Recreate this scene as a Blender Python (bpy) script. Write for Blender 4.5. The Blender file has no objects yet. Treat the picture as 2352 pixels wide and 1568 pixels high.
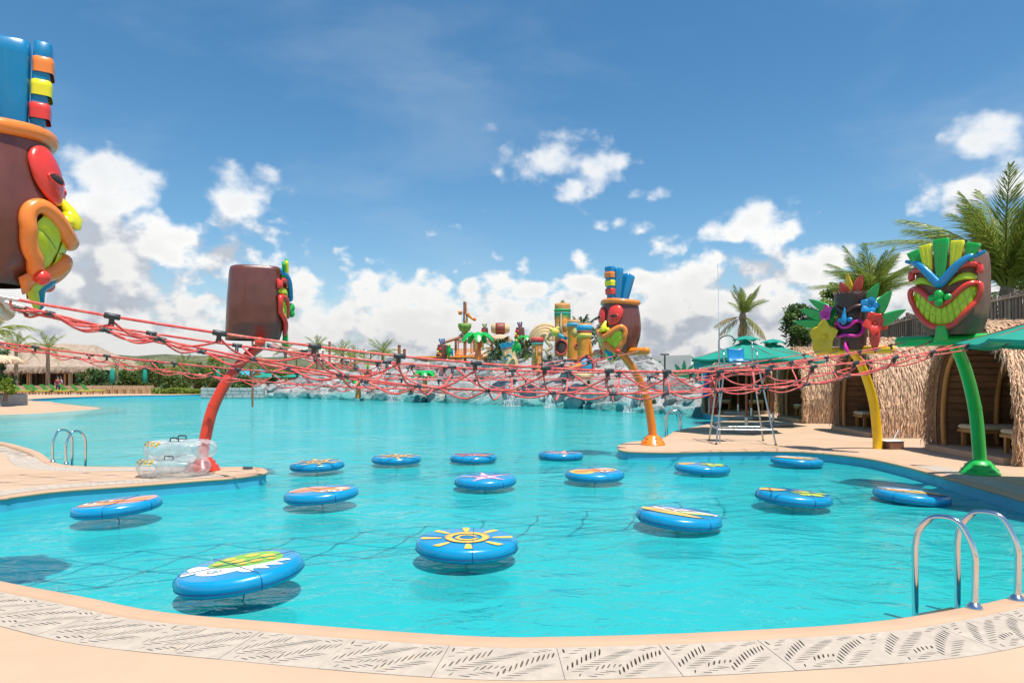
import bpy, bmesh, math, random
from mathutils import Vector, Matrix, noise
from mathutils.geometry import tessellate_polygon, delaunay_2d_cdt
random.seed(7)
R = math.radians
S = bpy.context.scene
COL = S.collection
# ------------------------------------------------------------------ camera
HC = 1.6                      # eye height above the deck
FU, CXU, HU = 1568.0, 1176.0, 868.0
cam_d = bpy.data.cameras.new('camera'); cam = bpy.data.objects.new('camera', cam_d); COL.objects.link(cam)
cam.location = (0, 0, HC); cam.rotation_euler = (R(90), 0, 0)
cam_d.sensor_width = 36; cam_d.lens = 24.0; cam_d.shift_y = (HU - 784) / 2352.0
cam_d.clip_start = 0.05; cam_d.clip_end = 6000
S.camera = cam
# ------------------------------------------------------------------ light
SUN = Vector((0.20, -0.27, 1.0)).normalized()
sun_d = bpy.data.lights.new('sun', 'SUN'); sun_o = bpy.data.objects.new('sun', sun_d); COL.objects.link(sun_o)
sun_d.energy = 4.1; sun_d.angle = R(0.8); sun_d.color = (1.0, 0.955, 0.88)
sun_o.rotation_euler = (-SUN).to_track_quat('-Z', 'Y').to_euler(); sun_o.location = (0, 0, 40)
S.view_settings.view_transform = 'Standard'; S.view_settings.look = 'None'
S.view_settings.gamma = 1; S.view_settings.use_curve_mapping = False
S.view_settings.exposure = 0.54
S.cycles.max_bounces = 8; S.cycles.transparent_max_bounces = 16; S.cycles.caustics_reflective = False; S.cycles.caustics_refractive = False
S.cycles.sample_clamp_indirect = 6
# ------------------------------------------------------------------ world: sky and clouds by direction
world = bpy.data.worlds.new('World'); S.world = world; world.use_nodes = True
wn = world.node_tree; wn.nodes.clear()

class NT:
    """small helper to write node trees as expressions"""
    def __init__(s, tree): s.t = tree
    def n(s, typ, **kw):
        nd = s.t.nodes.new(typ)
        for k, v in kw.items(): setattr(nd, k, v)
        return nd
    def put(s, sock, v):
        if hasattr(v, 'is_output'): s.t.links.new(v, sock)
        else: sock.default_value = v
    def m(s, op, a, b=0.0, c=0.0, clamp=False):
        nd = s.n('ShaderNodeMath', operation=op, use_clamp=clamp)
        s.put(nd.inputs[0], a); s.put(nd.inputs[1], b); s.put(nd.inputs[2], c)
        return nd.outputs[0]
    def add(s, a, b): return s.m('ADD', a, b)
    def sub(s, a, b): return s.m('SUBTRACT', a, b)
    def mul(s, a, b): return s.m('MULTIPLY', a, b)
    def mx(s, a, b): return s.m('MAXIMUM', a, b)
    def rng(s, v, a, b, c=0.0, d=1.0, smooth=True):
        nd = s.n('ShaderNodeMapRange', interpolation_type='SMOOTHSTEP' if smooth else 'LINEAR')
        for i, x in enumerate((v, a, b, c, d)): s.put(nd.inputs[i], x)
        return nd.outputs[0]
    def vec(s, x, y, z):
        nd = s.n('ShaderNodeCombineXYZ'); s.put(nd.inputs[0], x); s.put(nd.inputs[1], y); s.put(nd.inputs[2], z)
        return nd.outputs[0]
    dims = '3D'
    def noise(s, v, scale, detail=4, rough=0.55, dist=0.0, col=False):
        nd = s.n('ShaderNodeTexNoise'); nd.noise_dimensions = s.dims
        if v is not None: s.put(nd.inputs['Vector'], v)
        s.put(nd.inputs['Scale'], scale); s.put(nd.inputs['Detail'], detail); s.put(nd.inputs['Roughness'], rough); s.put(nd.inputs['Distortion'], dist)
        return nd.outputs['Color' if col else 'Fac']
    def mix(s, f, a, b, mode='MIX'):
        nd = s.n('ShaderNodeMix', data_type='RGBA', blend_type=mode)
        s.put(nd.inputs[0], f); s.put(nd.inputs[6], a); s.put(nd.inputs[7], b)
        return nd.outputs[2]

def pix_dir(px, py):
    dx = px - CXU
    return math.atan2(dx, FU), math.atan2(HU - py, math.hypot(FU, dx))

# cumulus of the photograph: pixel centre, half width, half height, strength
BLOBS = [(300, 455, 95, 80, 1.25), (235, 560, 130, 120, 1.2), (380, 560, 80, 60, .85), (565, 470, 75, 62, .98), (640, 545, 75, 35, .72),
         (560, 590, 70, 35, .8), (440, 640, 120, 60, .8), (690, 530, 50, 16, .55), (150, 640, 160, 90, .95), (80, 740, 160, 80, 1.0),
         (1245, 375, 78, 50, 1.0), (1345, 385, 74, 56, .98), (1310, 425, 90, 48, .85), (1470, 440, 70, 24, .42),
         (1165, 485, 75, 22, .36), (1410, 500, 110, 28, .46), (1030, 535, 45, 22, .5), (1330, 595, 78, 38, .66),
         (1020, 625, 28, 42, .62), (1200, 610, 22, 32, .5), (880, 660, 70, 45, .7), (1100, 660, 34, 26, 1.0), (1230, 670, 70, 30, 1.05),
         (1110, 690, 60, 40, .95), (1340, 660, 60, 26, 1.0), (1470, 625, 55, 34, 1.05), (1560, 640, 120, 85, 1.1),
         (1735, 520, 105, 44, .95), (1660, 580, 80, 40, .8), (1820, 620, 95, 52, 1.0), (1640, 610, 60, 40, .9), (2100, 620, 90, 50, 1.0),
         (2290, 350, 85, 62, 1.05), (2200, 450, 105, 62, .78), (2120, 490, 60, 30, .55), (2340, 430, 90, 80, .8), (1480, 565, 50, 22, .5),
         (760, 740, 170, 70, .95), (980, 760, 150, 70, .9), (1500, 740, 240, 80, 1.0), (1250, 745, 160, 70, .95), (500, 770, 200, 70, .95),
         (1950, 700, 160, 80, .9), (800, 640, 30, 20, .4), (1120, 300, 26, 22, .3), (1010, 375, 34, 12, .28)]
g = bpy.data.node_groups.new('cloud_cover', 'ShaderNodeTree')
g.interface.new_socket('az', in_out='INPUT', socket_type='NodeSocketFloat'); g.interface.new_socket('el', in_out='INPUT', socket_type='NodeSocketFloat')
g.interface.new_socket('density', in_out='OUTPUT', socket_type='NodeSocketFloat')
G = NT(g); G.dims = '2D'; gi = G.n('NodeGroupInput'); go = G.n('NodeGroupOutput')
az, el = gi.outputs[0], gi.outputs[1]
P = G.vec(G.mul(az, 1.0), G.mul(el, 1.35), 3.7)
w1 = G.noise(P, 3.2, 2, .5, col=True); sep = G.n('ShaderNodeSeparateXYZ'); g.links.new(w1, sep.inputs[0])
azw = G.add(az, G.mul(G.sub(sep.outputs[0], .5), .10)); elw = G.add(el, G.mul(G.sub(sep.outputs[1], .5), .06))
cov = None
for (px, py, hw, hh, st) in BLOBS:
    a0, e0 = pix_dir(px, py)
    sx = hw / FU * math.cos(a0) ** 1.2; sy = hh / FU * math.cos(a0)
    nd = G.n('ShaderNodeVectorMath', operation='MULTIPLY_ADD')
    G.put(nd.inputs[0], G.vec(azw, elw, 0)); nd.inputs[1].default_value = (1 / sx, 1 / sy, 0); nd.inputs[2].default_value = (-a0 / sx, -e0 / sy, 0)
    ln = G.n('ShaderNodeVectorMath', operation='LENGTH'); g.links.new(nd.outputs[0], ln.inputs[0])
    f = G.m('MULTIPLY', G.rng(ln.outputs[1], 2.05, 0.0), st)
    cov = f if cov is None else G.m('SMOOTH_MAX', cov, f, 0.15)
bank = G.mul(G.rng(elw, .225, .04), 1.1)
bank = G.mul(bank, G.rng(G.noise(G.vec(az, G.mul(el, .8), 9.1), 2.2, 2), .18, .6, .62, 1.12))
aside = G.rng(G.m('ABSOLUTE', az), .66, .95)
scat = G.mul(G.mul(aside, G.rng(G.noise(P, 2.6, 3), .5, .68)), G.mul(G.rng(el, .95, .45), .95))
cov = G.mx(G.mx(cov, bank), scat)
g.links.new(cov, go.inputs[0])
g2 = bpy.data.node_groups.new('cloud_detail', 'ShaderNodeTree')
for nm in ('az', 'el', 'cov'): g2.interface.new_socket(nm, in_out='INPUT', socket_type='NodeSocketFloat')
g2.interface.new_socket('density', in_out='OUTPUT', socket_type='NodeSocketFloat')
gc = g; g = g2; G = NT(g); G.dims = '2D'; gi = G.n('NodeGroupInput'); go = G.n('NodeGroupOutput'); cov = gi.outputs[2]
P = G.vec(gi.outputs[0], G.mul(gi.outputs[1], 1.35), 0)
fb = G.noise(P, 11.0, 8, .56); fb2 = G.noise(P, 34.0, 4, .55)
vor = G.n('ShaderNodeTexVoronoi', feature='SMOOTH_F1', voronoi_dimensions='2D'); vor.inputs['Scale'].default_value = 24; vor.inputs['Smoothness'].default_value = .6
vo = G.n('ShaderNodeVectorMath', operation='ADD'); g.links.new(P, vo.inputs[0])
sc_ = G.n('ShaderNodeVectorMath', operation='SCALE'); g.links.new(G.noise(P, 18, 3, .6, col=True), sc_.inputs[0]); sc_.inputs[3].default_value = .05
g.links.new(sc_.outputs[0], vo.inputs[1]); g.links.new(vo.outputs[0], vor.inputs['Vector'])
puff = G.sub(.5, vor.outputs['Distance'])
dens = G.add(cov, G.mul(G.rng(cov, 0.0, .30, .15, 1.0), G.add(G.mul(G.sub(fb, .5), 1.25), G.add(G.mul(G.sub(fb2, .5), .48), G.mul(puff, .62)))))
g.links.new(dens, go.inputs[0])

W = NT(wn)
W.dims = '2D'
tc = W.n('ShaderNodeTexCoord'); sp = W.n('ShaderNodeSeparateXYZ'); wn.links.new(tc.outputs['Generated'], sp.inputs[0])
AZ = W.m('ARCTAN2', sp.outputs[0], sp.outputs[1]); EL = W.m('ARCSINE', sp.outputs[2])
def cov_at(a, e):
    nd = W.n('ShaderNodeGroup'); nd.node_tree = gc; W.put(nd.inputs[0], a); W.put(nd.inputs[1], e); return nd.outputs[0]
def dens_at(a, e, c):
    nd = W.n('ShaderNodeGroup'); nd.node_tree = g2; W.put(nd.inputs[0], a); W.put(nd.inputs[1], e); W.put(nd.inputs[2], c); return nd.outputs[0]
C0 = cov_at(AZ, EL); C2 = cov_at(W.add(AZ, .015), W.add(EL, .065)); C1 = W.add(W.mul(C0, .66), W.mul(C2, .34))
D0 = dens_at(AZ, EL, C0); D1 = dens_at(W.add(AZ, .010), W.add(EL, .022), C1); D2 = dens_at(W.add(AZ, .015), W.add(EL, .065), C2)
alpha = W.rng(D0, .44, W.rng(EL, .16, .28, .84, 1.15))
alpha = W.mul(alpha, W.rng(EL, .16, .30, 1.0, .84))
lit = W.add(W.mul(W.sub(D0, D1), 1.5), W.mul(W.sub(D0, D2), .95))
lit = W.rng(lit, -.62, .52)
thick = W.rng(D0, .55, 1.45)
base = W.mul(W.sub(1.0, W.mul(thick, .13)), 1.0)
lowdim = W.rng(EL, .0, .30, .80, 1.0)
br = W.mul(W.add(W.mul(lit, .36), .68), W.mul(base, lowdim))
ccol = W.mix(lit, (.82, .89, 1.0, 1), (1.0, .995, .98, 1))
cc = W.mix(1.0, ccol, W.vec(br, br, br), 'MULTIPLY')
sky = W.n('ShaderNodeTexSky', sky_type='NISHITA'); sky.sun_disc = False
sky.sun_elevation = math.asin(SUN.z); sky.sun_rotation = math.atan2(SUN.x, SUN.y)
sky.air_density = 1.0; sky.dust_density = 0.6; sky.ozone_density = 1.6
hsv = W.n('ShaderNodeHueSaturation'); wn.links.new(sky.outputs[0], hsv.inputs['Color']); hsv.inputs['Saturation'].default_value = 1.30; hsv.inputs['Value'].default_value = 1.0
hsv.inputs['Hue'].default_value = .492
# thin high veil, everywhere
veil = W.mul(W.rng(W.noise(W.vec(W.mul(AZ, 1.0), W.mul(EL, 3.0), 1.3), 2.2, 6, .58, .25), .40, .85), W.rng(EL, .95, .12, .03, .34))
b1 = W.n('ShaderNodeBackground'); wn.links.new(hsv.outputs[0], b1.inputs[0]); b1.inputs[1].default_value = .098
b2 = W.n('ShaderNodeBackground'); wn.links.new(cc, b2.inputs[0]); b2.inputs[1].default_value = .735
b3 = W.n('ShaderNodeBackground'); b3.inputs[0].default_value = (.70, .84, 1, 1); b3.inputs[1].default_value = .55
m0 = W.n('ShaderNodeMixShader'); W.put(m0.inputs[0], veil); wn.links.new(b1.outputs[0], m0.inputs[1]); wn.links.new(b3.outputs[0], m0.inputs[2])
m1 = W.n('ShaderNodeMixShader'); W.put(m1.inputs[0], alpha); wn.links.new(m0.outputs[0], m1.inputs[1]); wn.links.new(b2.outputs[0], m1.inputs[2])
ow = W.n('ShaderNodeOutputWorld'); wn.links.new(m1.outputs[0], ow.inputs[0])
world.cycles.sampling_method = 'MANUAL'; world.cycles.sample_map_resolution = 512

# ------------------------------------------------------------------ places measured on the photograph
def Wp(px, py, z=0.0):
    """point of the horizontal plane z seen at photo position px,py"""
    d = (HC - z) * FU / (py - HU)
    return Vector(((px - CXU) / FU * d, d, z))
def Qp(px, py, d):
    return Vector(((px - CXU) / FU * d, d, HC - (py - HU) / FU * d))

# ------------------------------------------------------------------ mesh helpers
def catmull(pts, n=6, closed=False):
    pts = [Vector(p) for p in pts]; out = []; L = len(pts)
    segs = L if closed else L - 1
    for i in range(segs):
        if closed: p0, p1, p2, p3 = pts[i - 1], pts[i], pts[(i + 1) % L], pts[(i + 2) % L]
        else: p0, p1, p2, p3 = pts[max(i - 1, 0)], pts[i], pts[i + 1], pts[min(i + 2, L - 1)]
        for k in range(n):
            t = k / n
            out.append(0.5 * ((2 * p1) + (p2 - p0) * t + (2 * p0 - 5 * p1 + 4 * p2 - p3) * t * t + (3 * p1 - p0 - 3 * p2 + p3) * t ** 3))
    if not closed: out.append(pts[-1].copy())
    return out

class MB:
    def __init__(s): s.v = []; s.f = []; s.sm = []
    def add(s, vs, fs, smooth=False):
        o = len(s.v); s.v.extend(tuple(p) for p in vs); s.f.extend(tuple(i + o for i in f) for f in fs); s.sm.extend([smooth] * len(fs)); return s
    def box(s, c, d, rz=0.0, M=None, bev=0.0):
        x, y, z = d[0] / 2, d[1] / 2, d[2] / 2
        if bev > 0:
            b = min(bev, x * .9, y * .9, z * .9); vs = []
            for sz in (-1, 1):
                for (ix, iy, zz) in ((1, 0, z - b), (0, 1, z - b)):
                    pass
            rings = [(-z, b), (-z + b, 0), (z - b, 0), (z, b)]
            vs = []
            for (zz, ins) in rings:
                X, Y = x - ins, y - ins
                vs += [(-X + b * .6, -Y, zz), (X - b * .6, -Y, zz), (X, -Y + b * .6, zz), (X, Y - b * .6, zz), (X - b * .6, Y, zz), (-X + b * .6, Y, zz), (-X, Y - b * .6, zz), (-X, -Y + b * .6, zz)]
            fs = []
            for r in range(3):
                for k in range(8): fs.append((r * 8 + k, r * 8 + (k + 1) % 8, (r + 1) * 8 + (k + 1) % 8, (r + 1) * 8 + k))
            fs.append(tuple(reversed(range(8)))); fs.append(tuple(range(24, 32)))
        else:
            vs = [(-x, -y, -z), (x, -y, -z), (x, y, -z), (-x, y, -z), (-x, -y, z), (x, -y, z), (x, y, z), (-x, y, z)]
            fs = [(0, 3, 2, 1), (4, 5, 6, 7), (0, 1, 5, 4), (1, 2, 6, 5), (2, 3, 7, 6), (3, 0, 4, 7)]
        if M is None: M = Matrix.Rotation(rz, 3, 'Z') if rz else None
        c = Vector(c)
        vs = [(M @ Vector(p) if M is not None else Vector(p)) + c for p in vs]
        return s.add(vs, fs)
    def tube(s, path, r, n=10, closed=False, cap=True, smooth=True, flat=1.0):
        path = [Vector(p) for p in path]; L = len(path)
        rr = r if isinstance(r, (list, tuple)) else [r] * L
        if len(rr) != L: rr = [rr[0] + (rr[-1] - rr[0]) * i / (L - 1) for i in range(L)] if len(rr) == 2 else [rr[min(len(rr) - 1, int(i / (L - 1) * (len(rr) - 1)))] for i in range(L)]
        up = None; vs = []
        for i in range(L):
            if closed: t = (path[(i + 1) % L] - path[i - 1])
            else: t = path[min(i + 1, L - 1)] - path[max(i - 1, 0)]
            if t.length < 1e-9: t = Vector((0, 0, 1))
            t.normalize()
            if up is None:
                up = Vector((0, 0, 1)) if abs(t.z) < .9 else Vector((1, 0, 0))
            a = up - t * up.dot(t)
            if a.length < 1e-6: a = t.orthogonal()
            a.normalize(); b = t.cross(a); up = a
            for k in range(n):
                an = 2 * math.pi * k / n
                vs.append(path[i] + a * (math.cos(an) * rr[i] * flat) + b * (math.sin(an) * rr[i]))
        fs = []
        for i in range(L if closed else L - 1):
            j = (i + 1) % L
            for k in range(n):
                fs.append((i * n + k, i * n + (k + 1) % n, j * n + (k + 1) % n, j * n + k))
        s.add(vs, fs, smooth)
        if cap and not closed:
            s.add([vs[k] for k in range(n)], [tuple(reversed(range(n)))]); s.add(vs[-n:], [tuple(range(n))])
        return s
    def lathe(s, prof, c=(0, 0, 0), n=32, M=None, smooth=True, arc=None):
        vs = []; fs = []; c = Vector(c); L = len(prof)
        for (r, z) in prof:
            for k in range(n):
                a = 2 * math.pi * k / n; p = Vector((r * math.cos(a), r * math.sin(a), z))
                vs.append((M @ p if M is not None else p) + c)
        for i in range(L - 1):
            for k in range(n): fs.append((i * n + k, i * n + (k + 1) % n, (i + 1) * n + (k + 1) % n, (i + 1) * n + k))
        if prof[0][0] > 1e-5: fs.append(tuple(reversed(range(n))))
        if prof[-1][0] > 1e-5: fs.append(tuple(range((L - 1) * n, L * n)))
        return s.add(vs, fs, smooth)
    def ball(s, c, r, M=None, n=16, m=10):
        if not isinstance(r, (tuple, list)): r = (r, r, r)
        vs = []; fs = []; c = Vector(c)
        for i in range(m + 1):
            ph = -math.pi / 2 + math.pi * i / m
            for k in range(n):
                a = 2 * math.pi * k / n
                p = Vector((r[0] * math.cos(ph) * math.cos(a), r[1] * math.cos(ph) * math.sin(a), r[2] * math.sin(ph)))
                vs.append((M @ p if M is not None else p) + c)
        for i in range(m):
            for k in range(n): fs.append((i * n + k, i * n + (k + 1) % n, (i + 1) * n + (k + 1) % n, (i + 1) * n + k))
        return s.add(vs, fs, True)
    def prism(s, poly, z0, z1, M=None, smooth=False):
        """poly: 2D outline, extruded z0..z1; M maps (x,y,z)"""
        n = len(poly); tri = tessellate_polygon([[Vector((p[0], p[1], 0)) for p in poly]])
        vs = [Vector((p[0], p[1], z0)) for p in poly] + [Vector((p[0], p[1], z1)) for p in poly]
        if M is not None: vs = [M(p) if callable(M) else M @ p for p in vs]
        fs = [tuple(t) for t in tri] + [tuple(i + n for i in reversed(t)) for t in tri]
        fs += [(i, (i + 1) % n, (i + 1) % n + n, i + n) for i in range(n)]
        return s.add(vs, fs, smooth)
    def flat(s, poly, z, M=None):
        tri = tessellate_polygon([[Vector((p[0], p[1], 0)) for p in poly]])
        vs = [Vector((p[0], p[1], z)) for p in poly]
        if M is not None: vs = [M(p) if callable(M) else M @ p for p in vs]
        # keep upward normals
        fs = []
        for t in tri:
            a, b, c = (Vector(poly[i][:2]) for i in t)
            cr = (b - a).x * (c - a).y - (b - a).y * (c - a).x
            fs.append(tuple(t) if cr > 0 else tuple(reversed(t)))
        return s.add(vs, fs)
    def pad(s, outline, h, mapf, rings=6, base=0.0, k=2.0):
        """puffy pad over a star-shaped outline; mapf(u,v,n) -> point"""
        n = len(outline); cx = sum(p[0] for p in outline) / n; cy = sum(p[1] for p in outline) / n
        vs = []; fs = []
        for p in outline: vs.append(mapf(p[0], p[1], base))
        for r in range(rings):
            q = r / rings; f = 1 - q; hh = h * (1 - f ** k) ** (1 / k) if r else h * .32
            ff = 1 - q * .999 if r else .995
            for p in outline: vs.append(mapf(cx + (p[0] - cx) * ff, cy + (p[1] - cy) * ff, base + hh))
        c0 = len(vs); vs.append(mapf(cx, cy, base + h))
        for r in range(rings):
            for i in range(n): fs.append((r * n + i, r * n + (i + 1) % n, (r + 1) * n + (i + 1) % n, (r + 1) * n + i))
        for i in range(n): fs.append((rings * n + i, rings * n + (i + 1) % n, c0))
        return s.add(vs, fs, True)
    def build(s, name, mat, parent=None, kind=None, label=None, norm=True):
        me = bpy.data.meshes.new(name); me.from_pydata(s.v, [], s.f); me.update()
        me.polygons.foreach_set('use_smooth', s.sm)
        if norm:
            bm = bmesh.new(); bm.from_mesh(me); bmesh.ops.recalc_face_normals(bm, faces=bm.faces); bm.to_mesh(me); bm.free()
        if mat is not None: me.materials.append(mat)
        o = bpy.data.objects.new(name, me); COL.objects.link(o)
        if parent is not None: o.parent = parent
        if kind: o['kind'] = kind
        if label: o['label'] = label
        return o

def mesh_only(mb, name, mat, norm=True):
    o = mb.build(name, mat, norm=norm); me = o.data; bpy.data.objects.remove(o); return me
def inst(me, name, parent=None, M=None):
    o = bpy.data.objects.new(name, me); COL.objects.link(o)
    if parent is not None: o.parent = parent
    if M is not None: o.matrix_local = M
    return o
def thing(name, label, cat, loc=(0, 0, 0), rz=0.0, group=None):
    o = bpy.data.objects.new(name, None); COL.objects.link(o); o.location = loc; o.rotation_euler = (0, 0, rz)
    o['label'] = label; o['category'] = cat; o.empty_display_size = .3
    if group: o['group'] = group
    return o
def tag(o, label=None, cat=None, group=None, kind=None):
    if label: o['label'] = label
    if cat: o['category'] = cat
    if group: o['group'] = group
    if kind: o['kind'] = kind
    return o
def copy_tree(o, parent=None):
    c = o.copy(); COL.objects.link(c)
    if parent is not None: c.parent = parent
    for ch in list(o.children): copy_tree(ch, c)
    return c

# ------------------------------------------------------------------ materials
def mat(name, col, rough=.6, var=.12, vs=3.0, bump=0.0, bs=20.0, metal=0.0, spec=.5, coat=0.0, isl=0.0, col2=None, c2s=2.0, c2t=(.45, .7), trans=0.0, alpha=1.0, hue=0.0, bdist=.01, stretch=None, subs=0.0, coord='Object', grime=0.0):
    m = bpy.data.materials.new(name); m.use_nodes = True; t = m.node_tree; N = NT(t)
    bs_ = t.nodes['Principled BSDF']; tcn = N.n('ShaderNodeTexCoord'); co = tcn.outputs[coord]
    if stretch:
        mp = N.n('ShaderNodeMapping'); t.links.new(co, mp.inputs[0]); mp.inputs['Scale'].default_value = stretch; co = mp.outputs[0]
    c = (*col, 1)
    nz = N.noise(co, vs, 6, .6)
    f = N.rng(nz, .3, .7, 1 - var, 1 + var, smooth=False)
    cc = c
    if col2 is not None: cc = N.mix(N.rng(N.noise(co, c2s, 5, .6), c2t[0], c2t[1]), c, (*col2, 1))
    cc = N.mix(1.0, cc, N.vec(f, f, f), 'MULTIPLY')
    if grime:
        gf = N.mul(N.rng(N.noise(co, 6.5, 8, .72), .52, .8), grime)
        cc = N.mix(gf, cc, (.25, .22, .18, 1))
    if isl:
        ge = N.n('ShaderNodeNewGeometry'); rf = N.rng(ge.outputs['Random Per Island'], 0, 1, 1 - isl, 1 + isl, smooth=False)
        cc = N.mix(1.0, cc, N.vec(rf, rf, rf), 'MULTIPLY')
        if hue:
            hs = N.n('ShaderNodeHueSaturation'); N.put(hs.inputs['Color'], cc); N.put(hs.inputs['Hue'], N.rng(N.m('FRACT', N.mul(ge.outputs['Random Per Island'], 7.31)), 0, 1, .5 - hue, .5 + hue, smooth=False)); cc = hs.outputs[0]
    N.put(bs_.inputs['Base Color'], cc)
    rr = N.rng(N.noise(co, vs * 2.3, 4), .3, .7, max(rough - .08, .03), min(rough + .1, 1), smooth=False)
    N.put(bs_.inputs['Roughness'], rr)
    bs_.inputs['Metallic'].default_value = metal; bs_.inputs['Specular IOR Level'].default_value = spec
    bs_.inputs['Coat Weight'].default_value = coat; bs_.inputs['Coat Roughness'].default_value = .08
    if bump:
        bn = N.n('ShaderNodeBump'); N.put(bn.inputs['Height'], N.noise(co, bs, 5, .6)); bn.inputs['Strength'].default_value = bump; bn.inputs['Distance'].default_value = bdist
        t.links.new(bn.outputs[0], bs_.inputs['Normal'])
    if trans:   # thin leaf: light passes through
        tr = N.n('ShaderNodeBsdfTranslucent'); N.put(tr.inputs[0], cc); ms = N.n('ShaderNodeMixShader'); ms.inputs[0].default_value = trans
        t.links.new(bs_.outputs[0], ms.inputs[1]); t.links.new(tr.outputs[0], ms.inputs[2]); t.links.new(ms.outputs[0], t.nodes['Material Output'].inputs[0])
    return m

def paint(name, col, rough=.28, **k):
    k.setdefault('grime', .10); k.setdefault('var', .07); k.setdefault('bump', .06); k.setdefault('bs', 9); k.setdefault('coat', .35)
    return mat(name, col, rough, **k)
M_ = {}
M_['brown'] = paint('brown_fibreglass', (.145, .042, .030), .33, var=.22, grime=.12, vs=2.2)
M_['brown_rough'] = paint('rough_brown_fibreglass', (.19, .085, .055), .6, var=.25, bump=.3, bs=60, coat=0)
M_['brown_dark'] = paint('dark_brown_fibreglass', (.075, .030, .026), .45, var=.3, coat=.1)
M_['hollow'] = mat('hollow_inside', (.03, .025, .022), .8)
M_['blue'] = paint('blue_paint', (.004, .20, .42)); M_['blue2'] = paint('bright_blue_paint', (.01, .22, .48))
M_['orange'] = paint('orange_paint', (.86, .24, .035)); M_['orange_pole'] = paint('orange_pole_paint', (.80, .22, .012))
M_['red'] = paint('red_paint', (.74, .045, .028)); M_['red_pole'] = paint('red_pole_paint', (.72, .048, .014))
M_['yellow'] = paint('yellow_paint', (.78, .72, .012)); M_['yellow_pole'] = paint('yellow_pole_paint', (.84, .52, .003), .45)
M_['amber'] = paint('amber_paint', (.82, .50, .004), .4)
M_['lime'] = paint('lime_paint', (.50, .62, .012)); M_['green'] = paint('green_paint', (.008, .40, .05)); M_['green_pole'] = paint('green_pole_paint', (.012, .43, .065), .4)
M_['leafgreen'] = paint('leaf_green_paint', (.010, .40, .075)); M_['magenta'] = paint('magenta_paint', (.62, .012, .30))
M_['rope'] = mat('red_rope', (.70, .085, .080), .75, var=.35, vs=30, bump=.6, bs=120, bdist=.004, col2=(.66, .24, .18), c2s=9)
M_['black'] = mat('black_plastic', (.030, .034, .038), .42, var=.3)
M_['steel'] = mat('stainless_steel', (.70, .70, .70), .12, metal=1.0, var=.06)
M_['steel_dull'] = mat('dull_steel', (.52, .54, .55), .32, metal=1.0, var=.15)
M_['deck'] = mat('peach_deck', (.525, .362, .245), .85, var=.065, vs=1.1, bump=.28, bs=140, bdist=.003, col2=(.505, .335, .21), c2s=.45, c2t=(.42, .72), spec=.25)
M_['coping'] = mat('peach_coping', (.52, .34, .22), .75, var=.05, vs=2.5, bump=.2, bs=90, bdist=.003, col2=(.50, .315, .197), c2s=1.2, spec=.3)
M_['grate'] = mat('cast_stone_grating', (.46, .39, .315), .8, var=.12, vs=9, bump=.35, bs=70, bdist=.003, col2=(.50, .34, .20), c2s=2.6, c2t=(.60, .80), spec=.25)
M_['channel'] = mat('drain_channel', (.40, .33, .26), .9, var=.5, vs=4)
M_['grass'] = mat('lawn', (.20, .30, .035), .9, var=.25, vs=1.2, bump=.5, bs=60, bdist=.03, col2=(.28, .34, .05), c2s=.4)
M_['soil'] = mat('far_ground', (.10, .13, .045), .95, var=.4, vs=.05, col2=(.16, .15, .08), c2s=.02)
M_['thatch'] = mat('dry_palm_thatch', (.64, .435, .285), .85, var=.12, isl=.38, hue=.012, spec=.15, vs=1.0)
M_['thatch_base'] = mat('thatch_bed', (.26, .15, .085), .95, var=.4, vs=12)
M_['thatch_far'] = mat('weathered_thatch', (.36, .27, .20), .9, var=.25, vs=2, bump=.8, bs=14, bdist=.08, isl=.25)
M_['bark'] = mat('palm_bark', (.22, .16, .11), .9, var=.35, vs=9, bump=.6, bs=30, bdist=.02)
M_['frond'] = mat('palm_frond', (.25, .31, .055), .42, isl=.4, hue=.035, trans=.35, var=.2, spec=.4)
M_['frond_dry'] = mat('dry_palm_frond', (.36, .24, .09), .7, isl=.3, trans=.2)
M_['leaf'] = mat('tree_leaves', (.075, .13, .022), .5, isl=.45, hue=.03, trans=.25, spec=.35)
M_['leaf_light'] = mat('light_leaves', (.20, .27, .03), .5, isl=.4, hue=.03, trans=.28, spec=.35)
M_['leaf_dark'] = mat('dark_leaves', (.045, .105, .025), .5, isl=.4, hue=.02, trans=.15)
M_['wood'] = mat('varnished_wood', (.42, .20, .055), .5, var=.25, vs=5, stretch=(1, 1, .2))
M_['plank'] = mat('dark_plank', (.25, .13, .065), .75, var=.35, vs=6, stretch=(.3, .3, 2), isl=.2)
M_['cushion'] = mat('beige_cushion', (.60, .50, .33), .85, var=.08)
M_['teal'] = mat('teal_canvas', (.004, .29, .21), .7, var=.08, trans=.12)
M_['polewood'] = mat('umbrella_pole_wood', (.26, .07, .035), .45)
M_['concrete'] = mat('grey_concrete', (.36, .34, .32), .85, var=.15, bump=.2)
M_['white'] = mat('white_render', (.85, .84, .75), .8, var=.06, vs=1.2)
M_['tealwall'] = mat('teal_wall', (.02, .36, .40), .7); M_['darkglass'] = mat('dark_window_glass', (.02, .03, .035), .12)
M_['poolblue'] = mat('pool_wall_blue_tile', (.05, .38, .54), .35, var=.08, vs=4)
M_['whiteplastic'] = mat('white_plastic', (.8, .8, .8), .4)
M_['bluedrum'] = mat('blue_drum', (.015, .05, .30), .35)
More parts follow.
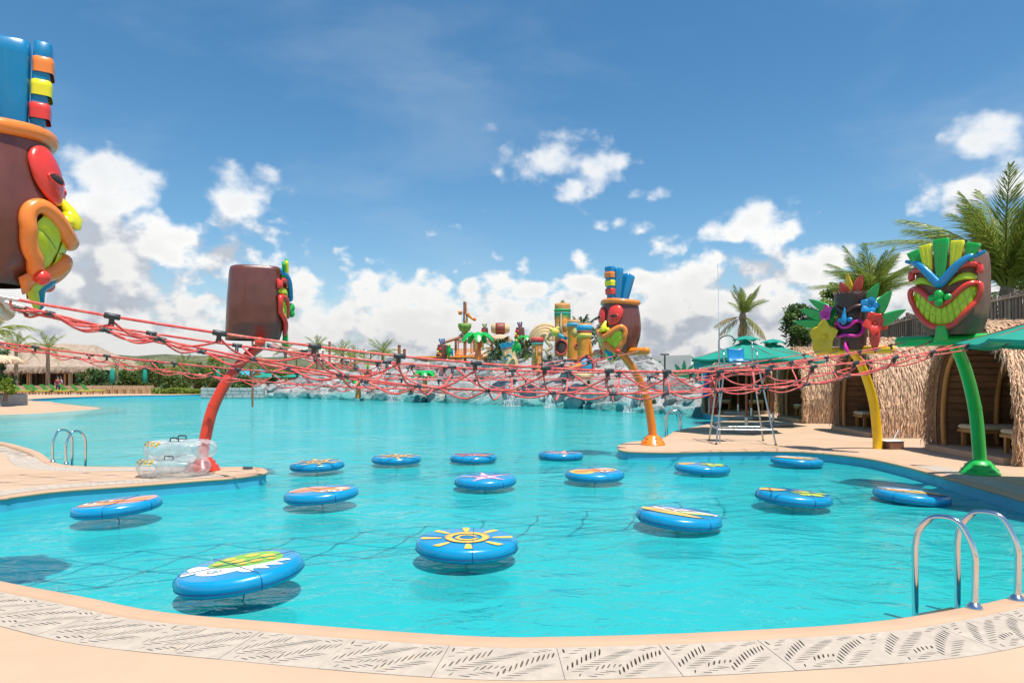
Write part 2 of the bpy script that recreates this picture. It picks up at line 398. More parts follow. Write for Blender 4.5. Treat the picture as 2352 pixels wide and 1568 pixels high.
# ================================================================== POOL, DECK, WATER
WATER_Z, FLOOR_Z = -0.20, -0.47
def WP(l): return [Wp(x, y) for x, y in l]
near = WP([(0, 1335), (180, 1369), (367, 1405), (660, 1431), (930, 1452), (1141, 1463), (1300, 1462), (1470, 1458), (1668, 1450), (1941, 1434), (2129, 1411), (2352, 1364)])
right = [Vector((4.75, 5.75, 0)), Vector((5.6, 6.65, 0)), Vector((6.3, 7.75, 0))] + WP([(2352, 1146), (2214, 1106), (2078, 1069), (1980, 1049), (1863, 1037), (1765, 1034), (1629, 1035), (1550, 1037), (1470, 1036), (1433, 1034), (1421, 1028), (1424, 1021), (1445, 1015), (1490, 1010), (1520, 1006), (1538, 998), (1556, 988), (1600, 979), (1643, 970), (1670, 964), (1672, 959), (1650, 955)])
rockside = WP([(1610, 946), (1560, 938), (1480, 930), (1300, 920), (1000, 907), (700, 903), (500, 903)])
farside = WP([(455, 905), (380, 906.5), (300, 907.5), (200, 910), (120, 913), (56, 917)])
spit = WP([(70, 921), (110, 926), (150, 930.5), (110, 934), (60, 937), (0, 940), (-160, 944), (-420, 950)])
leftdeck = WP([(-420, 992), (-250, 1000), (-100, 1006), (0, 1014), (46, 1024), (88, 1038), (112, 1055), (141, 1066), (211, 1071), (316, 1071.5), (420, 1072), (503, 1072), (560, 1071), (596, 1073), (611, 1079), (600, 1086), (527, 1096), (457, 1101), (316, 1112), (141, 1124), (35, 1137)]) 
cove = [Vector((-6.95, 9.1, 0)), Vector((-8.2, 8.7, 0)), Vector((-9.1, 7.9, 0)), Vector((-8.9, 6.9, 0)), Vector((-7.6, 6.5, 0)), Vector((-6.1, 6.25, 0)), Vector((-4.9, 5.80, 0))]
raw = near + right + rockside + farside + spit + leftdeck + cove
loop = catmull(raw, 5, closed=True)
# even resampling, finer near the camera
def resample(pl):
    out = [pl[0]]
    for p in pl[1:]:
        st = max(.07, p.y * .012)
        while (p - out[-1]).length > st * 1.5:
            out.append(out[-1] + (p - out[-1]).normalized() * st)
        if (p - out[-1]).length > st * .5: out.append(p)
    return out
loop = resample(loop + [loop[0]])[:-1]
NL = len(loop)
area = sum(loop[i].x * loop[(i + 1) % NL].y - loop[(i + 1) % NL].x * loop[i].y for i in range(NL))
sgn = 1 if area > 0 else -1
def normal_at(i, k=3):
    t = loop[(i + k) % NL] - loop[(i - k) % NL]; t.normalize()
    return Vector((t.y, -t.x, 0)) * sgn        # outward
nrm = [normal_at(i) for i in range(NL)]
def near_idx(p): return min(range(NL), key=lambda i: (loop[i] - p).length)
i_near0 = near_idx(Vector((-6.1, 6.25, 0))); i_near1 = near_idx(Wp(2078, 1069))
i_l0 = near_idx(Wp(-100, 1006)); i_l1 = near_idx(Wp(503, 1072)); i_l2 = near_idx(Wp(527, 1096)); i_l3 = near_idx(Vector((-8.2, 8.7, 0)))
def in_rng(i, a, b): return a <= i <= b if a <= b else (i >= a or i <= b)
def grated(i): return in_rng(i, i_near0, i_near1) or in_rng(i, i_l0, i_l1) or in_rng(i, i_l2, i_l3)
G0, G1 = 0.155, 0.60
offs = []
for i in range(NL): offs.append(G1 if grated(i) else G0)
def offloop(fn):
    o = [loop[i] + nrm[i] * fn(i) for i in range(NL)]
    return o
deck_in = offloop(lambda i: offs[i])
cop_out = offloop(lambda i: G0)
# coping: rounded nose lip, one ring of road sections
mb = MB(); prof = [(-.002, -.20), (-.002, -.045), (-.022, -.040), (-.026, -.020), (-.020, -.004), (-.006, 0.0), (G0 * .5, .001), (G0, 0.0), (G0, -.06)]
vs = [];
for i in range(NL):
    for (o, z) in prof: vs.append(loop[i] + nrm[i] * o + Vector((0, 0, z)))
K = len(prof); fs = [(i * K + j, ((i + 1) % NL) * K + j, ((i + 1) % NL) * K + j + 1, i * K + j + 1) for i in range(NL) for j in range(1, K - 1)]
mb.add(vs, fs, True); coping = mb.build('coping', M_['coping'], kind='structure')
# pool wall, blue, from under the lip down to the floor
mb = MB(); vs = []
for i in range(NL):
    for (o, z) in ((.0, -.042), (.0, -.30), (-.05, FLOOR_Z)): vs.append(loop[i] + nrm[i] * o + Vector((0, 0, z)))
mb.add(vs, [(i * 3 + j, ((i + 1) % NL) * 3 + j, ((i + 1) % NL) * 3 + j + 1, i * 3 + j + 1) for i in range(NL) for j in range(2)], True)
mb.build('pool_wall', M_['poolblue'], kind='structure')
# deck sheet with the pool cut out
def clean(pl):
    """drop reversed steps of an offset loop"""
    out = []
    for i, p in enumerate(pl):
        d = min((p - loop[(i + k) % NL]).length for k in range(-40, 41, 2))
        if d > offs[i] * .97 - .02: out.append(p)
    return out
hole = clean(deck_in)
outer = [Vector(p) for p in ((-60, -6, 0), (45, -6, 0), (45, 40, 0), (22, 62, 0), (10, 66, 0), (0, 92, 0), (-60, 92, 0), (-95, 60, 0))]
def sheet(name, outer, holes, mat, z, kind='structure'):
    vs = [p.to_2d() for p in outer]; eds = [(i, (i + 1) % len(outer)) for i in range(len(outer))]
    for h in holes:
        o = len(vs); vs += [p.to_2d() for p in h]; eds += [(o + i, o + (i + 1) % len(h)) for i in range(len(h))]
    r = delaunay_2d_cdt(vs, eds, [], 1, 1e-5)
    V, F = r[0], r[2]
    # keep faces outside the holes (even-odd)
    import bisect
    hs = [[p.to_2d() for p in h] for h in holes]
    def inside(pt, pl):
        c = False; j = len(pl) - 1
        for i in range(len(pl)):
            a, b = pl[i], pl[j]
            if (a.y > pt.y) != (b.y > pt.y) and pt.x < (b.x - a.x) * (pt.y - a.y) / (b.y - a.y) + a.x: c = not c
            j = i
        return c
    keep = []
    for f in F:
        c = sum((V[i] for i in f), Vector((0, 0))) / len(f)
        if not any(inside(c, h) for h in hs): keep.append(tuple(f))
    m = MB(); m.add([(p.x, p.y, z) for p in V], keep)
    o = m.build(name, mat, kind=kind, norm=False); return o
deck = sheet('deck', outer, [hole], M_['deck'], 0.0)
# drain channel floor under the gratings and its side wall
mb = MB(); vs = []
idx = [i for i in range(NL) if grated(i)]
for i in range(NL):
    for (o, z) in ((G0 - .001, -.055), (G1 + .03, -.030)): vs.append(loop[i] + nrm[i] * o + Vector((0, 0, z)))
mb.add(vs, [(i * 2, ((i + 1) % NL) * 2, ((i + 1) % NL) * 2 + 1, i * 2 + 1) for i in idx])
mb.build('drain_channel', M_['channel'], kind='structure')

# -- floor and water
mb = MB(); mb.add([(-120, 0, FLOOR_Z), (60, 0, FLOOR_Z), (60, 100, FLOOR_Z), (-120, 100, FLOOR_Z)], [(0, 1, 2, 3)])
mfl = mat('pool_floor_turquoise', (.0, .50, .51), .6, var=.06, vs=.8, col2=(.0, .53, .54), c2s=.5)
mb.build('pool_floor', mfl, kind='structure', norm=False)
# ground under and beyond everything (lower than the pool floor where the pool is)
mb = MB(); 
def gz(x, y): return -0.9
rg = []
mb.add([(-2500, -300, -.9), (2500, -300, -.9), (2500, 4000, -.9), (-2500, 4000, -.9)], [(0, 1, 2, 3)])
mb.build('ground', M_['soil'], kind='structure', norm=False)
mw = bpy.data.materials.new('pool_water'); mw.use_nodes = True; t = mw.node_tree; t.nodes.clear(); N = NT(t)
tcw = N.n('ShaderNodeTexCoord'); co = tcw.outputs['Object']
mp = N.n('ShaderNodeMapping'); t.links.new(co, mp.inputs[0]); mp.inputs['Scale'].default_value = (1.0, 1.35, 1); mp.inputs['Rotation'].default_value = (0, 0, R(8)); cw = mp.outputs[0]
h1 = N.noise(cw, .9, 3, .5, .6); h2 = N.noise(cw, 3.2, 4, .55, .8); h3 = N.noise(cw, 11, 3, .55, .5)
patch = N.rng(N.noise(co, .35, 3, .5), .35, .65, .35, 1.15)
hh = N.add(N.mul(h1, .085), N.mul(patch, N.add(N.mul(h2, .042), N.mul(h3, .0055))))
bp = N.n('ShaderNodeBump'); N.put(bp.inputs['Height'], hh); bp.inputs['Strength'].default_value = 1.0; bp.inputs['Distance'].default_value = 1.0
gl = N.n('ShaderNodeBsdfGlossy'); gl.inputs['Roughness'].default_value = .035; t.links.new(bp.outputs[0], gl.inputs['Normal']); gl.inputs[0].default_value = (.92, .96, 1, 1)
fr = N.n('ShaderNodeFresnel'); fr.inputs[0].default_value = 1.333; t.links.new(bp.outputs[0], fr.inputs['Normal'])
trn = N.n('ShaderNodeBsdfTransparent'); trn.inputs[0].default_value = (.80, .985, .985, 1)
dif = N.n('ShaderNodeBsdfDiffuse'); dif.inputs[0].default_value = (.03, .50, .50, 1); t.links.new(bp.outputs[0], dif.inputs['Normal'])
mb0 = N.n('ShaderNodeMixShader'); mb0.inputs[0].default_value = .62; t.links.new(trn.outputs[0], mb0.inputs[1]); t.links.new(dif.outputs[0], mb0.inputs[2])
mx_ = N.n('ShaderNodeMixShader'); N.put(mx_.inputs[0], N.m('MULTIPLY', N.m('MINIMUM', fr.outputs[0], .55), .92)); t.links.new(mb0.outputs[0], mx_.inputs[1]); t.links.new(gl.outputs[0], mx_.inputs[2])
ou = N.n('ShaderNodeOutputMaterial'); t.links.new(mx_.outputs[0], ou.inputs[0])
mb = MB(); n = 0
wpoly = [loop[i] + nrm[i] * .0 for i in range(NL)]
tri = tessellate_polygon([wpoly]); 
mb.add([(p.x, p.y, WATER_Z) for p in wpoly], [tuple(f) for f in tri])
wob = mb.build('pool_water', mw, kind='structure', norm=False)
bm = bmesh.new(); bm.from_mesh(wob.data)
for f in bm.faces:
    if f.normal.z < 0: f.normal_flip()
bm.to_mesh(wob.data); bm.free()

# -- cast stone gratings: each panel a slab with leaf shaped slots (a part of the deck)
cum = [0.0]
def arcs(a, b):
    ids = []; i = a
    while True:
        ids.append(i)
        if i == b: break
        i = (i + 1) % NL
    s = [0.0]
    for k in range(1, len(ids)): s.append(s[-1] + (loop[ids[k]] - loop[ids[k - 1]]).length)
    return ids, s
def leaf_slots(L, H, detail):
    """slots (outlines) of one panel of length L, height H: two leaves with a midrib running corner to corner"""
    out = []
    def slot(cx, cy, ln, wd, an):
        pts = []
        n = 8 if detail > 1 else 6
        for k in range(n):
            a = 2 * math.pi * k / n; x = math.cos(a) * ln / 2; y = math.sin(a) * wd / 2
            px, py = cx + x * math.cos(an) - y * math.sin(an), cy + x * math.sin(an) + y * math.cos(an)
            pts.append((px, py))
        if all(.012 < p[0] < L - .012 and .015 < p[1] < H - .015 for p in pts): out.append(pts)
    if detail == 0:
        for ix in range(5):
            for iy in range(4): slot(L * (.12 + .19 * ix), H * (.16 + .225 * iy), .045, .016, .5 if (ix + iy) % 2 else -.6)
        return out
    def leaf(x0, y0, x1, y1, k, ln0, bow=.06):
        for i in range(k):
            f = .03 + .94 * i / (k - 1); x = x0 + (x1 - x0) * f; y = y0 + (y1 - y0) * f + bow * H * math.sin(math.pi * f)
            ra = math.atan2(y1 - y0, x1 - x0) + bow * math.cos(math.pi * f); ln = ln0 * (.75 + .45 * math.sin(math.pi * f))
            for sg in (1, -1):
                a = ra + sg * R(40); slot(x + math.cos(a) * (.015 + ln / 2), y + math.sin(a) * (.015 + ln / 2), ln, .0095 + .002 * ((i * 5) % 3), a)
    leaf(L * .02, H * .20, L * .62, H * .88, 13, .095)
    leaf(L * .46, H * .04, L * .99, H * .66, 12, .090)
    leaf(L * .0, H * .62, L * .22, H * .98, 5, .06)
    leaf(L * .10, H * .03, L * .50, H * .30, 8, .06)
    leaf(L * .68, H * .80, L * 1.0, H * .97, 7, .05)
    # drop slots that overlap a former one
    keep = []; 
    for sl in out:
        c = (sum(p[0] for p in sl) / len(sl), sum(p[1] for p in sl) / len(sl)); bad = False
        for q in keep:
            for p in sl:
                for r_ in q:
                    if (p[0] - r_[0]) ** 2 + (p[1] - r_[1]) ** 2 < .0075 ** 2: bad = True; break
                if bad: break
            if bad: break
            # crossing test through segment samples
            for t_ in (.2, .35, .5, .65, .8):
                e0, e1 = sl[0], sl[len(sl) // 2]; pp = (e0[0] + (e1[0] - e0[0]) * t_, e0[1] + (e1[1] - e0[1]) * t_)
                f0, f1 = q[0], q[len(q) // 2]
                for u_ in (.15, .3, .5, .7, .85):
                    qq = (f0[0] + (f1[0] - f0[0]) * u_, f0[1] + (f1[1] - f0[1]) * u_)
                    if (pp[0] - qq[0]) ** 2 + (pp[1] - qq[1]) ** 2 < .0115 ** 2: bad = True
            if bad: break
        if not bad: keep.append(sl)
    return keep
PATTERN = {}
def panel_geom(L, H, detail):
    key = (round(L, 3), detail)
    if key in PATTERN: return PATTERN[key]
    slots = leaf_slots(L, H, detail)
    g_ = .0014; vs = []; eds = []
    border = []
    nb = 8
    for k in range(nb): border.append((g_ + (L - 2 * g_) * k / nb, 0.002))
    for k in range(3): border.append((L - g_, .002 + (H - .004) * k / 3))
    for k in range(nb): border.append((L - g_ - (L - 2 * g_) * k / nb, H - .002))
    for k in range(3): border.append((g_, H - .002 - (H - .004) * k / 3))
    loops = [border] + slots
    for lp in loops:
        o = len(vs); vs += [Vector(p) for p in lp]; eds += [(o + i, o + (i + 1) % len(lp)) for i in range(len(lp))]
    r = delaunay_2d_cdt(vs, eds, [], 1, 1e-6); V, F = r[0], r[2]
    def ins(pt, pl):
        c = False; j = len(pl) - 1
        for i in range(len(pl)):
            a, b = pl[i], pl[j]
            if (a[1] > pt.y) != (b[1] > pt.y) and pt.x < (b[0] - a[0]) * (pt.y - a[1]) / (b[1] - a[1]) + a[0]: c = not c
            j = i
        return c
    top = []
    for f in F:
        c = sum((V[i] for i in f), Vector((0, 0))) / len(f)
        if not any(ins(c, sl) for sl in slots): top.append(tuple(f))
    PATTERN[key] = (V, top, loops); return PATTERN[key]
def lay_panels(a, b, Ltarget, detail, flip=False):
    ids, s = arcs(a, b); tot = s[-1]; npan = max(1, round(tot / Ltarget)); L = tot / npan; H = G1 - G0 - .004
    def at(sv):
        sv = min(max(sv, 0), tot - 1e-6); import bisect
        k = min(max(bisect.bisect_right(s, sv) - 1, 0), len(ids) - 2); f = (sv - s[k]) / (s[k + 1] - s[k])
        return loop[ids[k]].lerp(loop[ids[k + 1]], f), nrm[ids[k]].lerp(nrm[ids[k + 1]], f)
    for p in range(npan):
        s0 = p * L
        mid, mn = at(s0 + L / 2)
        if mid.x < -9.6 or mid.x > 9.5 or (mid.y > 17): continue
        det = detail
        if detail and (mid - Vector((0, 0, 0))).length > 9.5: det = 0
        V, top, loops = panel_geom(round(L, 3), H, det)
        zt = .002 + random.uniform(-.0015, .002); th = .035
        def mp_(p_, z):
            u = p_[0]; v = p_[1]
            v = H - v if flip else v
            q, nn = at(s0 + u); return q + nn * (G0 + .002 + v) + Vector((0, 0, z))
        m = MB(); m.add([mp_(q, zt) for q in V], top)
        for lp in loops:
            o = [mp_(q, zt) for q in lp] + [mp_(q, zt - th) for q in lp]; k = len(lp)
            m.add(o, [(i, (i + 1) % k, (i + 1) % k + k, i + k) for i in range(k)])
        ob = m.build('grating_panel', M_['grate'], deck, norm=False)
lay_panels(i_near0, i_near1, .62, 1, flip=True)
lay_panels(i_l0, i_l1, .62, 0); lay_panels(i_l2, i_l3, .62, 0)

# lawn behind the far bank, right
lawn = [Vector(p) for p in ((9.6, 36.5, 0), (9.2, 32.3, 0), (13, 32.3, 0), (20, 34, 0), (32, 46, 0), (30, 70, 0), (13, 70, 0), (11, 48, 0))]
mb = MB(); mb.flat([(p.x, p.y) for p in lawn], .02); mb.build('lawn', M_['grass'], kind='structure', norm=False)

# shallow beige beach entry along the far left spit
i_s0 = near_idx(Wp(56, 917)); i_s1 = near_idx(Wp(-420, 950)); ids, _ = arcs(i_s0, i_s1)
mb = MB(); vs = []
for i in ids:
    for (o, z) in ((.01, .004), (-.6, -.12), (-3.2, -.30)): vs.append(loop[i] + nrm[i] * o + Vector((0, 0, z)))
mb.add(vs, [(k * 3 + j, (k + 1) * 3 + j, (k + 1) * 3 + j + 1, k * 3 + j + 1) for k in range(len(ids) - 1) for j in range(2)], True); mb.build('beach_entry', M_['coping'], kind='structure')
# ================================================================== TIKI POSTS
def spow(x, p): return math.copysign(abs(x) ** p, x)
class Head:
    """a hollow head; local x right, -y the face; rows (z, half width, front, back)"""
    def __init__(s, rows, p, z0, yc): s.rows = rows; s.p = p; s.z0 = z0; s.yc = yc
    def at(s, v):
        r = s.rows
        if v <= r[0][0]: return r[0][1:]
        for a, b in zip(r, r[1:]):
            if v <= b[0]:
                f = (v - a[0]) / (b[0] - a[0]); f = f * f * (3 - 2 * f) * .3 + f * .7
                return tuple(a[i] + (b[i] - a[i]) * f for i in (1, 2, 3))
        return r[-1][1:]
    def shell(s, n=48, inner=True):
        mb = MB(); vs = []; rows = []
        v0, v1 = s.rows[0][0], s.rows[-1][0]; m = 22
        for i in range(m + 1): rows.append(v0 + (v1 - v0) * i / m)
        for v in rows:
            a, f, b = s.at(v)
            for k in range(n):
                an = 2 * math.pi * k / n; c, sn = math.cos(an), math.sin(an)
                y = -spow(c, 2 / s.p) * (f if c > 0 else b); x = a * spow(sn, 2 / s.p)
                vs.append(Vector((x, s.yc + y, s.z0 + v)))
        fs = [(i * n + k, i * n + (k + 1) % n, (i + 1) * n + (k + 1) % n, (i + 1) * n + k) for i in range(m) for k in range(n)]
        # closed top, slightly domed
        a, f, b = s.at(v1); top = vs[-n:]
        ring = [Vector(((p.x) * .93, s.yc + (p.y - s.yc) * .93, p.z + .018)) for p in top]; o = len(vs)
        vs += ring; fs += [(o - n + k, o - n + (k + 1) % n, o + (k + 1) % n, o + k) for k in range(n)]; fs.append(tuple(o + k for k in range(n)))
        mb.add(vs, fs, True)
        return mb
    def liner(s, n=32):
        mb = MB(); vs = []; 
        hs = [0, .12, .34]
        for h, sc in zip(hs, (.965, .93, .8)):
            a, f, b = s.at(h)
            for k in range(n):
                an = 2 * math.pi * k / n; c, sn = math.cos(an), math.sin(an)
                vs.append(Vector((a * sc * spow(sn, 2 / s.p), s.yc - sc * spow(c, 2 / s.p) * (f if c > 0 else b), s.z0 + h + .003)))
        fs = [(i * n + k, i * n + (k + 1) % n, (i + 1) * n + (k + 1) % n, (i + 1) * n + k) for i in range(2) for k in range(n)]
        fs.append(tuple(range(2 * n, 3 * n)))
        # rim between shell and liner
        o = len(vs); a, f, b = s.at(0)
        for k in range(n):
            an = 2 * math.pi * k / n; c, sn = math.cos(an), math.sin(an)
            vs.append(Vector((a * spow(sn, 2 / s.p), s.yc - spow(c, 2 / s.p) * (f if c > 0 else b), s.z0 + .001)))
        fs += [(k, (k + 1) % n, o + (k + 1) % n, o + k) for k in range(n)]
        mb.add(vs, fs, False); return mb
    def face(s, u, v, n):
        a, f, b = s.at(v)
        if s.p < 3:
            th = u / a; th = max(min(th, 1.75), -1.75)
            c = math.cos(th); y = -c * (f if c > 0 else b); x = a * math.sin(th)
            nn = Vector((math.sin(th) / a * f, -c, 0)).normalized()
        else:
            x = max(min(u, a * .999), -a * .999); y = -f * (1 - abs(x / a) ** s.p) ** (1 / s.p)
            if abs(u) > a * .93: y = -f * (1 - .93 ** s.p) ** (1 / s.p); x = u
            gx = abs(x / a) ** (s.p - 1) / a * (1 if x > 0 else -1) * .35; nn = Vector((gx * f, -1, 0)).normalized()
        a2, f2, b2 = s.at(v + .03); slope = (f2 - f) / .03
        nn = (nn + Vector((0, 0, -max(min(slope, .8), -.8) * .5))).normalized()
        return Vector((x, s.yc + y, s.z0 + v)) + nn * n
def sm(pts, n=5, closed=True): return [(p.x, p.y) for p in catmull([(a, b, 0) for a, b in pts], n, closed)]
def mir(pts): return [(-x, y) for x, y in pts]
def tpath(hd, pts, r, off=.0, closed=False, n=5, nn=10, flat=1.0):
    c = catmull([(a, b, 0) for a, b in pts], n, closed)
    return [hd.face(p.x, p.y, off) for p in c]
def feather(base, top, w0, w1, d0, d1, ln=8, curve=0.0, cdir=(0, -1, 0)):
    """tapered slab with soft edges between two points"""
    base, top = Vector(base), Vector(top); ax = (top - base).normalized(); side = Vector((1, 0, 0)); dep = ax.cross(side).normalized(); side = dep.cross(ax)
    mb = MB(); vs = []; N_ = 12; cd = Vector(cdir)
    for i in range(ln + 1):
        f = i / ln; c = base.lerp(top, f) + cd * curve * (f * f)
        w = w0 + (w1 - w0) * f; d = d0 + (d1 - d0) * f
        for k in range(N_):
            an = 2 * math.pi * (k + .5) / N_; x = spow(math.cos(an), .35) * w / 2; y = spow(math.sin(an), .35) * d / 2
            vs.append(c + side * x + dep * y)
    fs = [(i * N_ + k, i * N_ + (k + 1) % N_, (i + 1) * N_ + (k + 1) % N_, (i + 1) * N_ + k) for i in range(ln) for k in range(N_)]
    o = ln * N_; cap = [c + (p - c) * .86 + ax * .016 for p in vs[o:o + N_]]; vs += cap
    fs += [(o + k, o + (k + 1) % N_, o + N_ + (k + 1) % N_, o + N_ + k) for k in range(N_)]; fs.append(tuple(o + N_ + k for k in range(N_)))
    mb.add(vs, fs, True); return mb

def tiki_base(root, pm, lean, boxed=False, holes=True, half=.82, hr=.085):
    prof = [(0, 0), (.01, .3), (.14, .95), (.31, 1.35), (.53, 1.7), (.79, 2.0), (1.0, 2.17)]
    path = catmull([(0, -lean * f, z) for f, z in prof], 6)
    mb = MB(); mb.tube(path, [.105 - .02 * i / len(path) for i in range(len(path))], 20); mb.build('pole', pm, root)
    mb = MB()
    mb.tube([(0, path[14].y, path[14].z), (0, path[14].y - .006, path[14].z + .012)], .1045, 20, cap=False)
    mb.build('pole_seam', pm, root)
    if holes:
        mb = MB(); mb.lathe([(.30, 0.001), (.30, .02), (.285, .035), (.17, .20), (.145, .225), (.118, .235), (.104, .235)], n=32); fl = mb.build('base_flange', pm, root)
        mb = MB()
        for k in range(6):
            a = 2 * math.pi * (k + .5) / 6; r0 = .262
            for (r_, z, sw) in ((.256, .080, .052), (.202, .158, .036)):
                c = Vector((r_ * math.cos(a), r_ * math.sin(a), z)); Mx = Matrix.Rotation(a, 3, 'Z') @ Matrix.Rotation(R(-34), 3, 'Y')
                mb.tube([c + Mx @ Vector((.006, sw * math.cos(q), .016 * math.sin(q))) for q in [2 * math.pi * j / 14 for j in range(14)]], .005, 5, closed=True)
        mb.build('bolt_pocket', pm, fl)
    ends = []
    mb = MB(); xs = [-half - .045, -half - .03, -half, 0, half, half + .03, half + .045]; rs = [.02, .06, hr, hr, hr, .06, .02]
    mb.tube([(x, -lean, 2.20) for x in xs], rs, 20); bm_ = mb.build('rope_beam', pm, root)
    return bm_

def lips(hd, root, pts, r, m, off=.02, name='lips', n=6, flat=1.0):
    path = tpath(hd, pts, r, off, closed=True, n=n)
    mb = MB(); mb.tube(path, r, 14, closed=True, flat=flat); return mb.build(name, m, root)

# ---- kind A: round barrel head with rim, feather fins, mask eyes (local frame of the post)
def head_A(root, lean, pm):
    hd = Head([(0, .23, .22, .26), (.07, .30, .31, .33), (.2, .385, .415, .40), (.42, .455, .47, .455), (.62, .47, .46, .47), (.85, .455, .43, .455), (1.08, .42, .40, .42), (1.20, .40, .385, .40)], 2, HZ, -lean)
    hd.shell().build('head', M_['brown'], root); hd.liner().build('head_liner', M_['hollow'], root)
    mb = MB(); mb.tube([(math.sin(a) * .405, -lean - math.cos(a) * .395, HZ + 1.19 + .02 * math.cos(2 * a)) for a in [2 * math.pi * k / 40 for k in range(40)]], .062, 14, closed=True); mb.build('headband', M_['orange'], root)
    # fins
    z0 = HZ + 1.18
    f1 = feather((0, -lean - .30, z0), (0, -lean - .35, z0 + .80), .17, .23, .10, .13).build('feather', M_['blue'], root)
    for k, c in enumerate(('red', 'yellow', 'orange')):
        f = .30 + .235 * k; z = z0 + .80 * f; y = -lean - .30 - .05 * f
        feather((0, y - .01, z - .055), (0, y - .012, z + .06), .205 + .04 * f, .215 + .04 * f, .145, .15, 3).build('feather_stripe', M_[c], f1)
    feather((0, -lean - .15, z0 - .02), (0, -lean - .13, z0 + .78), .17, .25, .18, .27).build('feather', M_['blue'], root)
    feather((0, -lean + .06, z0 - .02), (0, -lean + .26, z0 + .66), .17, .24, .18, .27).build('feather', M_['blue'], root)
    # eyes
    for sg in (1, -1):
        out = sm([(.045, .83), (.06, 1.0), (.16, 1.09), (.30, 1.085), (.385, .98), (.375, .82), (.28, .69), (.16, .655), (.08, .70)])
        out = out if sg > 0 else mir(out)
        mb = MB(); mb.pad(out, .075, hd.face, 7, .012); ey = mb.build('eye', M_['red'], root)
        h = sm([(.12, .84), (.17, .885), (.25, .885), (.30, .85), (.25, .81), (.17, .808)]); h = h if sg > 0 else mir(h)
        mb = MB(); mb.pad(h, .022, hd.face, 3, .072); mb.build('eye_hole', M_['hollow'], ey)
        path = tpath(hd, [(x * 1.0, y) for x, y in h[::3]], 0, .078, closed=True, n=3); mb = MB(); mb.tube(path, .011, 6, closed=True); mb.build('eye_rim', M_['red'], ey)
    # nose: star-like bulb
    mb = MB()
    c = hd.face(0, .585, .07); mb.ball(c, (.075, .075, .085)); mb.ball(hd.face(.085, .545, .055), (.06, .055, .055)); mb.ball(hd.face(-.085, .545, .055), (.06, .055, .055))
    mb.tube([hd.face(0, .74, .02), hd.face(0, .66, .06), hd.face(0, .57, .09), hd.face(0, .50, .10)], [.028, .05, .072, .045], 14)
    mb.build('nose', M_['yellow'], root)
    # mouth
    half = [(0, .40), (.10, .43), (.24, .545), (.36, .60), (.44, .55), (.45, .44), (.39, .30), (.28, .17), (.17, .105), (.10, .13), (.04, .20)]
    pts = half + [(0, .235)] + mir(half[::-1])[:-1]
    c = catmull([(a, b, 0) for a, b in pts], 6, True); L = len(c)
    path = []; rr = []
    for i, p in enumerate(c):
        prot = .03 + .03 * max(0, 1 - abs(p.x) / .42) * (1.0)
        path.append(hd.face(p.x, p.y, prot)); rr.append(.060 + .012 * max(0, 1 - abs(p.x) / .3))
    mb = MB(); mb.tube(path, rr, 16, closed=True); mb.build('lips', M_['orange'], root)
    strip(hd, [(-.40, .46), (-.33, .54), (-.22, .50), (-.1, .42), (0, .39), (.1, .42), (.22, .50), (.33, .54), (.40, .46)], [(-.40, .40), (-.33, .26), (-.22, .16), (-.12, .14), (0, .22), (.12, .14), (.22, .16), (.33, .26), (.40, .40)], .045, 3, 2, M_['lime'], root)
    # beard
    cyb = lambda u, v, n: hd.face(u, max(v, 0.02), n + .02) + Vector((0, 0, min(0, v - .02)))
    mb = MB(); mb.pad([(-.07, .13), (.07, .13), (.055, .02), (0, -.16), (-.055, .02)], .05, cyb, 4, .05, 4); mb.build('beard_tuft', M_['blue'], root)
    for sg in (1, -1):
        o = [(.075, .12), (.17, .06), (.15, -.03), (.055, -.155), (.01, -.165), (.06, .02)]; o = o if sg > 0 else mir(o)[::-1]
        mb = MB(); mb.pad(o, .05, cyb, 4, .03, 4); mb.build('beard_tuft', M_['lime'], root)
        o = [(.13, .13), (.24, .14), (.27, .06), (.17, -.06), (.13, -.03), (.16, .05)]; o = o if sg > 0 else mir(o)[::-1]
        mb = MB(); mb.pad(o, .055, cyb, 4, .02, 4); mb.build('beard_tuft', M_['orange'], root)
        mb = MB(); mb.ball(cyb(sg * .20, .10, .10), (.075, .06, .062)); mb.build('beard_curl', M_['red'], root)
    return hd

def strip(hd, up, lo, off, nt, nrow, m, root, gap=.006):
    """teeth between an upper and a lower curve"""
    U = catmull([(a, b, 0) for a, b in up], 4); L_ = catmull([(a, b, 0) for a, b in lo], 4)
    def ev(C, t):
        x = (len(C) - 1) * t; i = min(int(x), len(C) - 2); return C[i].lerp(C[i + 1], x - i)
    mb = MB()
    for i in range(nt):
        for j in range(nrow):
            t0, t1 = i / nt, (i + 1) / nt; g = .06 / nt; a0, a1 = j / nrow + .012, (j + 1) / nrow - .012
            vs = []; K = 4
            for q in range(K + 1):
                for r_ in range(K + 1):
                    t = t0 + g + (t1 - t0 - 2 * g) * q / K; a = a0 + (a1 - a0) * r_ / K
                    p = ev(L_, t).lerp(ev(U, t), a)
                    e = 0 if (q in (0, K) or r_ in (0, K)) else .014
                    vs.append(hd.face(p.x, p.y, off + e))
            mb.add(vs, [(q * (K + 1) + r_, (q + 1) * (K + 1) + r_, (q + 1) * (K + 1) + r_ + 1, q * (K + 1) + r_ + 1) for q in range(K) for r_ in range(K)], True)
    # backing
    vs = []; n = nt * 3
    for q in range(n + 1):
        for a in (0, .5, 1): p = ev(L_, q / n).lerp(ev(U, q / n), a); vs.append(hd.face(p.x, p.y, off - .006))
    mb.add(vs, [(q * 3 + r_, (q + 1) * 3 + r_, (q + 1) * 3 + r_ + 1, q * 3 + r_ + 1) for q in range(n) for r_ in range(2)])
    return mb.build('teeth', m, root)

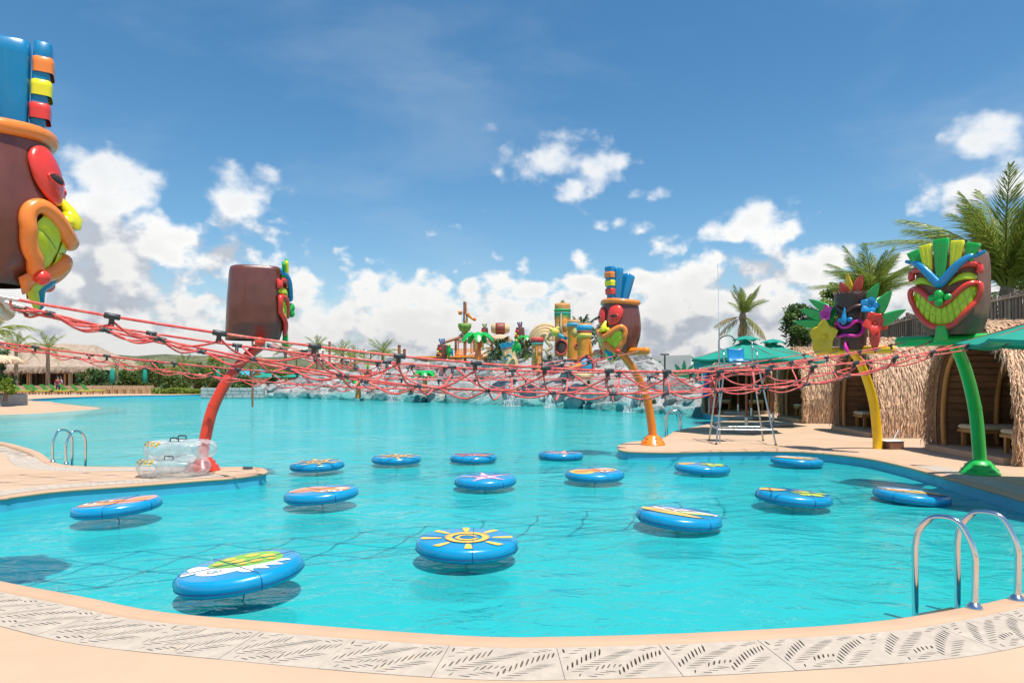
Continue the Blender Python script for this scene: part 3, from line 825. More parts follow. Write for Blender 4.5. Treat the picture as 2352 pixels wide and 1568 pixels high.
# ---- kind B: block head, grin, V brow, five upright feathers on the face
def head_B(root, lean, shell_m, bk=.42):
    hd = Head([(0, .29, .30, bk + .05), (.12, .37, .34, bk + .05), (.3, .43, .38, bk + .04), (.6, .46, .39, bk + .03), (1.0, .465, .37, bk), (1.16, .455, .34, bk - .01), (1.26, .44, .33, bk - .03)], 3.6, 2.27, -lean - .02)
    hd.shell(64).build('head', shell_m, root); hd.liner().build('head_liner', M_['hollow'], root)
    F = hd.face
    fz = [(-.375, -.33, .20, 'green', 1.33), (-.20, -.17, .19, 'yellow', 1.39), (0, 0, .225, 'green', 1.45), (.20, .17, .19, 'yellow', 1.39), (.375, .33, .20, 'green', 1.33)]
    for (ut, ub, w, c, vt) in fz:
        vb = .80 + abs(ub) * .8
        b = F(ub, vb, .055); tp = Vector((ut * 1.12, F(ut, 1.2, 0).y - .085, hd.z0 + vt))
        fo = feather(b, tp, w * .55, w, .045, .06, 8).build('feather', M_[c], root)
        for q in (-.25, .2):
            mb = MB(); pts = [b.lerp(tp, f) + Vector((w * q * .8 * (.62 + .38 * f), -.027 - .003 * f, 0)) for f in (.25, .5, .8, .93)]
            mb.tube(pts, .006, 6); mb.build('feather_groove', M_[c], fo)
    # V brow
    v = [(-.52, 1.20), (-.45, 1.17), (-.34, 1.12), (-.18, .965), (-.07, .83), (0, .765), (.07, .83), (.18, .965), (.34, 1.12), (.45, 1.17), (.52, 1.20)]
    path = []; rr = []
    for p in catmull([(a, b, 0) for a, b in v], 5): path.append(F(p.x, p.y, .105)); rr.append(.018 + .034 * (1 - (abs(p.x) / .53) ** 2))
    mb = MB(); mb.tube(path, rr, 12, flat=1.25); mb.build('brow', M_['blue2'], root)
    for sg in (1, -1):
        v = [(.10, .845), (.16, .93), (.25, 1.005), (.35, 1.035), (.44, 1.01), (.465, .95), (.45, .895)]
        path = []; 
        for p in catmull([(sg * a, b, 0) for a, b in v], 5): path.append(F(p.x, p.y, .055))
        n_ = len(path); mb = MB(); mb.tube(path, [.02 + .032 * math.sin(min(1, i / n_ * 1.5) * 1.5) for i in range(n_)], 12); mb.build('eyebrow', M_['red'], root)
        o = sm([(.085, .735), (.15, .83), (.25, .905), (.36, .915), (.425, .865), (.41, .80), (.30, .805), (.18, .775)]); o = o if sg > 0 else mir(o)
        mb = MB(); mb.pad(o, .05, F, 5, .02); mb.build('eyelid', M_['lime'], root)
    # nose
    mb = MB(); mb.ball(F(0, .60, .10), (.075, .08, .085)); mb.ball(F(0, .50, .12), (.06, .06, .075))
    for sg in (1, -1): mb.ball(F(sg * .10, .565, .07), (.075, .06, .058))
    mb.build('nose', M_['green'], root)
    half = [(.02, .455), (.10, .50), (.21, .61), (.33, .72), (.43, .745), (.475, .69), (.455, .56), (.38, .41), (.27, .26), (.15, .15)]
    pts = [(0, .44)] + half + [(0, .115)] + mir(half[::-1])
    path = [F(p.x, p.y, .055) for p in catmull([(a, b, 0) for a, b in pts], 5, True)]
    mb = MB(); mb.tube(path, .043, 12, closed=True); mb.build('lips', M_['red'], root)
    strip(hd, [(-.44, .70), (-.33, .70), (-.2, .58), (-.1, .48), (0, .43), (.1, .48), (.2, .58), (.33, .70), (.44, .70)], [(-.45, .62), (-.38, .43), (-.27, .28), (-.15, .17), (0, .13), (.15, .17), (.27, .28), (.38, .43), (.45, .62)], .03, 12, 2, M_['lime'], root)
    mb = MB(); b = F(0, .14, .06); mb2 = feather(b, Vector((0, b.y + .0, hd.z0 - .10)), .13, .20, .09, .11, 4); mb2.build('chin', M_['green'], root)
    return hd

def petal(c, tip, wid, th, bend, m, parent, name='petal', up=None):
    """pointed puffy petal from c to tip"""
    c, tip = Vector(c), Vector(tip); ax = tip - c; L = ax.length; ax.normalize()
    up = Vector(up if up else (0, -1, 0)); sd = ax.cross(up).normalized(); up = sd.cross(ax).normalized()
    mb = MB(); vs = []; nu = 10; nv = 8
    for i in range(nu + 1):
        t = i / nu; w = wid * (math.sin(math.pi * min(t * .92 + .08, 1) ** .8) ** .8 if t < 1 else 0) * .5 + .002
        for j in range(nv):
            a = 2 * math.pi * j / nv; 
            q = c + ax * (L * t) + sd * (math.cos(a) * w) + up * (math.sin(a) * th * .5 * math.sin(math.pi * min(t + .08, 1)) + bend * math.sin(math.pi * t * .5) + .35 * abs(math.cos(a)) * w * .6)
            vs.append(q)
    mb.add(vs, [(i * nv + j, i * nv + (j + 1) % nv, (i + 1) * nv + (j + 1) % nv, (i + 1) * nv + j) for i in range(nu) for j in range(nv)] + [tuple(range(nv))], True)
    return mb.build(name, m, parent)

def flower(c, r, m, root, npet=5, facing=(0, -1, 0), rot=0.0, squash=1.0):
    c = Vector(c); f = Vector(facing).normalized(); a = f.cross(Vector((0, 0, 1))).normalized(); b = a.cross(f)
    core = MB(); core.ball(c + f * .02, r * .18); fo = core.build('flower', m, root)
    for k in range(npet):
        an = rot + 2 * math.pi * k / npet
        tip = c + (a * math.cos(an) + b * math.sin(an) * squash) * r + f * .04
        petal(c, tip, r * .95, .05, .05, m, fo, up=f)
    return fo

# ---- kind C: dark carved mask, pink mouth, leaves and flowers at its sides
def head_C(root, lean):
    hd = Head([(0, .255, .26, .25), (.2, .27, .28, .26), (.5, .285, .30, .27), (.8, .30, .305, .28), (1.0, .33, .33, .30), (1.12, .365, .36, .34), (1.21, .375, .37, .35)], 2.6, 2.21, -lean)
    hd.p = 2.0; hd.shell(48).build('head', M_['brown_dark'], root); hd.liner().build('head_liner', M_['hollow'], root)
    F = hd.face
    # jagged crown edge
    mb = MB(); n = 22
    for k in range(n):
        a0 = 2 * math.pi * k / n; a1 = 2 * math.pi * (k + 1) / n; am = (a0 + a1) / 2; z = hd.z0 + 1.19; h = .07 + .03 * ((k * 7) % 3)
        P0 = lambda a, r_, zz: Vector((math.sin(a) * .372 * r_, -lean - math.cos(a) * .365 * r_, zz))
        vs = [P0(a0, 1.01, z), P0(a1, 1.01, z), P0(am, 1.06, z + h), P0(a0, .9, z), P0(a1, .9, z)]
        mb.add(vs, [(0, 1, 2), (1, 4, 2), (4, 3, 2), (3, 0, 2)])
    mb.build('crown_edge', M_['brown_rough'], root)
    # brow ridge and carved eyes
    mb = MB(); mb.tube(tpath(hd, [(-.30, .93), (-.16, .90), (0, .80), (.16, .90), (.30, .93)], 0, .03), .04, 10); mb.build('brow', M_['brown_dark'], root)
    for sg in (1, -1):
        o = sm([(sg * .07, .81), (sg * .13, .85), (sg * .22, .85), (sg * .26, .82), (sg * .18, .79)])
        mb = MB(); mb.pad(o, .02, F, 3, .01); mb.build('eye', M_['hollow'], root)
        mb = MB(); mb.tube(tpath(hd, [(sg * .05, .80), (sg * .14, .775), (sg * .22, .79), (sg * .28, .83)], 0, .02), .012, 8); mb.build('eyelid', M_['brown_dark'], root)
    mb = MB(); mb.tube([F(0, .90, .03), F(0, .80, .05), F(0, .70, .075), F(0, .60, .10), F(0, .55, .08)], [.016, .035, .05, .07, .045], 12)
    for sg in (1, -1): mb.ball(F(sg * .085, .635, .05), (.065, .045, .05))
    mb.build('nose', M_['blue2'], root)
    half = [(.08, .50), (.17, .585), (.27, .60), (.325, .53), (.31, .40), (.24, .31), (.13, .29)]
    pts = [(0, .475)] + half + [(0, .315)] + mir(half[::-1])
    path = [F(p.x, p.y, .035) for p in catmull([(a, b, 0) for a, b in pts], 5, True)]
    mb = MB(); mb.tube(path, .036, 12, closed=True); mb.build('lips', M_['magenta'], root)
    mb = MB(); mb.pad(sm([(0, .46), (.12, .52), (.25, .55), (.28, .42), (.2, .34), (0, .335), (-.2, .34), (-.28, .42), (-.25, .55), (-.12, .52)]), .01, F, 3, .006); mb.build('mouth_inside', M_['hollow'], root)
    mb = MB(); mb.tube([F(0, .17, .03), F(.01, .08, .07), F(.03, .02, .10), F(.06, -.0, .13) + Vector((0, 0, -.07))], [.035, .05, .06, .03], 12, flat=.7); mb.build('chin', M_['magenta'], root)
    # leaves and flowers
    z0 = hd.z0; yb = -lean - .05
    for (x, z, x2, z2, w) in ((-.30, .78, -.80, 1.10, .21), (-.38, .66, -.98, .90, .24), (-.40, .52, -1.12, .66, .22), (-.26, .86, -.30, 1.12, .18),
                              (.30, .86, .55, 1.28, .26), (.42, .62, .78, 1.08, .30), (.44, .48, 1.0, .72, .25)):
        petal((x, yb, z0 + z), (x + (x2 - x) * 1.28, yb - .06, z0 + z + (z2 - z) * 1.25), w, .045, .03, M_['leafgreen'], root, 'leaf')
    flower((-.50, yb - .14, z0 + .30), .40, M_['amber'], root, 5, (-.2, -1, .05), .35)
    flower((-.45, yb - .10, z0 + .80), .23, M_['magenta'], root, 5, (-.5, -1, .2), .1)
    flower((.42, yb - .08, z0 + .90), .21, M_['blue2'], root, 5, (.5, -1, .2), .6)
    fr = flower((.52, yb - .08, z0 + .54), .27, M_['red'], root, 5, (.75, -1, 0), 1.1)
    petal((.54, yb - .08, z0 + .50), (.54, yb - .06, z0 - .10), .22, .05, .03, M_['red'], fr)
    for (x, z, w, c) in ((-.14, 1.50, .2, 'red'), (-.04, 1.66, .19, 'amber'), (.16, 1.60, .22, 'red')):
        petal((x * .5, -lean - .05, z0 + 1.16), (x * 1.6, -lean - .10, z0 + z), w, .05, .02, M_[c], root, 'feather')
    return hd

TIKI = {}
def place_tiki(key, name, label, base, facing, lean, kind, pm, shell=None):
    rz = math.atan2(facing[1], facing[0]) + math.pi / 2
    t = thing(name, label, 'tiki sculpture', (base[0], base[1], 0), rz, 'tiki posts round the lily pad pool')
    tiki_base(t, pm, lean, holes=(kind != 'C'))
    global HZ
    HZ = {'big': 2.34, 'orange': 2.14}.get(key, 2.28)
    {'A': lambda: head_A(t, lean, pm), 'B': lambda: head_B(t, lean, shell, .55 if key == 'red' else .40), 'C': lambda: head_C(t, lean)}[kind]()
    TIKI[key] = Matrix.Translation((base[0], base[1], 0)) @ Matrix.Rotation(rz, 4, 'Z')
    TIKI[key + 'l'] = lean
place_tiki('big', 'tiki_post', 'huge round tiki head with blue feathers and red eye cut off by the left edge', (-4.98, 4.97), (.86, .51), .95, 'A', M_['orange_pole'])
place_tiki('red', 'tiki_post', 'tiki head seen from its plain brown back on a curved red pole', (-5.38, 11.85), (.94, .34), .95, 'B', M_['red_pole'], M_['brown'])
place_tiki('orange', 'tiki_post', 'round tiki head with blue feathers and red mask on a curved orange pole', (3.38, 16.4), (-.80, -.60), 1.10, 'A', M_['orange_pole'])
place_tiki('yellow', 'tiki_post', 'dark carved tiki mask between leaves and flowers on a curved yellow pole', (8.30, 15.5), (-.80, -.60), 1.12, 'C', M_['yellow_pole'])
place_tiki('green', 'tiki_post', 'grinning block tiki head with green and yellow feathers on a curved green pole', (7.81, 11.4), (-.80, -.60), 1.08, 'B', M_['green_pole'], M_['brown_rough'])

# ================================================================== ROPE NETS
TEE = {}
def tee_mesh(sc):
    if sc in TEE: return TEE[sc]
    mb = MB(); mb.tube([(-.055 * sc, 0, 0), (-.05 * sc, 0, 0), (.05 * sc, 0, 0), (.055 * sc, 0, 0)], [.02 * sc, .024 * sc, .024 * sc, .02 * sc], 10)
    mb.tube([(0, 0, 0), (0, 0, -.055 * sc), (0, 0, -.075 * sc)], [.018 * sc, .02 * sc, .023 * sc], 10)
    TEE[sc] = mesh_only(mb, 'tee_connector', M_['black']); return TEE[sc]
def knot_mesh():
    if 'k' in TEE: return TEE['k']
    mb = MB(); mb.tube([(-.028, 0, 0), (-.02, 0, 0), (.02, 0, 0), (.028, 0, 0)], [.012, .021, .021, .012], 8)
    mb.tube([(0, -.024, -.008), (0, .024, -.008)], .016, 8)
    TEE['k'] = mesh_only(mb, 'cross_connector', M_['black']); return TEE['k']
def rope_net(label, A, B, wA, wB, sag, npan, seed, midsag=.20, rr=.0082):
    """A,B beam centres; wA,wB unit vectors along the beams"""
    rnd = random.Random(seed)
    t = thing('rope_net', label, 'rope net', (0, 0, 0), 0, 'red climbing rope nets over the pool')
    A, B = Vector(A), Vector(B); L = (B - A).length
    lat = [-.66, -.24, .24, .66]
    def surf(s, w, drop=0.0):
        """s 0..1 along, w lateral metres"""
        wa = Vector(wA).lerp(Vector(wB), s).normalized()
        c = A.lerp(B, s); e = min(1, math.sin(math.pi * s) * 1.35)
        sg = 4 * s * (1 - s) * sag; m = midsag * (1 - (w / .66) ** 2) * e
        width = 1 - .10 * e
        return c + wa * w * width + Vector((0, 0, -sg - m - drop))
    for w in lat:
        n = 60; path = [surf(.008 + .984 * i / n, w) for i in range(n + 1)]
        mb = MB(); mb.tube(path, rr * (1.12 if abs(w) > .5 else 1), 8); mb.build('long_rope', M_['rope'], t)
        for s0, s1, X in ((0.004, .014, A), (.996, .986, B)):
            mb = MB(); mb.tube([surf(s0, w), surf(s1, w)], [rr * 1.5, rr * 1.5], 10); mb.build('ferrule', M_['steel_dull'], t)
    for side in (1, -1):
        for k in range(1, npan):
            s = (k + (0 if side > 0 else .45)) / npan; w0 = lat[0] * side
            p = surf(s, w0); tg = (surf(s + .01, w0) - surf(s - .01, w0)).normalized()
            inn = (surf(s, 0) - p).normalized()
            # tee points inwards and down
            zax = -(inn * .45 + Vector((0, 0, -1))).normalized(); xax = tg; yax = zax.cross(xax).normalized(); zax = xax.cross(yax)
            Mx = Matrix((xax, yax, zax)).transposed().to_4x4(); Mx.translation = p
            inst(tee_mesh(1.0 if side > 0 else .85), 'tee_connector', t, Mx)
            # looped rope: from this tee down over the net and back up to the next long rope
            pp = 1 / npan; ds = rnd.uniform(-.06, .06) * pp; l1, l2, w3 = lat[1] * side, lat[2] * side, lat[3] * side
            j = lambda a: a * rnd.uniform(.5, 1.4)
            pts = [(s, w0, .07), (s - .26 * pp + ds, (w0 + l1) / 2 + .05 * side, j(.05)), (s - .50 * pp + ds, l1, .0), (s - .76 * pp, 0, j(.045)), (s - 1.02 * pp, l2, .0), (s - 1.28 * pp, (l2 + w3) / 2, j(.05)), (s - 1.50 * pp, w3, .0)]
            P_ = [surf(min(max(a, .01), .99), b, c_) for a, b, c_ in pts]
            mb = MB(); mb.tube(catmull(P_, 6), rr, 8); mb.build('cross_rope', M_['rope'], t)
            for q in (2, 4):
                a, b, c_ = pts[q]; a = min(max(a, .01), .99)
                p = surf(a, b); tg2 = (surf(a + .01, b) - p).normalized(); z = Vector((0, 0, 1)); y = z.cross(tg2).normalized(); z = tg2.cross(y)
                M2 = Matrix((tg2, y, z)).transposed().to_4x4(); M2.translation = p; inst(knot_mesh(), 'cross_connector', t, M2)
    return t
def beam(key):
    M = TIKI[key]; c = M @ Vector((0, -TIKI[key + 'l'] - .07, 2.20)); w = (M.to_3x3() @ Vector((1, 0, 0))).normalized(); return c, w
cA, wA = beam('big'); cB, wB = beam('green')
rope_net('nearest red rope net, from the big left tiki across to the green pole', cA, cB, wA, -wB, .53, 16, 1, midsag=.29, rr=.0098)
cA, wA = beam('red'); cB, wB = beam('orange')
rope_net('farthest red rope net, strung from the red pole to the orange pole', cA, cB, wA, -wB, .42, 12, 2)
cB, wB = beam('yellow'); cA = Vector((-8.3, 9.9, 2.24)); wA = Vector((.42, -.9, 0))
rope_net('low middle red rope net, from the left edge to the yellow pole', cA, cB, wA, -wB, .66, 18, 3)
# ================================================================== LILY PAD FLOATS
M_['pad_blue'] = mat('blue_vinyl_foam', (.001, .265, .50), .25, var=.08, vs=3, bump=.10, bs=26, coat=.4, bdist=.006, grime=.06)
M_['strap'] = mat('navy_strap', (.008, .05, .17), .6)
PR = {'y': mat('print_yellow', (.85, .52, .07), .35), 'o': mat('print_orange', (.85, .30, .07), .35), 'p': mat('print_pink', (.86, .34, .28), .35), 'w': mat('print_white', (.85, .84, .8), .35),
      'g': mat('print_green', (.20, .46, .07), .35), 'l': mat('print_lime', (.52, .62, .08), .35), 'k': mat('print_black', (.02, .02, .03), .35), 'r': mat('print_red', (.70, .09, .07), .35), 'm': mat('print_magenta', (.80, .36, .52), .35), 'b': mat('print_blue', (.02, .30, .60), .35)}
def ell(cx, cy, a, b, n=28, rot=0.0):
    return [(cx + a * math.cos(q) * math.cos(rot) - b * math.sin(q) * math.sin(rot), cy + a * math.cos(q) * math.sin(rot) + b * math.sin(q) * math.cos(rot)) for q in [2 * math.pi * k / n for k in range(n)]]
def ringpoly(r0, r1, a0, a1, n=20, cx=0, cy=0):
    o = [(cx + r1 * math.cos(a0 + (a1 - a0) * k / n), cy + r1 * math.sin(a0 + (a1 - a0) * k / n)) for k in range(n + 1)]
    return o + [(cx + r0 * math.cos(a0 + (a1 - a0) * k / n), cy + r0 * math.sin(a0 + (a1 - a0) * k / n)) for k in range(n, -1, -1)]
def rotp(p, a, dx=0, dy=0): return [(x * math.cos(a) - y * math.sin(a) + dx, x * math.sin(a) + y * math.cos(a) + dy) for x, y in p]
def art_sun():
    a = []
    for k in range(8): a.append(('y', rotp(sm([(.25, -.02), (.42, -.035), (.45, 0), (.42, .035), (.25, .02)], 3), k * math.pi / 4 + .1)))
    a += [('y', ringpoly(.14, .205, 0, 3.2)), ('y', ringpoly(.14, .205, 3.1, 6.3)), ('y', ringpoly(.07, .10, .4, 3.4)), ('y', ringpoly(.075, .115, 3.3, 6.0)), ('o', ringpoly(.198, .206, 0, 3.2)), ('o', ringpoly(.198, .206, 3.1, 6.3))]
    return a
def art_turtle():
    a = [('w', sm([(-.40, -.02), (-.36, .05), (-.20, -.02), (-.16, -.12), (-.30, -.12)])), ('w', sm([(-.20, -.02), (-.26, -.18), (-.10, -.25), (.02, -.20), (.10, -.10)])),
         ('w', sm([(.02, -.08), (.10, -.22), (.20, -.24), (.17, -.16), (.30, -.19), (.24, -.10), (.38, -.12), (.30, -.03), (.40, .0), (.28, .05)])), ('w', sm([(-.38, -.10), (-.44, -.20), (-.34, -.19), (-.24, -.10)])),
         ('g', sm([(-.26, .02), (-.24, .20), (-.08, .33), (.12, .33), (.26, .20), (.30, .04), (.14, -.06), (-.10, -.07)])),
         ('k', ell(-.13, -.15, .055, .038)), ('w', ell(-.13, -.15, .045, .030)), ('b', ell(-.125, -.15, .022, .020)), ('w', ell(-.20, -.10, .03, .02))]
    for (x, y, s) in ((-.15, .17, .05), (0, .24, .055), (.14, .19, .05), (-.05, .09, .055), (.11, .05, .05), (.22, .07, .035), (-.19, .04, .04), (.03, -.01, .035), (.21, .15, .02)): a.append(('y', ell(x, y, s, s * .8)))
    return a
def art_fish(body='o', b2='p'):
    return [(b2, sm([(.0, -.12), (.08, .16), (.26, .24), (.42, .14), (.40, -.10), (.22, -.20)])), (body, sm([(.10, -.06), (.16, .10), (.28, .15), (.36, .06), (.30, -.08), (.18, -.11)])),
            (body, sm([(-.38, -.10), (-.30, .10), (-.10, .16), (.06, .08), (.10, -.10), (-.06, -.20), (-.26, -.20)])),
            ('w', ell(-.30, .04, .075, .055)), ('w', ell(-.14, .08, .075, .055)), ('k', ell(-.30, .035, .035, .028)), ('k', ell(-.14, .075, .035, .028)), ('w', sm([(-.34, -.12), (-.22, -.09), (-.10, -.12), (-.22, -.15)]))]
def art_star(c='m'):
    o = []
    for k in range(10):
        r_ = .43 if k % 2 == 0 else .14; an = math.pi * k / 5 + .3; o.append((r_ * math.cos(an), r_ * math.sin(an)))
    s2 = [(x * .42, y * .42) for x, y in o]
    return [(c, sm(o, 4)), ('w', sm(s2, 4)), (c, ell(0, 0, .05, .05))] + [('w', ell(.25 * math.cos(math.pi * k / 2.5 + .3), .25 * math.sin(math.pi * k / 2.5 + .3), .035, .02, rot=math.pi * k / 2.5 + .3)) for k in range(5)]
def board(a, dx, dy, c1, c2, L=.42, w=.085):
    def bo(f): return rotp(sm([(-L * f, 0), (-L * .5 * f, w * f), (L * .3 * f, w * .9 * f), (L * .95 * f, 0), (L * .3 * f, -w * .9 * f), (-L * .5 * f, -w * f)]), a, dx, dy)
    return [('k', bo(1.025)), (c1, bo(1.0)), (c2, rotp(sm([(-L * .85, 0), (-L * .3, w * .45), (L * .5, w * .3), (L * .9, 0), (L * .5, -w * .05), (-L * .3, -w * .1)]), a, dx, dy)), ('w', rotp([(-L * .8, -.004), (L * .85, -.004), (L * .85, .004), (-L * .8, .004)], a, dx, dy))]
def art_boards(): return board(-.55, .12, .06, 'w', 'r') + board(-.30, .05, -.02, 'l', 'w', .34, .06) + board(-.75, -.14, -.05, 'y', 'o', .40)
def art_boards2(): return board(-.12, .02, .10, 'w', 'p') + board(-.20, .03, -.06, 'y', 'o', .38) + board(-.3, .2, .0, 'l', 'g', .2, .04)
def art_flower():
    a = board(.15, -.24, .16, 'y', 'o', .24, .10)
    for k in range(5):
        an = 2 * math.pi * k / 5 + .2; a.append(('l', rotp(sm([(.02, 0), (.12, .07), (.20, .03), (.20, -.03), (.12, -.07)], 3), an, .16, -.08)))
    return a + [('g', ell(.16, -.08, .04, .04)), ('y', sm([(-.02, .06), (.1, .12), (.24, .1), (.1, .09)], 3)), ('l', sm([(.28, .05), (.38, .0), (.40, -.08), (.33, -.05)], 3))]
def art_crab():
    return [('r', sm([(-.25, 0), (-.12, .13), (.12, .13), (.25, 0), (.12, -.10), (-.12, -.10)])), ('p', sm([(-.16, .0), (0, .07), (.16, 0), (0, -.05)])), ('r', sm([(.22, .08), (.34, .2), (.40, .08), (.3, .1)])), ('r', sm([(-.22, .08), (-.34, .2), (-.40, .08), (-.3, .1)])),
            ('w', ell(-.07, -.13, .05, .04)), ('w', ell(.07, -.13, .05, .04)), ('k', ell(-.07, -.14, .02, .02)), ('k', ell(.07, -.14, .02, .02)), ('o', sm([(-.3, -.12), (-.2, -.08), (-.14, -.14), (-.26, -.2)])), ('o', sm([(.3, -.12), (.2, -.08), (.14, -.14), (.26, -.2)]))]
PADR = .5; PT = .068
pm_ = MB(); prof = [(0, -PT), (PADR * .86, -PT), (PADR * .95, -PT * .86), (PADR * .987, -PT * .45), (PADR, 0), (PADR * .99, PT * .42), (PADR * .968, PT * .78), (PADR * .93, PT * .96), (PADR * .87, PT), (0, PT + .002)]
pm_.lathe(prof, n=72); PADMESH = mesh_only(pm_, 'pad_body', M_['pad_blue'])
sm_ = MB(); sm_.tube([(PADR * 1.0005 * math.cos(a), PADR * 1.0005 * math.sin(a), -PT * .35) for a in [2 * math.pi * k / 72 for k in range(72)]], .0035, 6, closed=True); SEAM = mesh_only(sm_, 'seam', M_['strap'])
FLOATS = [ # px, py, apparent width, roll deg, art, art rotation, hover, label
 (553, 1311, 300, -7.5, art_turtle, 0.0, 'large round blue pool float with a green and yellow turtle picture'),
 (1073, 1247, 235, 0.5, art_sun, 0.0, 'round blue pool float with an orange spiral sun, in the middle foreground'),
 (270, 1161, 213, -5.5, art_fish, 0.2, 'tilted blue pool float with an orange cartoon face, left in the pool below the peninsula'),
 (739, 1133, 171, -4.5, lambda: art_fish('o', 'p'), 2.7, 'blue pool float with an orange and pink cartoon fish, third from the left'),
 (729, 1067, 126, -1.5, art_sun, .3, 'far blue pool float with a pale yellow sun, left of its look-alike'),
 (911, 1053, 113, 0.0, art_sun, .9, 'far blue pool float with a pale yellow sun, second in the back row'),
 (1087, 1050, 108, 0.0, art_crab, 0.0, 'small far blue pool float with a red crab picture'),
 (1115, 1102, 142, -1.0, lambda: art_star('m'), 0.2, 'blue pool float with a pink and white starfish picture'),
 (1288, 1044, 103, 0.5, lambda: art_star('p'), .9, 'farthest and smallest blue pool float with a faint pink star'),
 (1366, 1088, 135, -.5, lambda: art_fish('o', 'y'), 3.4, 'blue pool float with a yellow and orange fish, left of the orange pole reflection'),
 (1613, 1073, 127, 2.0, art_flower, .3, 'small blue pool float with faded green flower, right of the orange pole'),
 (1830, 1057, 122, 2.5, art_boards, .4, 'small far blue pool float with red and white surfboards, nearest the right bank'),
 (1822, 1139, 180, 4.0, art_flower, 0.0, 'blue pool float with orange board tip and lime flower'),
 (2093, 1137, 182, 5.0, art_boards2, -.1, 'tilted blue pool float with white striped surfboards, rightmost float'),
 (1559, 1186, 198, 5.0, art_boards, .1, 'blue pool float with three crossed surfboards in front of the orange pole')]
for (px, py, w, roll, art, ar, lab) in FLOATS:
    ca = math.cos(math.atan((px - CXU) / FU)); d = 2 * PADR * FU / w / ca
    z = HC - (py - HU) / FU * d
    z = max(-.13, z - .015)
    c = Vector(((px - CXU) / FU * d, d, z))
    t = thing('lily_pad_float', lab, 'pool float', c, 0, 'lily pad floats in the activity pool')
    tilt_f = R(1.5)
    t.rotation_euler = (tilt_f * random.uniform(-.3, .6), R(roll * .8), 0)
    inst(PADMESH, 'pad_body', t, Matrix.Rotation(random.uniform(0, 6), 4, 'Z')); inst(SEAM, 'seam', t)
    lay = {}; zz = PT + .003
    for k, (cname, poly) in enumerate(art()):
        poly = rotp([(x * 1.06, y * 1.12) for x, y in poly], ar)
        poly = [(x, y) if math.hypot(x, y) < .445 else (x * .445 / math.hypot(x, y), y * .445 / math.hypot(x, y)) for x, y in poly]
        lay.setdefault(cname, MB()).flat(poly, zz + .0006 * k)
    for cname, m in lay.items(): m.build('printed_picture', PR[cname], t, norm=False)
    # straps: thin cords over the top and down the sides, a Y split near the rim
    a0 = random.uniform(-.6, .6); mb = MB()
    def over(a, b, off):
        pts = []
        ca_, sa_ = math.cos(a), math.sin(a)
        hw = math.sqrt(max(PADR ** 2 - off ** 2, .01))
        for q in range(-12, 13):
            x = hw * q / 12 * .965; r_ = math.hypot(x, off); zt = PT + .008
            if r_ > PADR * .9: zt = PT * .90 + .006
            pts.append((x * ca_ - off * sa_, x * sa_ + off * ca_, zt))
        for sg, s_ in ((1, 1), (-1, -1)):
            pass
        e0 = pts[0]; e1 = pts[-1]
        def down(e):
            v = Vector((e[0], e[1], 0)).normalized(); 
            return [v * (PADR * .955 + .004) + Vector((0, 0, PT * .80)), v * (PADR * .992 + .004) + Vector((0, 0, PT * .4)), v * (PADR + .005), v * (PADR * .987 + .005) + Vector((0, 0, -PT * .45)), v * (PADR * .93 + .005) + Vector((0, 0, -PT * .9))]
        return list(reversed(down(e0))) + [Vector(p) for p in pts[1:-1]] + down(e1)
    for a in (a0 + .25, a0 + math.pi / 2 + .5):
        mb.tube(over(a, 0, .06 * math.sin(a * 3)), .0026, 6)
    mb.build('strap', M_['strap'], t)
    # tether to the pool floor
    mb = MB(); nseg = 14; b0 = -PT; b1 = FLOOR_Z - z + .02
    L = b0 - b1
    if L > .05:
        pts = [(.02 * math.sin(k * 1.9) * (1 - k / nseg * .5), .012 * math.cos(k * 2.3), b0 - L * k / nseg) for k in range(nseg + 1)]
        mb.tube(pts, .0045, 6); mb.build('tether', M_['strap'], t)

# ================================================================== POOL LADDERS
def ladder(p0, p1, inward, h, label, r=.021, reach=.46, steps=True):
    """two hoops; p0,p1 deck points; inward unit vector to the water"""
    t = thing('pool_ladder', label, 'pool ladder', (0, 0, 0)); inn = Vector(inward).normalized(); ups = []
    for p in (p0, p1):
        p = Vector(p); prof = [(0, .0), (-.005, .25), (.0, h * .62), (.045, h * .83), (reach * .27, h * .97), (reach * .5, h), (reach * .73, h * .96), (reach * .93, h * .80), (reach * 1.0, h * .58), (reach, .15), (reach, -.2), (reach + .01, -.44)]
        path = [p + inn * a + Vector((0, 0, b)) for a, b in catmull2(prof, 5)]
        mb = MB(); mb.tube(path, r, 18); hr = mb.build('handrail', M_['steel'], t)
        mb = MB(); mb.lathe([(r * 2.4, 0), (r * 2.35, .008), (r * 1.9, .022), (r * 1.25, .038), (r * 1.02, .042)], p, 24); mb.build('cover_plate', M_['steel'], hr)
        ups.append(p + inn * reach)
    a, b = ups
    for z in (-.17, -.40):
        mb = MB(); c = (a + b) / 2; ln = (b - a).length; ang = math.atan2((b - a).y, (b - a).x)
        mb.box((c.x, c.y, z), (ln - .03, .075, .03), ang, bev=.01); mb.build('step', M_['steel'], t)
    return t
def catmull2(pts, n): return [(p.x, p.y) for p in catmull([(a, b, 0) for a, b in pts], n)]
pa = Wp(2238, 1396); pb = Wp(2336, 1377)
ladder(pa, pb, (-.62, .78, 0), .60, 'shiny steel pool ladder in the right foreground', r=.0225, reach=.38)
pa = Wp(126, 1061); pb = Wp(141, 1066) 
pa = Vector((pa.x - .05, pa.y + .02, 0)); pb = pa + Vector((.45, -.30, 0))
ladder(pa, pb, (.55, .84, 0), .60, 'steel pool ladder on the left peninsula', r=.022, reach=.34)
pa = Wp(1556, 990) + Vector((.06, .0, 0)); ladder(pa, pa + Vector((.16, .42, 0)), (-1, .25, 0), .62, 'small distant steel pool ladder behind the orange pole', r=.022, reach=.42)

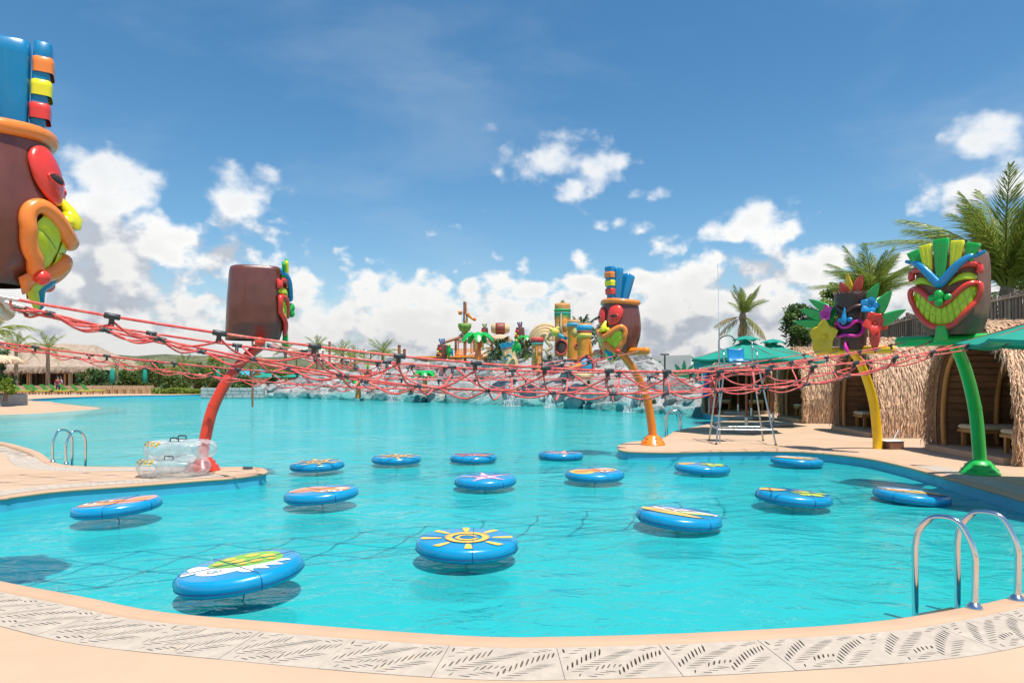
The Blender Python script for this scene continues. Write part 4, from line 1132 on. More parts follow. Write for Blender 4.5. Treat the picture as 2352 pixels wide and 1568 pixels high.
# ================================================================== CLEAR SWIM TUBES
mt = bpy.data.materials.new('clear_vinyl'); mt.use_nodes = True; tt = mt.node_tree; tt.nodes.clear(); N = NT(tt)
lw = N.n('ShaderNodeLayerWeight'); lw.inputs[0].default_value = .35
tr = N.n('ShaderNodeBsdfTransparent'); tr.inputs[0].default_value = (.93, .94, .94, 1)
pr = N.n('ShaderNodeBsdfPrincipled'); pr.inputs['Base Color'].default_value = (.86, .88, .88, 1); pr.inputs['Roughness'].default_value = .12; pr.inputs['Coat Weight'].default_value = .6
tcx = N.n('ShaderNodeTexCoord'); bp = N.n('ShaderNodeBump'); N.put(bp.inputs['Height'], N.noise(tcx.outputs['Object'], 14, 4, .6, 1.2)); bp.inputs['Strength'].default_value = .35; bp.inputs['Distance'].default_value = .02; tt.links.new(bp.outputs[0], pr.inputs['Normal'])
mxs = N.n('ShaderNodeMixShader'); N.put(mxs.inputs[0], N.rng(lw.outputs['Facing'], 0, 1, .13, .55, smooth=False)); tt.links.new(tr.outputs[0], mxs.inputs[1]); tt.links.new(pr.outputs[0], mxs.inputs[2])
oo = N.n('ShaderNodeOutputMaterial'); tt.links.new(mxs.outputs[0], oo.inputs[0])
def swim_tube(c, rz, lab, nh):
    t = thing('swim_tube', lab, 'swim tube', c, rz, 'clear double swim tubes stacked on the peninsula')
    # figure-eight double ring
    Rr, r = .285, .145; mb = MB()
    path = []
    for k in range(64):
        a = 2 * math.pi * k / 64; x = math.cos(a) * .43; y = math.sin(a) * Rr * (1 - .10 * math.exp(-(math.cos(a) / .25) ** 2)); path.append((x, y, 0))
    rr = [r * (1 + .012 * math.sin(k * 2.1)) for k in range(64)]
    mb.tube(path, rr, 28, closed=True); mb.build('tube_body', mt, t)
    for k in range(5):
        mb = MB(); i = (5 + k * 13) % 64; q = Vector(path[i]); mb.tube([path[i - 1], path[i], path[(i + 1) % 64]], [r * 1.004] * 3, 28, cap=False)
        mb.build('weld_band', mt, t)
    # handles
    for (x, y) in nh:
        b = Vector((x, y, r * .985)); mb = MB(); mb.box(b + Vector((0, 0, .002)), (.19, .04, .008)); mb.tube([b + Vector((-.065, 0, 0)), b + Vector((-.066, 0, .045)), b + Vector((-.05, 0, .058)), b + Vector((.05, 0, .058)), b + Vector((.066, 0, .045)), b + Vector((.065, 0, 0))], .0105, 8); mb.build('handle', M_['black'], t)
    # yellow lettering blocks wrapped round the left end: seven slanted characters
    for row in range(2):
        for k in range(6):
            a = math.pi + (.15 + .20 * k); cx, cy = math.cos(a) * .43, math.sin(a) * Rr
            ph = R(38 + 20 * row)
            n = Vector((math.cos(a), math.sin(a), 0)); base = Vector((cx, cy, 0)) + n * (r + .003) * math.cos(ph) + Vector((0, 0, (r + .003) * math.sin(ph)))
            up = (-n * math.sin(ph) + Vector((0, 0, math.cos(ph)))); sd = up.cross(n).normalized(); nn = sd.cross(up)
            def put(p, e): return base + sd * p[0] + up * p[1] + (n * math.cos(ph) + Vector((0, 0, math.sin(ph)))) * e
            o = [(-.036, -.03), (.024, -.03), (.036, .03), (-.024, .03)]
            mb = MB(); mb.add([put(p, .003) for p in o], [(0, 1, 2, 3)]); lt = mb.build('printed_letter', PR['y'], t, norm=False)
            mb = MB()
            strokes = [[(-.012, -.012), (-.006, .012)], [(-.012, .0), (.010, .0)], [(.008, -.012), (.014, .012)]] if k % 3 else [[(-.012, -.012), (.012, .012)], [(-.006, .013), (.014, .013)], [(-.014, -.013), (.006, -.013)]]
            for s_ in strokes: mb.tube([put(p, .0045) for p in s_], .0022, 4)
            mb.build('letter_stroke', PR['k'], lt)
    return t
cT = Wp(388, 1098)
cT = Vector((cT.x - .08, cT.y + .32, 0))
swim_tube((cT.x, cT.y, .147), .10, 'lower clear inflatable double swim tube of the stack, with yellow lettering', [(.02, -.26)])
swim_tube((cT.x + .10, cT.y + .03, .147 + .285), .05, 'upper clear inflatable double swim tube of the stack, with two black handles', [(.0, -.24), (-.08, .24)])

# ================================================================== LIFEGUARD CHAIR
t = thing('lifeguard_chair', 'tall steel lifeguard chair with blue seat in front of the umbrellas', 'lifeguard chair')
fl, fr_, rl, rr_ = Wp(1643, 1020), Wp(1775, 1023), Wp(1655, 1003), Wp(1767, 1006)
fl = Vector((4.92, 16.45, 0)); fr_ = Vector((6.30, 16.3, 0)); rl = Vector((5.05, 17.5, 0)); rr_ = Vector((6.42, 17.45, 0))
tl = Vector((5.22, 16.75, 1.95)); tr_ = Vector((6.02, 16.7, 1.95)); tbl = Vector((5.25, 17.3, 1.95)); tbr = Vector((6.08, 17.25, 1.95))
for a, b in ((fl, tl), (fr_, tr_), (rl, tbl), (rr_, tbr)):
    mb = MB(); mb.tube([a, b], .021, 12); lg = mb.build('leg', M_['steel_dull'], t)
    mb = MB(); mb.lathe([(.03, 0), (.03, .03), (.024, .035)], a, 12); mb.build('foot', M_['black'], lg)
for z0 in (.36,):
    f = z0 / 1.95
    for a, b, c, d in ((fl, tl, fr_, tr_), (rl, tbl, rr_, tbr)):
        if z0 > .5 and a is fl: continue
        mb = MB(); mb.tube([a.lerp(b, f), c.lerp(d, f)], .015, 10); mb.build('rung', M_['steel_dull'], t)
for f in (.19,):
    for a, b, c, d in ((fl, tl, rl, tbl), (fr_, tr_, rr_, tbr)):
        mb = MB(); mb.tube([a.lerp(b, f), c.lerp(d, f)], .015, 10); mb.build('brace', M_['steel_dull'], t)
mb = MB(); mb.tube([tl, tr_, tbr, tbl], .018, 10, closed=True); mb.build('seat_frame', M_['steel_dull'], t)
for a, b, dx in ((tl, tbl, -.0), (tr_, tbr, .0)):
    mb = MB(); mb.tube(catmull([a, a + Vector((-.03, -.02, .18)), a + Vector((0, .08, .30)), a + Vector((.02, .30, .36)), b + Vector((0, 0, .42)), b + Vector((0, .05, .55)), b + Vector((0, .04, .30)), b], 5), .018, 10); mb.build('armrest', M_['steel_dull'], t)
# moulded seat
mb = MB(); sp_ = catmull([(0, -.28, .06), (0, -.1, .02), (0, .10, .03), (0, .20, .10), (0, .26, .26), (0, .28, .38)], 4); vs = []
cs = (tl + tbr) / 2
for p in sp_:
    for q in range(7):
        x = -.21 + .42 * q / 6; vs.append(cs + Vector((x, p.y, p.z + .05 * (abs(x) / .25) ** 3)))
L = len(sp_); fs = [(i * 7 + q, i * 7 + q + 1, (i + 1) * 7 + q + 1, (i + 1) * 7 + q) for i in range(L - 1) for q in range(6)]
mb.add(vs, fs, True); st = mb.build('seat', M_['blue2'], t); md = st.modifiers.new('solid', 'SOLIDIFY'); md.thickness = .02
# tall thin pole beside the chair
tp = thing('safety_pole', 'tall thin white metal pole standing by the lifeguard chair', 'pole')
mb = MB(); p0 = Vector((5.10, 16.75, 0)); mb.tube([p0, p0 + Vector((-.02, .0, 2.85))], .017, 10); mb.build('lower_tube', M_['steel_dull'], tp)
mb = MB(); mb.tube([p0 + Vector((-.02, 0, 2.85)), p0 + Vector((-.05, 0, 4.4))], .009, 8); mb.build('upper_tube', M_['whiteplastic'], tp)
mb = MB(); mb.tube(catmull([p0 + Vector((-.04, 0, 2.5)), p0 + Vector((.05, 0, 2.60)), p0 + Vector((.22, -.05, 2.64)), p0 + Vector((.36, -.05, 2.52)), p0 + Vector((.30, -.05, 2.42))], 4), .014, 8); mb.build('hook', M_['black'], tp)
# orange rescue tube leaning behind
t = thing('rescue_board', 'orange and red rescue tube standing on end behind the chair', 'rescue tube', Qp(1640, 945, 27))
t.location = (Wp(1638, 950).x, Wp(1638, 950).y, 0)
mb = MB(); mb.lathe([(.12, 0), (.17, .06), (.18, .5), (.18, 1.1), (.15, 1.7), (.10, 1.95), (.02, 2.0)], n=16); mb.build('foam_body', M_['red_pole'], t)
mb = MB(); mb.lathe([(.183, .95), (.184, 1.02)], n=16); mb.build('grey_band', M_['concrete'], t)
mb = MB(); mb.tube(catmull([(.12, -.1, 1.7), (.22, -.12, 1.2), (.16, -.12, .5), (.05, -.19, .32), (-.12, -.15, .33)], 4), .012, 6); mb.build('tow_rope', M_['whiteplastic'], t)

# ================================================================== UMBRELLAS
def umbrella(c, r, ze, za, rot, label, base=True, nr=8, pr=.032):
    t = thing('pool_umbrella', label, 'umbrella', (c[0], c[1], 0), rot, 'green pool umbrellas on the right bank')
    mb = MB(); vs = [Vector((0, 0, za))]; fs = []; rings = 5; sub = 4; n = nr * sub
    for k in range(1, rings + 1):
        f = k / rings
        for i in range(n):
            a = 2 * math.pi * i / n; s = (i % sub) / sub; ph = a - 2 * math.pi * (i // sub) / nr
            seg = math.pi / nr; rad = r * math.cos(seg) / math.cos(ph - seg)
            sagf = math.sin(math.pi * s); z = za + (ze - za) * (f ** .92) - .05 * sagf * f - .03 * math.sin(math.pi * f)
            vs.append(Vector((rad * f * (1 - .05 * sagf * f) * math.cos(a), rad * f * (1 - .05 * sagf * f) * math.sin(a), z)))
    fs += [(0, 1 + i, 1 + (i + 1) % n) for i in range(n)]
    for k in range(rings - 1):
        for i in range(n): fs.append((1 + k * n + i, 1 + k * n + (i + 1) % n, 1 + (k + 1) * n + (i + 1) % n, 1 + (k + 1) * n + i))
    # valance lip
    o = len(vs); vs += [Vector((p.x * 1.002, p.y * 1.002, p.z - .05)) for p in vs[-n:]]
    fs += [(o - n + i, o - n + (i + 1) % n, o + (i + 1) % n, o + i) for i in range(n)]
    mb.add(vs, fs, False); cn = mb.build('canopy', M_['teal'], t)
    mb = MB(); vs = [Vector((0, 0, za + .13))]; n2 = 24
    for k, f in enumerate((.5, 1.0)):
        for i in range(n2):
            a = 2 * math.pi * i / n2; w = 1 + (.05 * math.cos(a * nr) if f == 1 else 0)
            vs.append(Vector((r * .24 * f * w * math.cos(a), r * .24 * f * w * math.sin(a), za + .13 - .10 * f * f - .035 * f + (.02 * math.sin(a * nr) if f == 1 else 0))))
    mb.add(vs, [(0, 1 + i, 1 + (i + 1) % n2) for i in range(n2)] + [(1 + i, 1 + (i + 1) % n2, 1 + n2 + (i + 1) % n2, 1 + n2 + i) for i in range(n2)], True); mb.build('vent_cap', M_['teal'], cn)
    mb = MB(); mb.tube([(0, 0, .30), (0, 0, za - .02)], pr, 12); mb.build('pole', M_['polewood'], t)
    for i in range(nr):
        a = 2 * math.pi * i / nr; e = Vector((r * .97 * math.cos(a), r * .97 * math.sin(a), ze - .0)); h = Vector((0, 0, za - .06))
        mb = MB(); mb.tube([h, h.lerp(e, .5) + Vector((0, 0, -.005)), e], .011, 6); rb = mb.build('rib', M_['polewood'], t)
        mb = MB(); mb.tube([Vector((0, 0, ze - .10)), h.lerp(e, .48) + Vector((0, 0, -.02))], .009, 6); mb.build('strut', M_['polewood'], rb)
    if base:
        mb = MB(); mb.box((0, 0, .06), (.95, .95, .12), .3, bev=.03); mb.build('base_block', M_['concrete'], t)
        mb = MB(); mb.tube([(0, 0, .11), (0, 0, .45)], .045, 12); mb.build('base_sleeve', M_['steel_dull'], t)
    return t
umbrella((6.90, 20.1), 1.68, 2.17, 2.72, .15, 'nearest of the green umbrellas behind the lifeguard chair')
umbrella((8.72, 22.8), 1.68, 2.17, 2.78, .4, 'second green umbrella, right behind the nearest one')
umbrella((9.3, 26.5), 1.75, 2.05, 2.55, .2, 'lower green umbrella half hidden behind the first two')
umbrella((10.0, 30.2), 1.75, 2.05, 2.5, .6, 'farthest green umbrella, mostly hidden, by the last hut')
umbrella((7.98, 9.15), 1.72, 2.12, 2.72, .10, 'green umbrella tip poking in at the right edge')

# ================================================================== THATCHED HUTS
arch = catmull([(-1.40, 0, 0), (-1.47, .7, 0), (-1.38, 1.5, 0), (-1.12, 2.1, 0), (-.62, 2.56, 0), (0, 2.72, 0), (.62, 2.56, 0), (1.12, 2.1, 0), (1.38, 1.5, 0), (1.47, .7, 0), (1.40, 0, 0)], 5)
alen = [0.0]
for a, b in zip(arch, arch[1:]): alen.append(alen[-1] + (b - a).length)
AT = alen[-1]
def arch_at(s):
    import bisect
    s = min(max(s, 0), AT - 1e-6); k = min(max(bisect.bisect_right(alen, s) - 1, 0), len(arch) - 2); f = (s - alen[k]) / (alen[k + 1] - alen[k])
    p = arch[k].lerp(arch[k + 1], f); t_ = (arch[k + 1] - arch[k]).normalized(); return p, Vector((-t_.y, t_.x, 0))    # p=(y,z), outward normal (y,z)
HD = 2.7
def hut_meshes():
    rnd = random.Random(5); out = {}
    # thatch bed (shell)
    mb = MB(); vs = []; xs = [0, .9, 1.8, HD]
    for x in xs:
        for p in arch: vs.append((x, p.x, p.y))
    n = len(arch); mb.add(vs, [(i * n + j, i * n + j + 1, (i + 1) * n + j + 1, (i + 1) * n + j) for i in range(len(xs) - 1) for j in range(n - 1)], True)
    o = [(x, p.x * .90, p.y * .955) for x in (0.02, HD) for p in arch]; mb.add(o, [(j, j + 1, n + j + 1, n + j) for j in range(n - 1)], True)
    mb.add([(0, p.x, p.y) for p in arch] + [(0, p.x * .90, p.y * .955) for p in arch], [(j, j + 1, n + j + 1, n + j) for j in range(n - 1)])
    mb.add([(HD, p.x, p.y) for p in arch], [tuple(range(n))])
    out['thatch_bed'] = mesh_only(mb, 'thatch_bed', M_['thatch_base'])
    # strands, row over row; pointing down the slope
    mb = MB(); row = .0
    for side in (1, -1):
        s = .10
        while s < AT / 2 + .02:
            x = -.10
            while x < HD + .05:
                ss = s + rnd.uniform(-.05, .05); ln = rnd.uniform(.20, .36); w = rnd.uniform(.018, .034)
                top = arch_at(ss); bot = arch_at(max(ss - ln, -.02))
                if side < 0: pt = Vector((-top[0].x, top[0].y)); nt = Vector((-top[1].x, top[1].y)); pb_ = Vector((-bot[0].x, bot[0].y)); nb_ = Vector((-bot[1].x, bot[1].y))
                else: pt = top[0].to_2d(); nt = top[1].to_2d(); pb_ = bot[0].to_2d(); nb_ = bot[1].to_2d()
                lift = rnd.uniform(.035, .10); skew = rnd.uniform(-.06, .06) - .03
                a = pt + nt * .012; b = (pt + pb_) / 2 + (nt + nb_) * .5 * (lift * .6); c = pb_ + nb_ * lift
                if c.y < .01: c.y = .01
                vs = []
                for q, (p, ww, dx) in enumerate(((a, w, 0), (b, w * .95, skew * .45), (c, w * .35, skew))):
                    vs += [(x + dx - ww / 2, p.x, p.y), (x + dx + ww / 2, p.x + nt.x * .008, p.y + nt.y * .008)]
                mb.add(vs, [(0, 1, 3, 2), (2, 3, 5, 4)])
                x += rnd.uniform(.018, .030)
            s += .085
    out['thatch'] = mesh_only(mb, 'thatch', M_['thatch'], norm=False)
    # ragged fringe round the opening
    mb = MB()
    for k in range(900):
        s = rnd.uniform(.05, AT - .05); p, nn = arch_at(s); dn = rnd.uniform(.12, .45) * (1 if 1.2 < p.y else .7); sd = 1 if p.x > 0 else -1
        w = rnd.uniform(.015, .03); a = Vector((rnd.uniform(-.02, .08), p.x + nn.x * .04, p.y + nn.y * .04)); b = a + Vector((rnd.uniform(-.16, -.02), nn.x * .10 + rnd.uniform(-.05, .05), -dn * .5 + nn.y * .03)); c = b + Vector((rnd.uniform(-.08, .03), rnd.uniform(-.07, .07), -dn * .6))
        if c.z < .01: c.z = .01
        t_ = Vector((0, w / 2, 0)) if p.y > 1.6 and abs(p.x) < 1.1 else Vector((w * .4, w * .2, 0))
        mb.add([a - t_, a + t_, b - t_, b + t_, c - t_ * .3, c + t_ * .3], [(0, 1, 3, 2), (2, 3, 5, 4)])
    out['thatch_fringe'] = mesh_only(mb, 'thatch_fringe', M_['thatch'], norm=False)
    # inner courses along both walls
    mb = MB(); s = .12
    while s < AT - .1:
        p, nn = arch_at(s); p2, n2 = arch_at(s + .155)
        a = Vector((p.x * .90, p.y * .955)) - nn.to_2d() * .035; b = Vector((p2.x * .90, p2.y * .955)) - n2.to_2d() * .008
        mb.add([(.05, a.x, a.y), (HD - .05, a.x, a.y), (HD - .05, b.x, b.y), (.05, b.x, b.y)], [(0, 1, 2, 3)]); mb.add([(.05, a.x, a.y), (HD - .05, a.x, a.y), (HD - .05, a.x + nn.x * .03, a.y + nn.y * .03), (.05, a.x + nn.x * .03, a.y + nn.y * .03)], [(0, 1, 2, 3)])
        s += .17
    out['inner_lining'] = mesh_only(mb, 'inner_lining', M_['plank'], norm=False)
    return out
HM = hut_meshes()
def hut(loc, rz, label, first=False, benches=True, depth=1.0):
    t = thing('thatched_hut', label, 'hut', (loc[0], loc[1], 0), rz, 'round thatched cabana huts on the right bank')
    for k in ('thatch_bed', 'thatch', 'thatch_fringe', 'inner_lining'):
        o = inst(HM[k], k, t)
        if k in ('thatch', 'thatch_fringe', 'inner_lining'): o['kind'] = 'stuff'
    mb = MB(); mb.box((HD / 2 - .10, 0, .065), (HD + .25, 2.68, .13), bev=.008); mb.build('platform', M_['coping'], t)
    # back wall boards
    z = .13
    for k in range(15):
        hw = 1.32
        for p in arch[len(arch) // 2:]:
            if p.y < z + .15: break
        ys = [p.x for p in arch if p.x > 0 and p.y > z + .12]
        hw = (max(ys) if ys else .3) * .90
        if z > 2.45: break
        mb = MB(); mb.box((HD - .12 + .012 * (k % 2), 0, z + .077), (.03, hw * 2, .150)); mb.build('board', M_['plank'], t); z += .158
    for x in (.12, 1.25):
        mb = MB(); mb.tube([(x, p.x * .86, max(p.y * .935, .13)) for p in arch[::2]], .055, 10); mb.build('arch_post', M_['wood'], t)
    for (bx, by) in (((.95, -.72), (.95, .72)) if benches else ()):
        b = M_['wood']
        for sx in (-.55, .55):
            for sy in (-.27, .27):
                mb = MB(); mb.box((bx + sx, by + sy, .29), (.07, .07, .32)); mb.build('bench_leg', b, t)
        mb = MB(); mb.box((bx, by, .47), (1.3, .66, .06)); mb.build('bench_frame', b, t)
        mb = MB(); mb.box((bx, by, .555), (1.28, .66, .10), bev=.03); mb.build('cushion', M_['cushion'], t)
        mb = MB(); mb.box((bx + .72, by, .78), (.08, .62, .5), M=Matrix.Rotation(R(18), 3, 'Y'), bev=.03); mb.build('back_cushion', M_['plank'], t)
    return t
hut((9.36, 13.90), R(-4), 'nearest thatched hut, cut by the right edge behind the green pole')
hut((9.98, 19.75), R(-5), 'second thatched hut, its opening beside the yellow pole')
hut((10.55, 25.6), R(-6), 'third thatched hut, between the umbrellas and the yellow tiki')
hut((10.3, 31.0), R(68), 'farthest thatched hut facing the viewer behind the umbrella poles')

# drain box with a stick by the yellow pole
t = thing('wooden_box', 'small brown and white box on the deck beside the yellow pole', 'box', (8.62, 15.45, 0), .1)
mb = MB(); mb.box((0, 0, .09), (.34, .28, .18), bev=.01); mb.build('box_body', M_['brown_rough'], t)
mb = MB(); mb.box((-.03, 0, .186), (.44, .30, .012)); mb.build('lid', M_['whiteplastic'], t)
mb = MB(); mb.tube([(0, 0, .19), (.13, 0, .42)], .012, 6); mb.build('white_stick', M_['whiteplastic'], t)

# bamboo fence on the terrace behind the huts
t = thing('bamboo_fence', 'long bamboo pole fence on the bank above the huts', 'fence')
FP = [Vector((14.4, 15.0, 0)), Vector((14.8, 20, 0)), Vector((15.2, 26, 0)), Vector((15.6, 33, 0)), Vector((14.6, 38, 0))]
FZ = [(2.3, 4.25), (2.3, 4.15), (2.2, 4.0), (1.9, 3.55), (1.2, 2.9)]
cane = []
for sg in (0, 1, 2, 3):
    a, b = FP[sg], FP[sg + 1]; n = int((b - a).length / .16)
    for k in range(n):
        f = k / n; p = a.lerp(b, f); z0 = FZ[sg][0] + (FZ[sg + 1][0] - FZ[sg][0]) * f; z1 = FZ[sg][1] + (FZ[sg + 1][1] - FZ[sg][1]) * f
        cane.append((p, z0, z1 + random.uniform(-.06, .05)))
M_['bamboo'] = mat('weathered_bamboo', (.30, .22, .16), .7, var=.3, isl=.35, vs=2)
rest = MB()
cm = MB(); cm.tube([(0, 0, 0), (0, 0, 1)], .045, 7); CANE = mesh_only(cm, 'cane', M_['bamboo'])
for k, (p, z0, z1) in enumerate(cane):
    if p.y < 15 + 48 * 0 + 20:
        o = inst(CANE, 'cane', t, Matrix.Translation((p.x + random.uniform(-.02, .02), p.y, z0 - .3)) @ Matrix.Diagonal((random.uniform(.8, 1.15), 1, z1 - z0 + .3, 1)))
    rest.tube([(p.x - .05, p.y + .08, z0 - .3), (p.x - .05, p.y + .08, z1 - random.uniform(.0, .2))], .04, 6)
r_ = rest.build('rear_canes', M_['bamboo'], t, kind='stuff')
for (a, za), (b, zb) in zip(zip(FP, FZ), list(zip(FP, FZ))[1:]):
    for f in (.35, .9):
        mb = MB(); mb.tube([(a.x - .09, a.y, za[0] + (za[1] - za[0]) * f), (b.x - .09, b.y, zb[0] + (zb[1] - zb[0]) * f)], .035, 8); mb.build('rail', M_['bamboo'], t)
for k in range(0, len(cane), 14):
    p, z0, z1 = cane[k]; mb = MB(); mb.tube([(p.x + .04, p.y, z0 - .4), (p.x + .04, p.y, z1 + .12)], .07, 8); mb.build('fence_post', M_['bark'], t)
# bank below the fence
mb = MB(); prof = [(-.2, 0), (.0, 0), (1.2, 1.3), (2.2, 2.2), (2.9, 2.45), (9, 2.6), (26, 2.3)]
bx = [Vector((12.3, 9, 0)), Vector((12.6, 20, 0)), Vector((13.2, 28, 0)), Vector((13.2, 34, 0)), Vector((13.4, 40, 0)), Vector((16, 60, 0))]; hs = [1, 1, .95, .75, .45, .2]
vs = []
for p, h in zip(bx, hs):
    for (o, z) in prof: vs.append((p.x + o, p.y, z * h + .01))
n = len(prof); mb.add(vs, [(i * n + j, (i + 1) * n + j, (i + 1) * n + j + 1, i * n + j + 1) for i in range(len(bx) - 1) for j in range(n - 1)], True); mb.build('planted_bank', M_['soil'], kind='structure', norm=False)
# ================================================================== PALMS AND TREES
def frond_mesh(droop, n=84, leaf=.215, seed=0, m='frond', side_droop=.5, tipdry=False, lw=1.0):
    rnd = random.Random(seed); mb = MB()
    def ax(t): return Vector((t * (1 - .18 * droop * t), 0, -.55 * droop * t ** 2.2))
    pts = [ax(i / 12) for i in range(13)]
    mb.tube(pts, [.013 - .011 * i / 12 for i in range(13)], 5)
    for i in range(n):
        t = .14 + .86 * i / (n - 1); p = ax(t); d = (ax(min(t + .02, 1.02)) - p).normalized()
        L = leaf * math.sin(math.pi * min(.12 + t * .86, .97)) ** .7 * rnd.uniform(.75, 1.1)
        for sd in (1, -1):
            dirv = (d * rnd.uniform(.7, 1.3) + Vector((0, sd, 0)) * rnd.uniform(.35, .85) + Vector((0, 0, rnd.uniform(-.1, .25)))).normalized()
            dr = side_droop * rnd.uniform(.5, 1.9); w = rnd.uniform(.0042, .0072) * lw
            a = p; b = p + dirv * L * .55 + Vector((0, 0, -dr * L * .16)); c = p + dirv * L * .95 + Vector((0, 0, -dr * L * .62))
            s = d * w
            mb.add([a - s * .6, a + s * .6, b - s, b + s, c - s * .15, c + s * .15], [(0, 1, 3, 2), (2, 3, 5, 4)])
    return mesh_only(mb, 'frond', M_[m], norm=False)
FR = [frond_mesh(.35, seed=1), frond_mesh(.9, seed=2, side_droop=.9), frond_mesh(1.5, seed=3, side_droop=1.1), frond_mesh(.7, seed=4, m='frond_dry', side_droop=1.3)]
FRF = [frond_mesh(.5, 24, .28, seed=5, lw=2.4), frond_mesh(1.1, 24, .28, seed=6, side_droop=1.0, lw=2.4), frond_mesh(1.6, 24, .28, seed=7, lw=2.4)]
FRD = [frond_mesh(.4, 20, .34, seed=8, lw=5.0, m='leaf_dark'), frond_mesh(1.0, 20, .34, seed=9, lw=5.0, m='leaf_dark')]
FRD.append(FRD[1])
def palm(loc, th, L, nf, label, seed, lean=(0, 0), up=5, far=False, tr=.12, wind=(0, 0), dry=2, group=None, cat='palm tree', dark=False):
    rnd = random.Random(seed); t = thing('palm_tree', label, cat, loc, 0, group)
    top = Vector((lean[0], lean[1], th))
    path = catmull([(0, 0, -.3), (lean[0] * .25, lean[1] * .25, th * .4), (lean[0] * .65, lean[1] * .65, th * .75), top], 5)
    mb = MB(); k = len(path); mb.tube(path, [tr * (1.35 - .5 * i / k + .06 * (i % 2)) for i in range(k)], 10); mb.build('trunk', M_['bark'], t)
    mb = MB(); mb.ball(top + Vector((0, 0, .05)), (tr * 1.3, tr * 1.3, tr * 2.2), n=8, m=6); mb.build('crownshaft', M_['bark'], t)
    S_ = FRD if dark else (FRF if far else FR)
    for i in range(nf):
        f = i / nf; az = i * 2.39996 + rnd.uniform(-.2, .2); el = R(86) + (R(up) - R(86)) * f ** .8; dm = S_[0] if f < .4 else (S_[1] if f < .75 else S_[2])
        if not far and i >= nf - dry: dm = FR[3]; el = R(rnd.uniform(-62, 12)); dm = rnd.choice((FR[3], FR[3], FR[2]))
        sc = L * rnd.uniform(.78, 1.08) * (.8 if f < .12 else 1)
        d = Vector((math.cos(az) * math.cos(el) + wind[0], math.sin(az) * math.cos(el) + wind[1], math.sin(el))).normalized()
        y = Vector((0, 0, 1)).cross(d)
        if y.length < .05: y = Vector((0, 1, 0))
        y.normalize(); z = d.cross(y)
        roll = Matrix.Rotation(rnd.uniform(-.5, .5), 3, d)
        Mx = (roll @ Matrix((d, y, z)).transposed()).to_4x4() @ Matrix.Diagonal((sc, sc, sc, 1)); Mx.translation = top + Vector((0, 0, .08))
        inst(dm, 'frond', t, Mx)
    return t
def leafblob(mb, rnd, c, r, n, size):
    for _ in range(n):
        v = Vector((rnd.gauss(0, 1), rnd.gauss(0, 1), rnd.gauss(0, 1))).normalized() * (rnd.random() ** .45)
        p = Vector(c) + Vector((v.x * r[0], v.y * r[1], v.z * r[2])); s = size * rnd.uniform(.6, 1.4)
        a = Vector((rnd.gauss(0, 1), rnd.gauss(0, 1), rnd.gauss(0, .6))).normalized(); b = a.orthogonal().normalized(); b = (b + a.cross(b) * rnd.uniform(-1, 1)).normalized()
        mb.add([p - a * s, p + b * s * .42, p + a * s, p - b * s * .42], [(0, 1, 2, 3)])
def tree(loc, h, r, label, seed, m='leaf', nc=16, nl=170, size=.12, th=.35, cat='tree', group=None, flat=.75):
    rnd = random.Random(seed); t = thing('leafy_tree' if cat == 'tree' else 'bush', label, cat, loc, 0, group)
    tt_ = MB(); base = h * th; tt_.tube(catmull([(0, 0, -.3), (.05 * r, 0, base * .6), (0, .05 * r, base * 1.05)], 4), [.10 + h * .018, .07 + h * .01], 8)
    mb = MB()
    for k in range(nc):
        a = rnd.uniform(0, 6.28); q = rnd.random() ** .6; zz = base + (h - base) * rnd.uniform(.12, .95)
        prof = math.sin(math.pi * min(max((zz - base) / (h - base), .1), .93)) ** .6
        c = Vector((math.cos(a) * r * q * prof * .8, math.sin(a) * r * q * prof * .8, zz)); rb = r * rnd.uniform(.24, .42)
        leafblob(mb, rnd, c, (rb, rb, rb * flat), nl, size)
        tt_.tube(catmull([(0, 0, base * .8), c * .5 + Vector((0, 0, base * .35)), c], 3), [.05 + h * .004, .012], 6)
    tt_.build('trunk', M_['bark'], t); mb.build('crown', M_[m], t, norm=False); return t
def pt(px, py, d, z=None):
    q = Qp(px, py, d)
    if z is not None: q.z = z
    return q
# right side
palm(pt(1706, 868, 46, 0), 5.6, 2.3, 26, 'small windblown palm with yellow brown fronds above the umbrellas', 11, up=58, tr=.2, dry=9, wind=(.1, 0))
palm(pt(2003, 868, 30, 2.3), 2.4, 2.8, 34, 'palm with tall upright fronds right behind the flowered tiki', 12, up=64, wind=(.0, 0), dry=1)
palm(pt(2312, 868, 22.5, 2.4), 1.9, 4.2, 46, 'large dense palm at the right edge behind the grinning tiki', 13, up=60, wind=(.08, .05), tr=.17, dry=2)
palm(pt(2390, 868, 24, 2.4), 1.6, 3.3, 18, 'palm half outside the right edge', 14, up=45, wind=(-.05, 0), tr=.15)
tree(pt(1842, 868, 36, 1.9), 3.5, 1.35, 'round leafy tree left of the flowered tiki', 21, 'leaf', 22, 170, .11)
tree(pt(1778, 868, 38, 1.2), 2.5, .75, 'small bushy tree between the umbrellas and the flowered tiki', 22, 'leaf', 12, 150, .10)
tree(pt(1748, 868, 42, 1.0), 2.1, .6, 'thin pale little tree just right of the bare palm trunk', 23, 'leaf_light', 7, 110, .09)
tree(pt(1912, 868, 33, 2.2), 4.1, 1.0, 'tall light green tree directly behind the flowered tiki', 24, 'leaf_light', 14, 140, .10)
tree(pt(2072, 868, 29, 2.4), 1.45, 1.1, 'low bright green bush left of the grinning tiki', 25, 'leaf_light', 12, 190, .09, .1, 'bush')
tree(pt(2130, 868, 27, 2.4), 1.0, .9, 'low light green bush over the fence behind the grinning tiki', 28, 'leaf_light', 9, 160, .08, .1, 'bush')
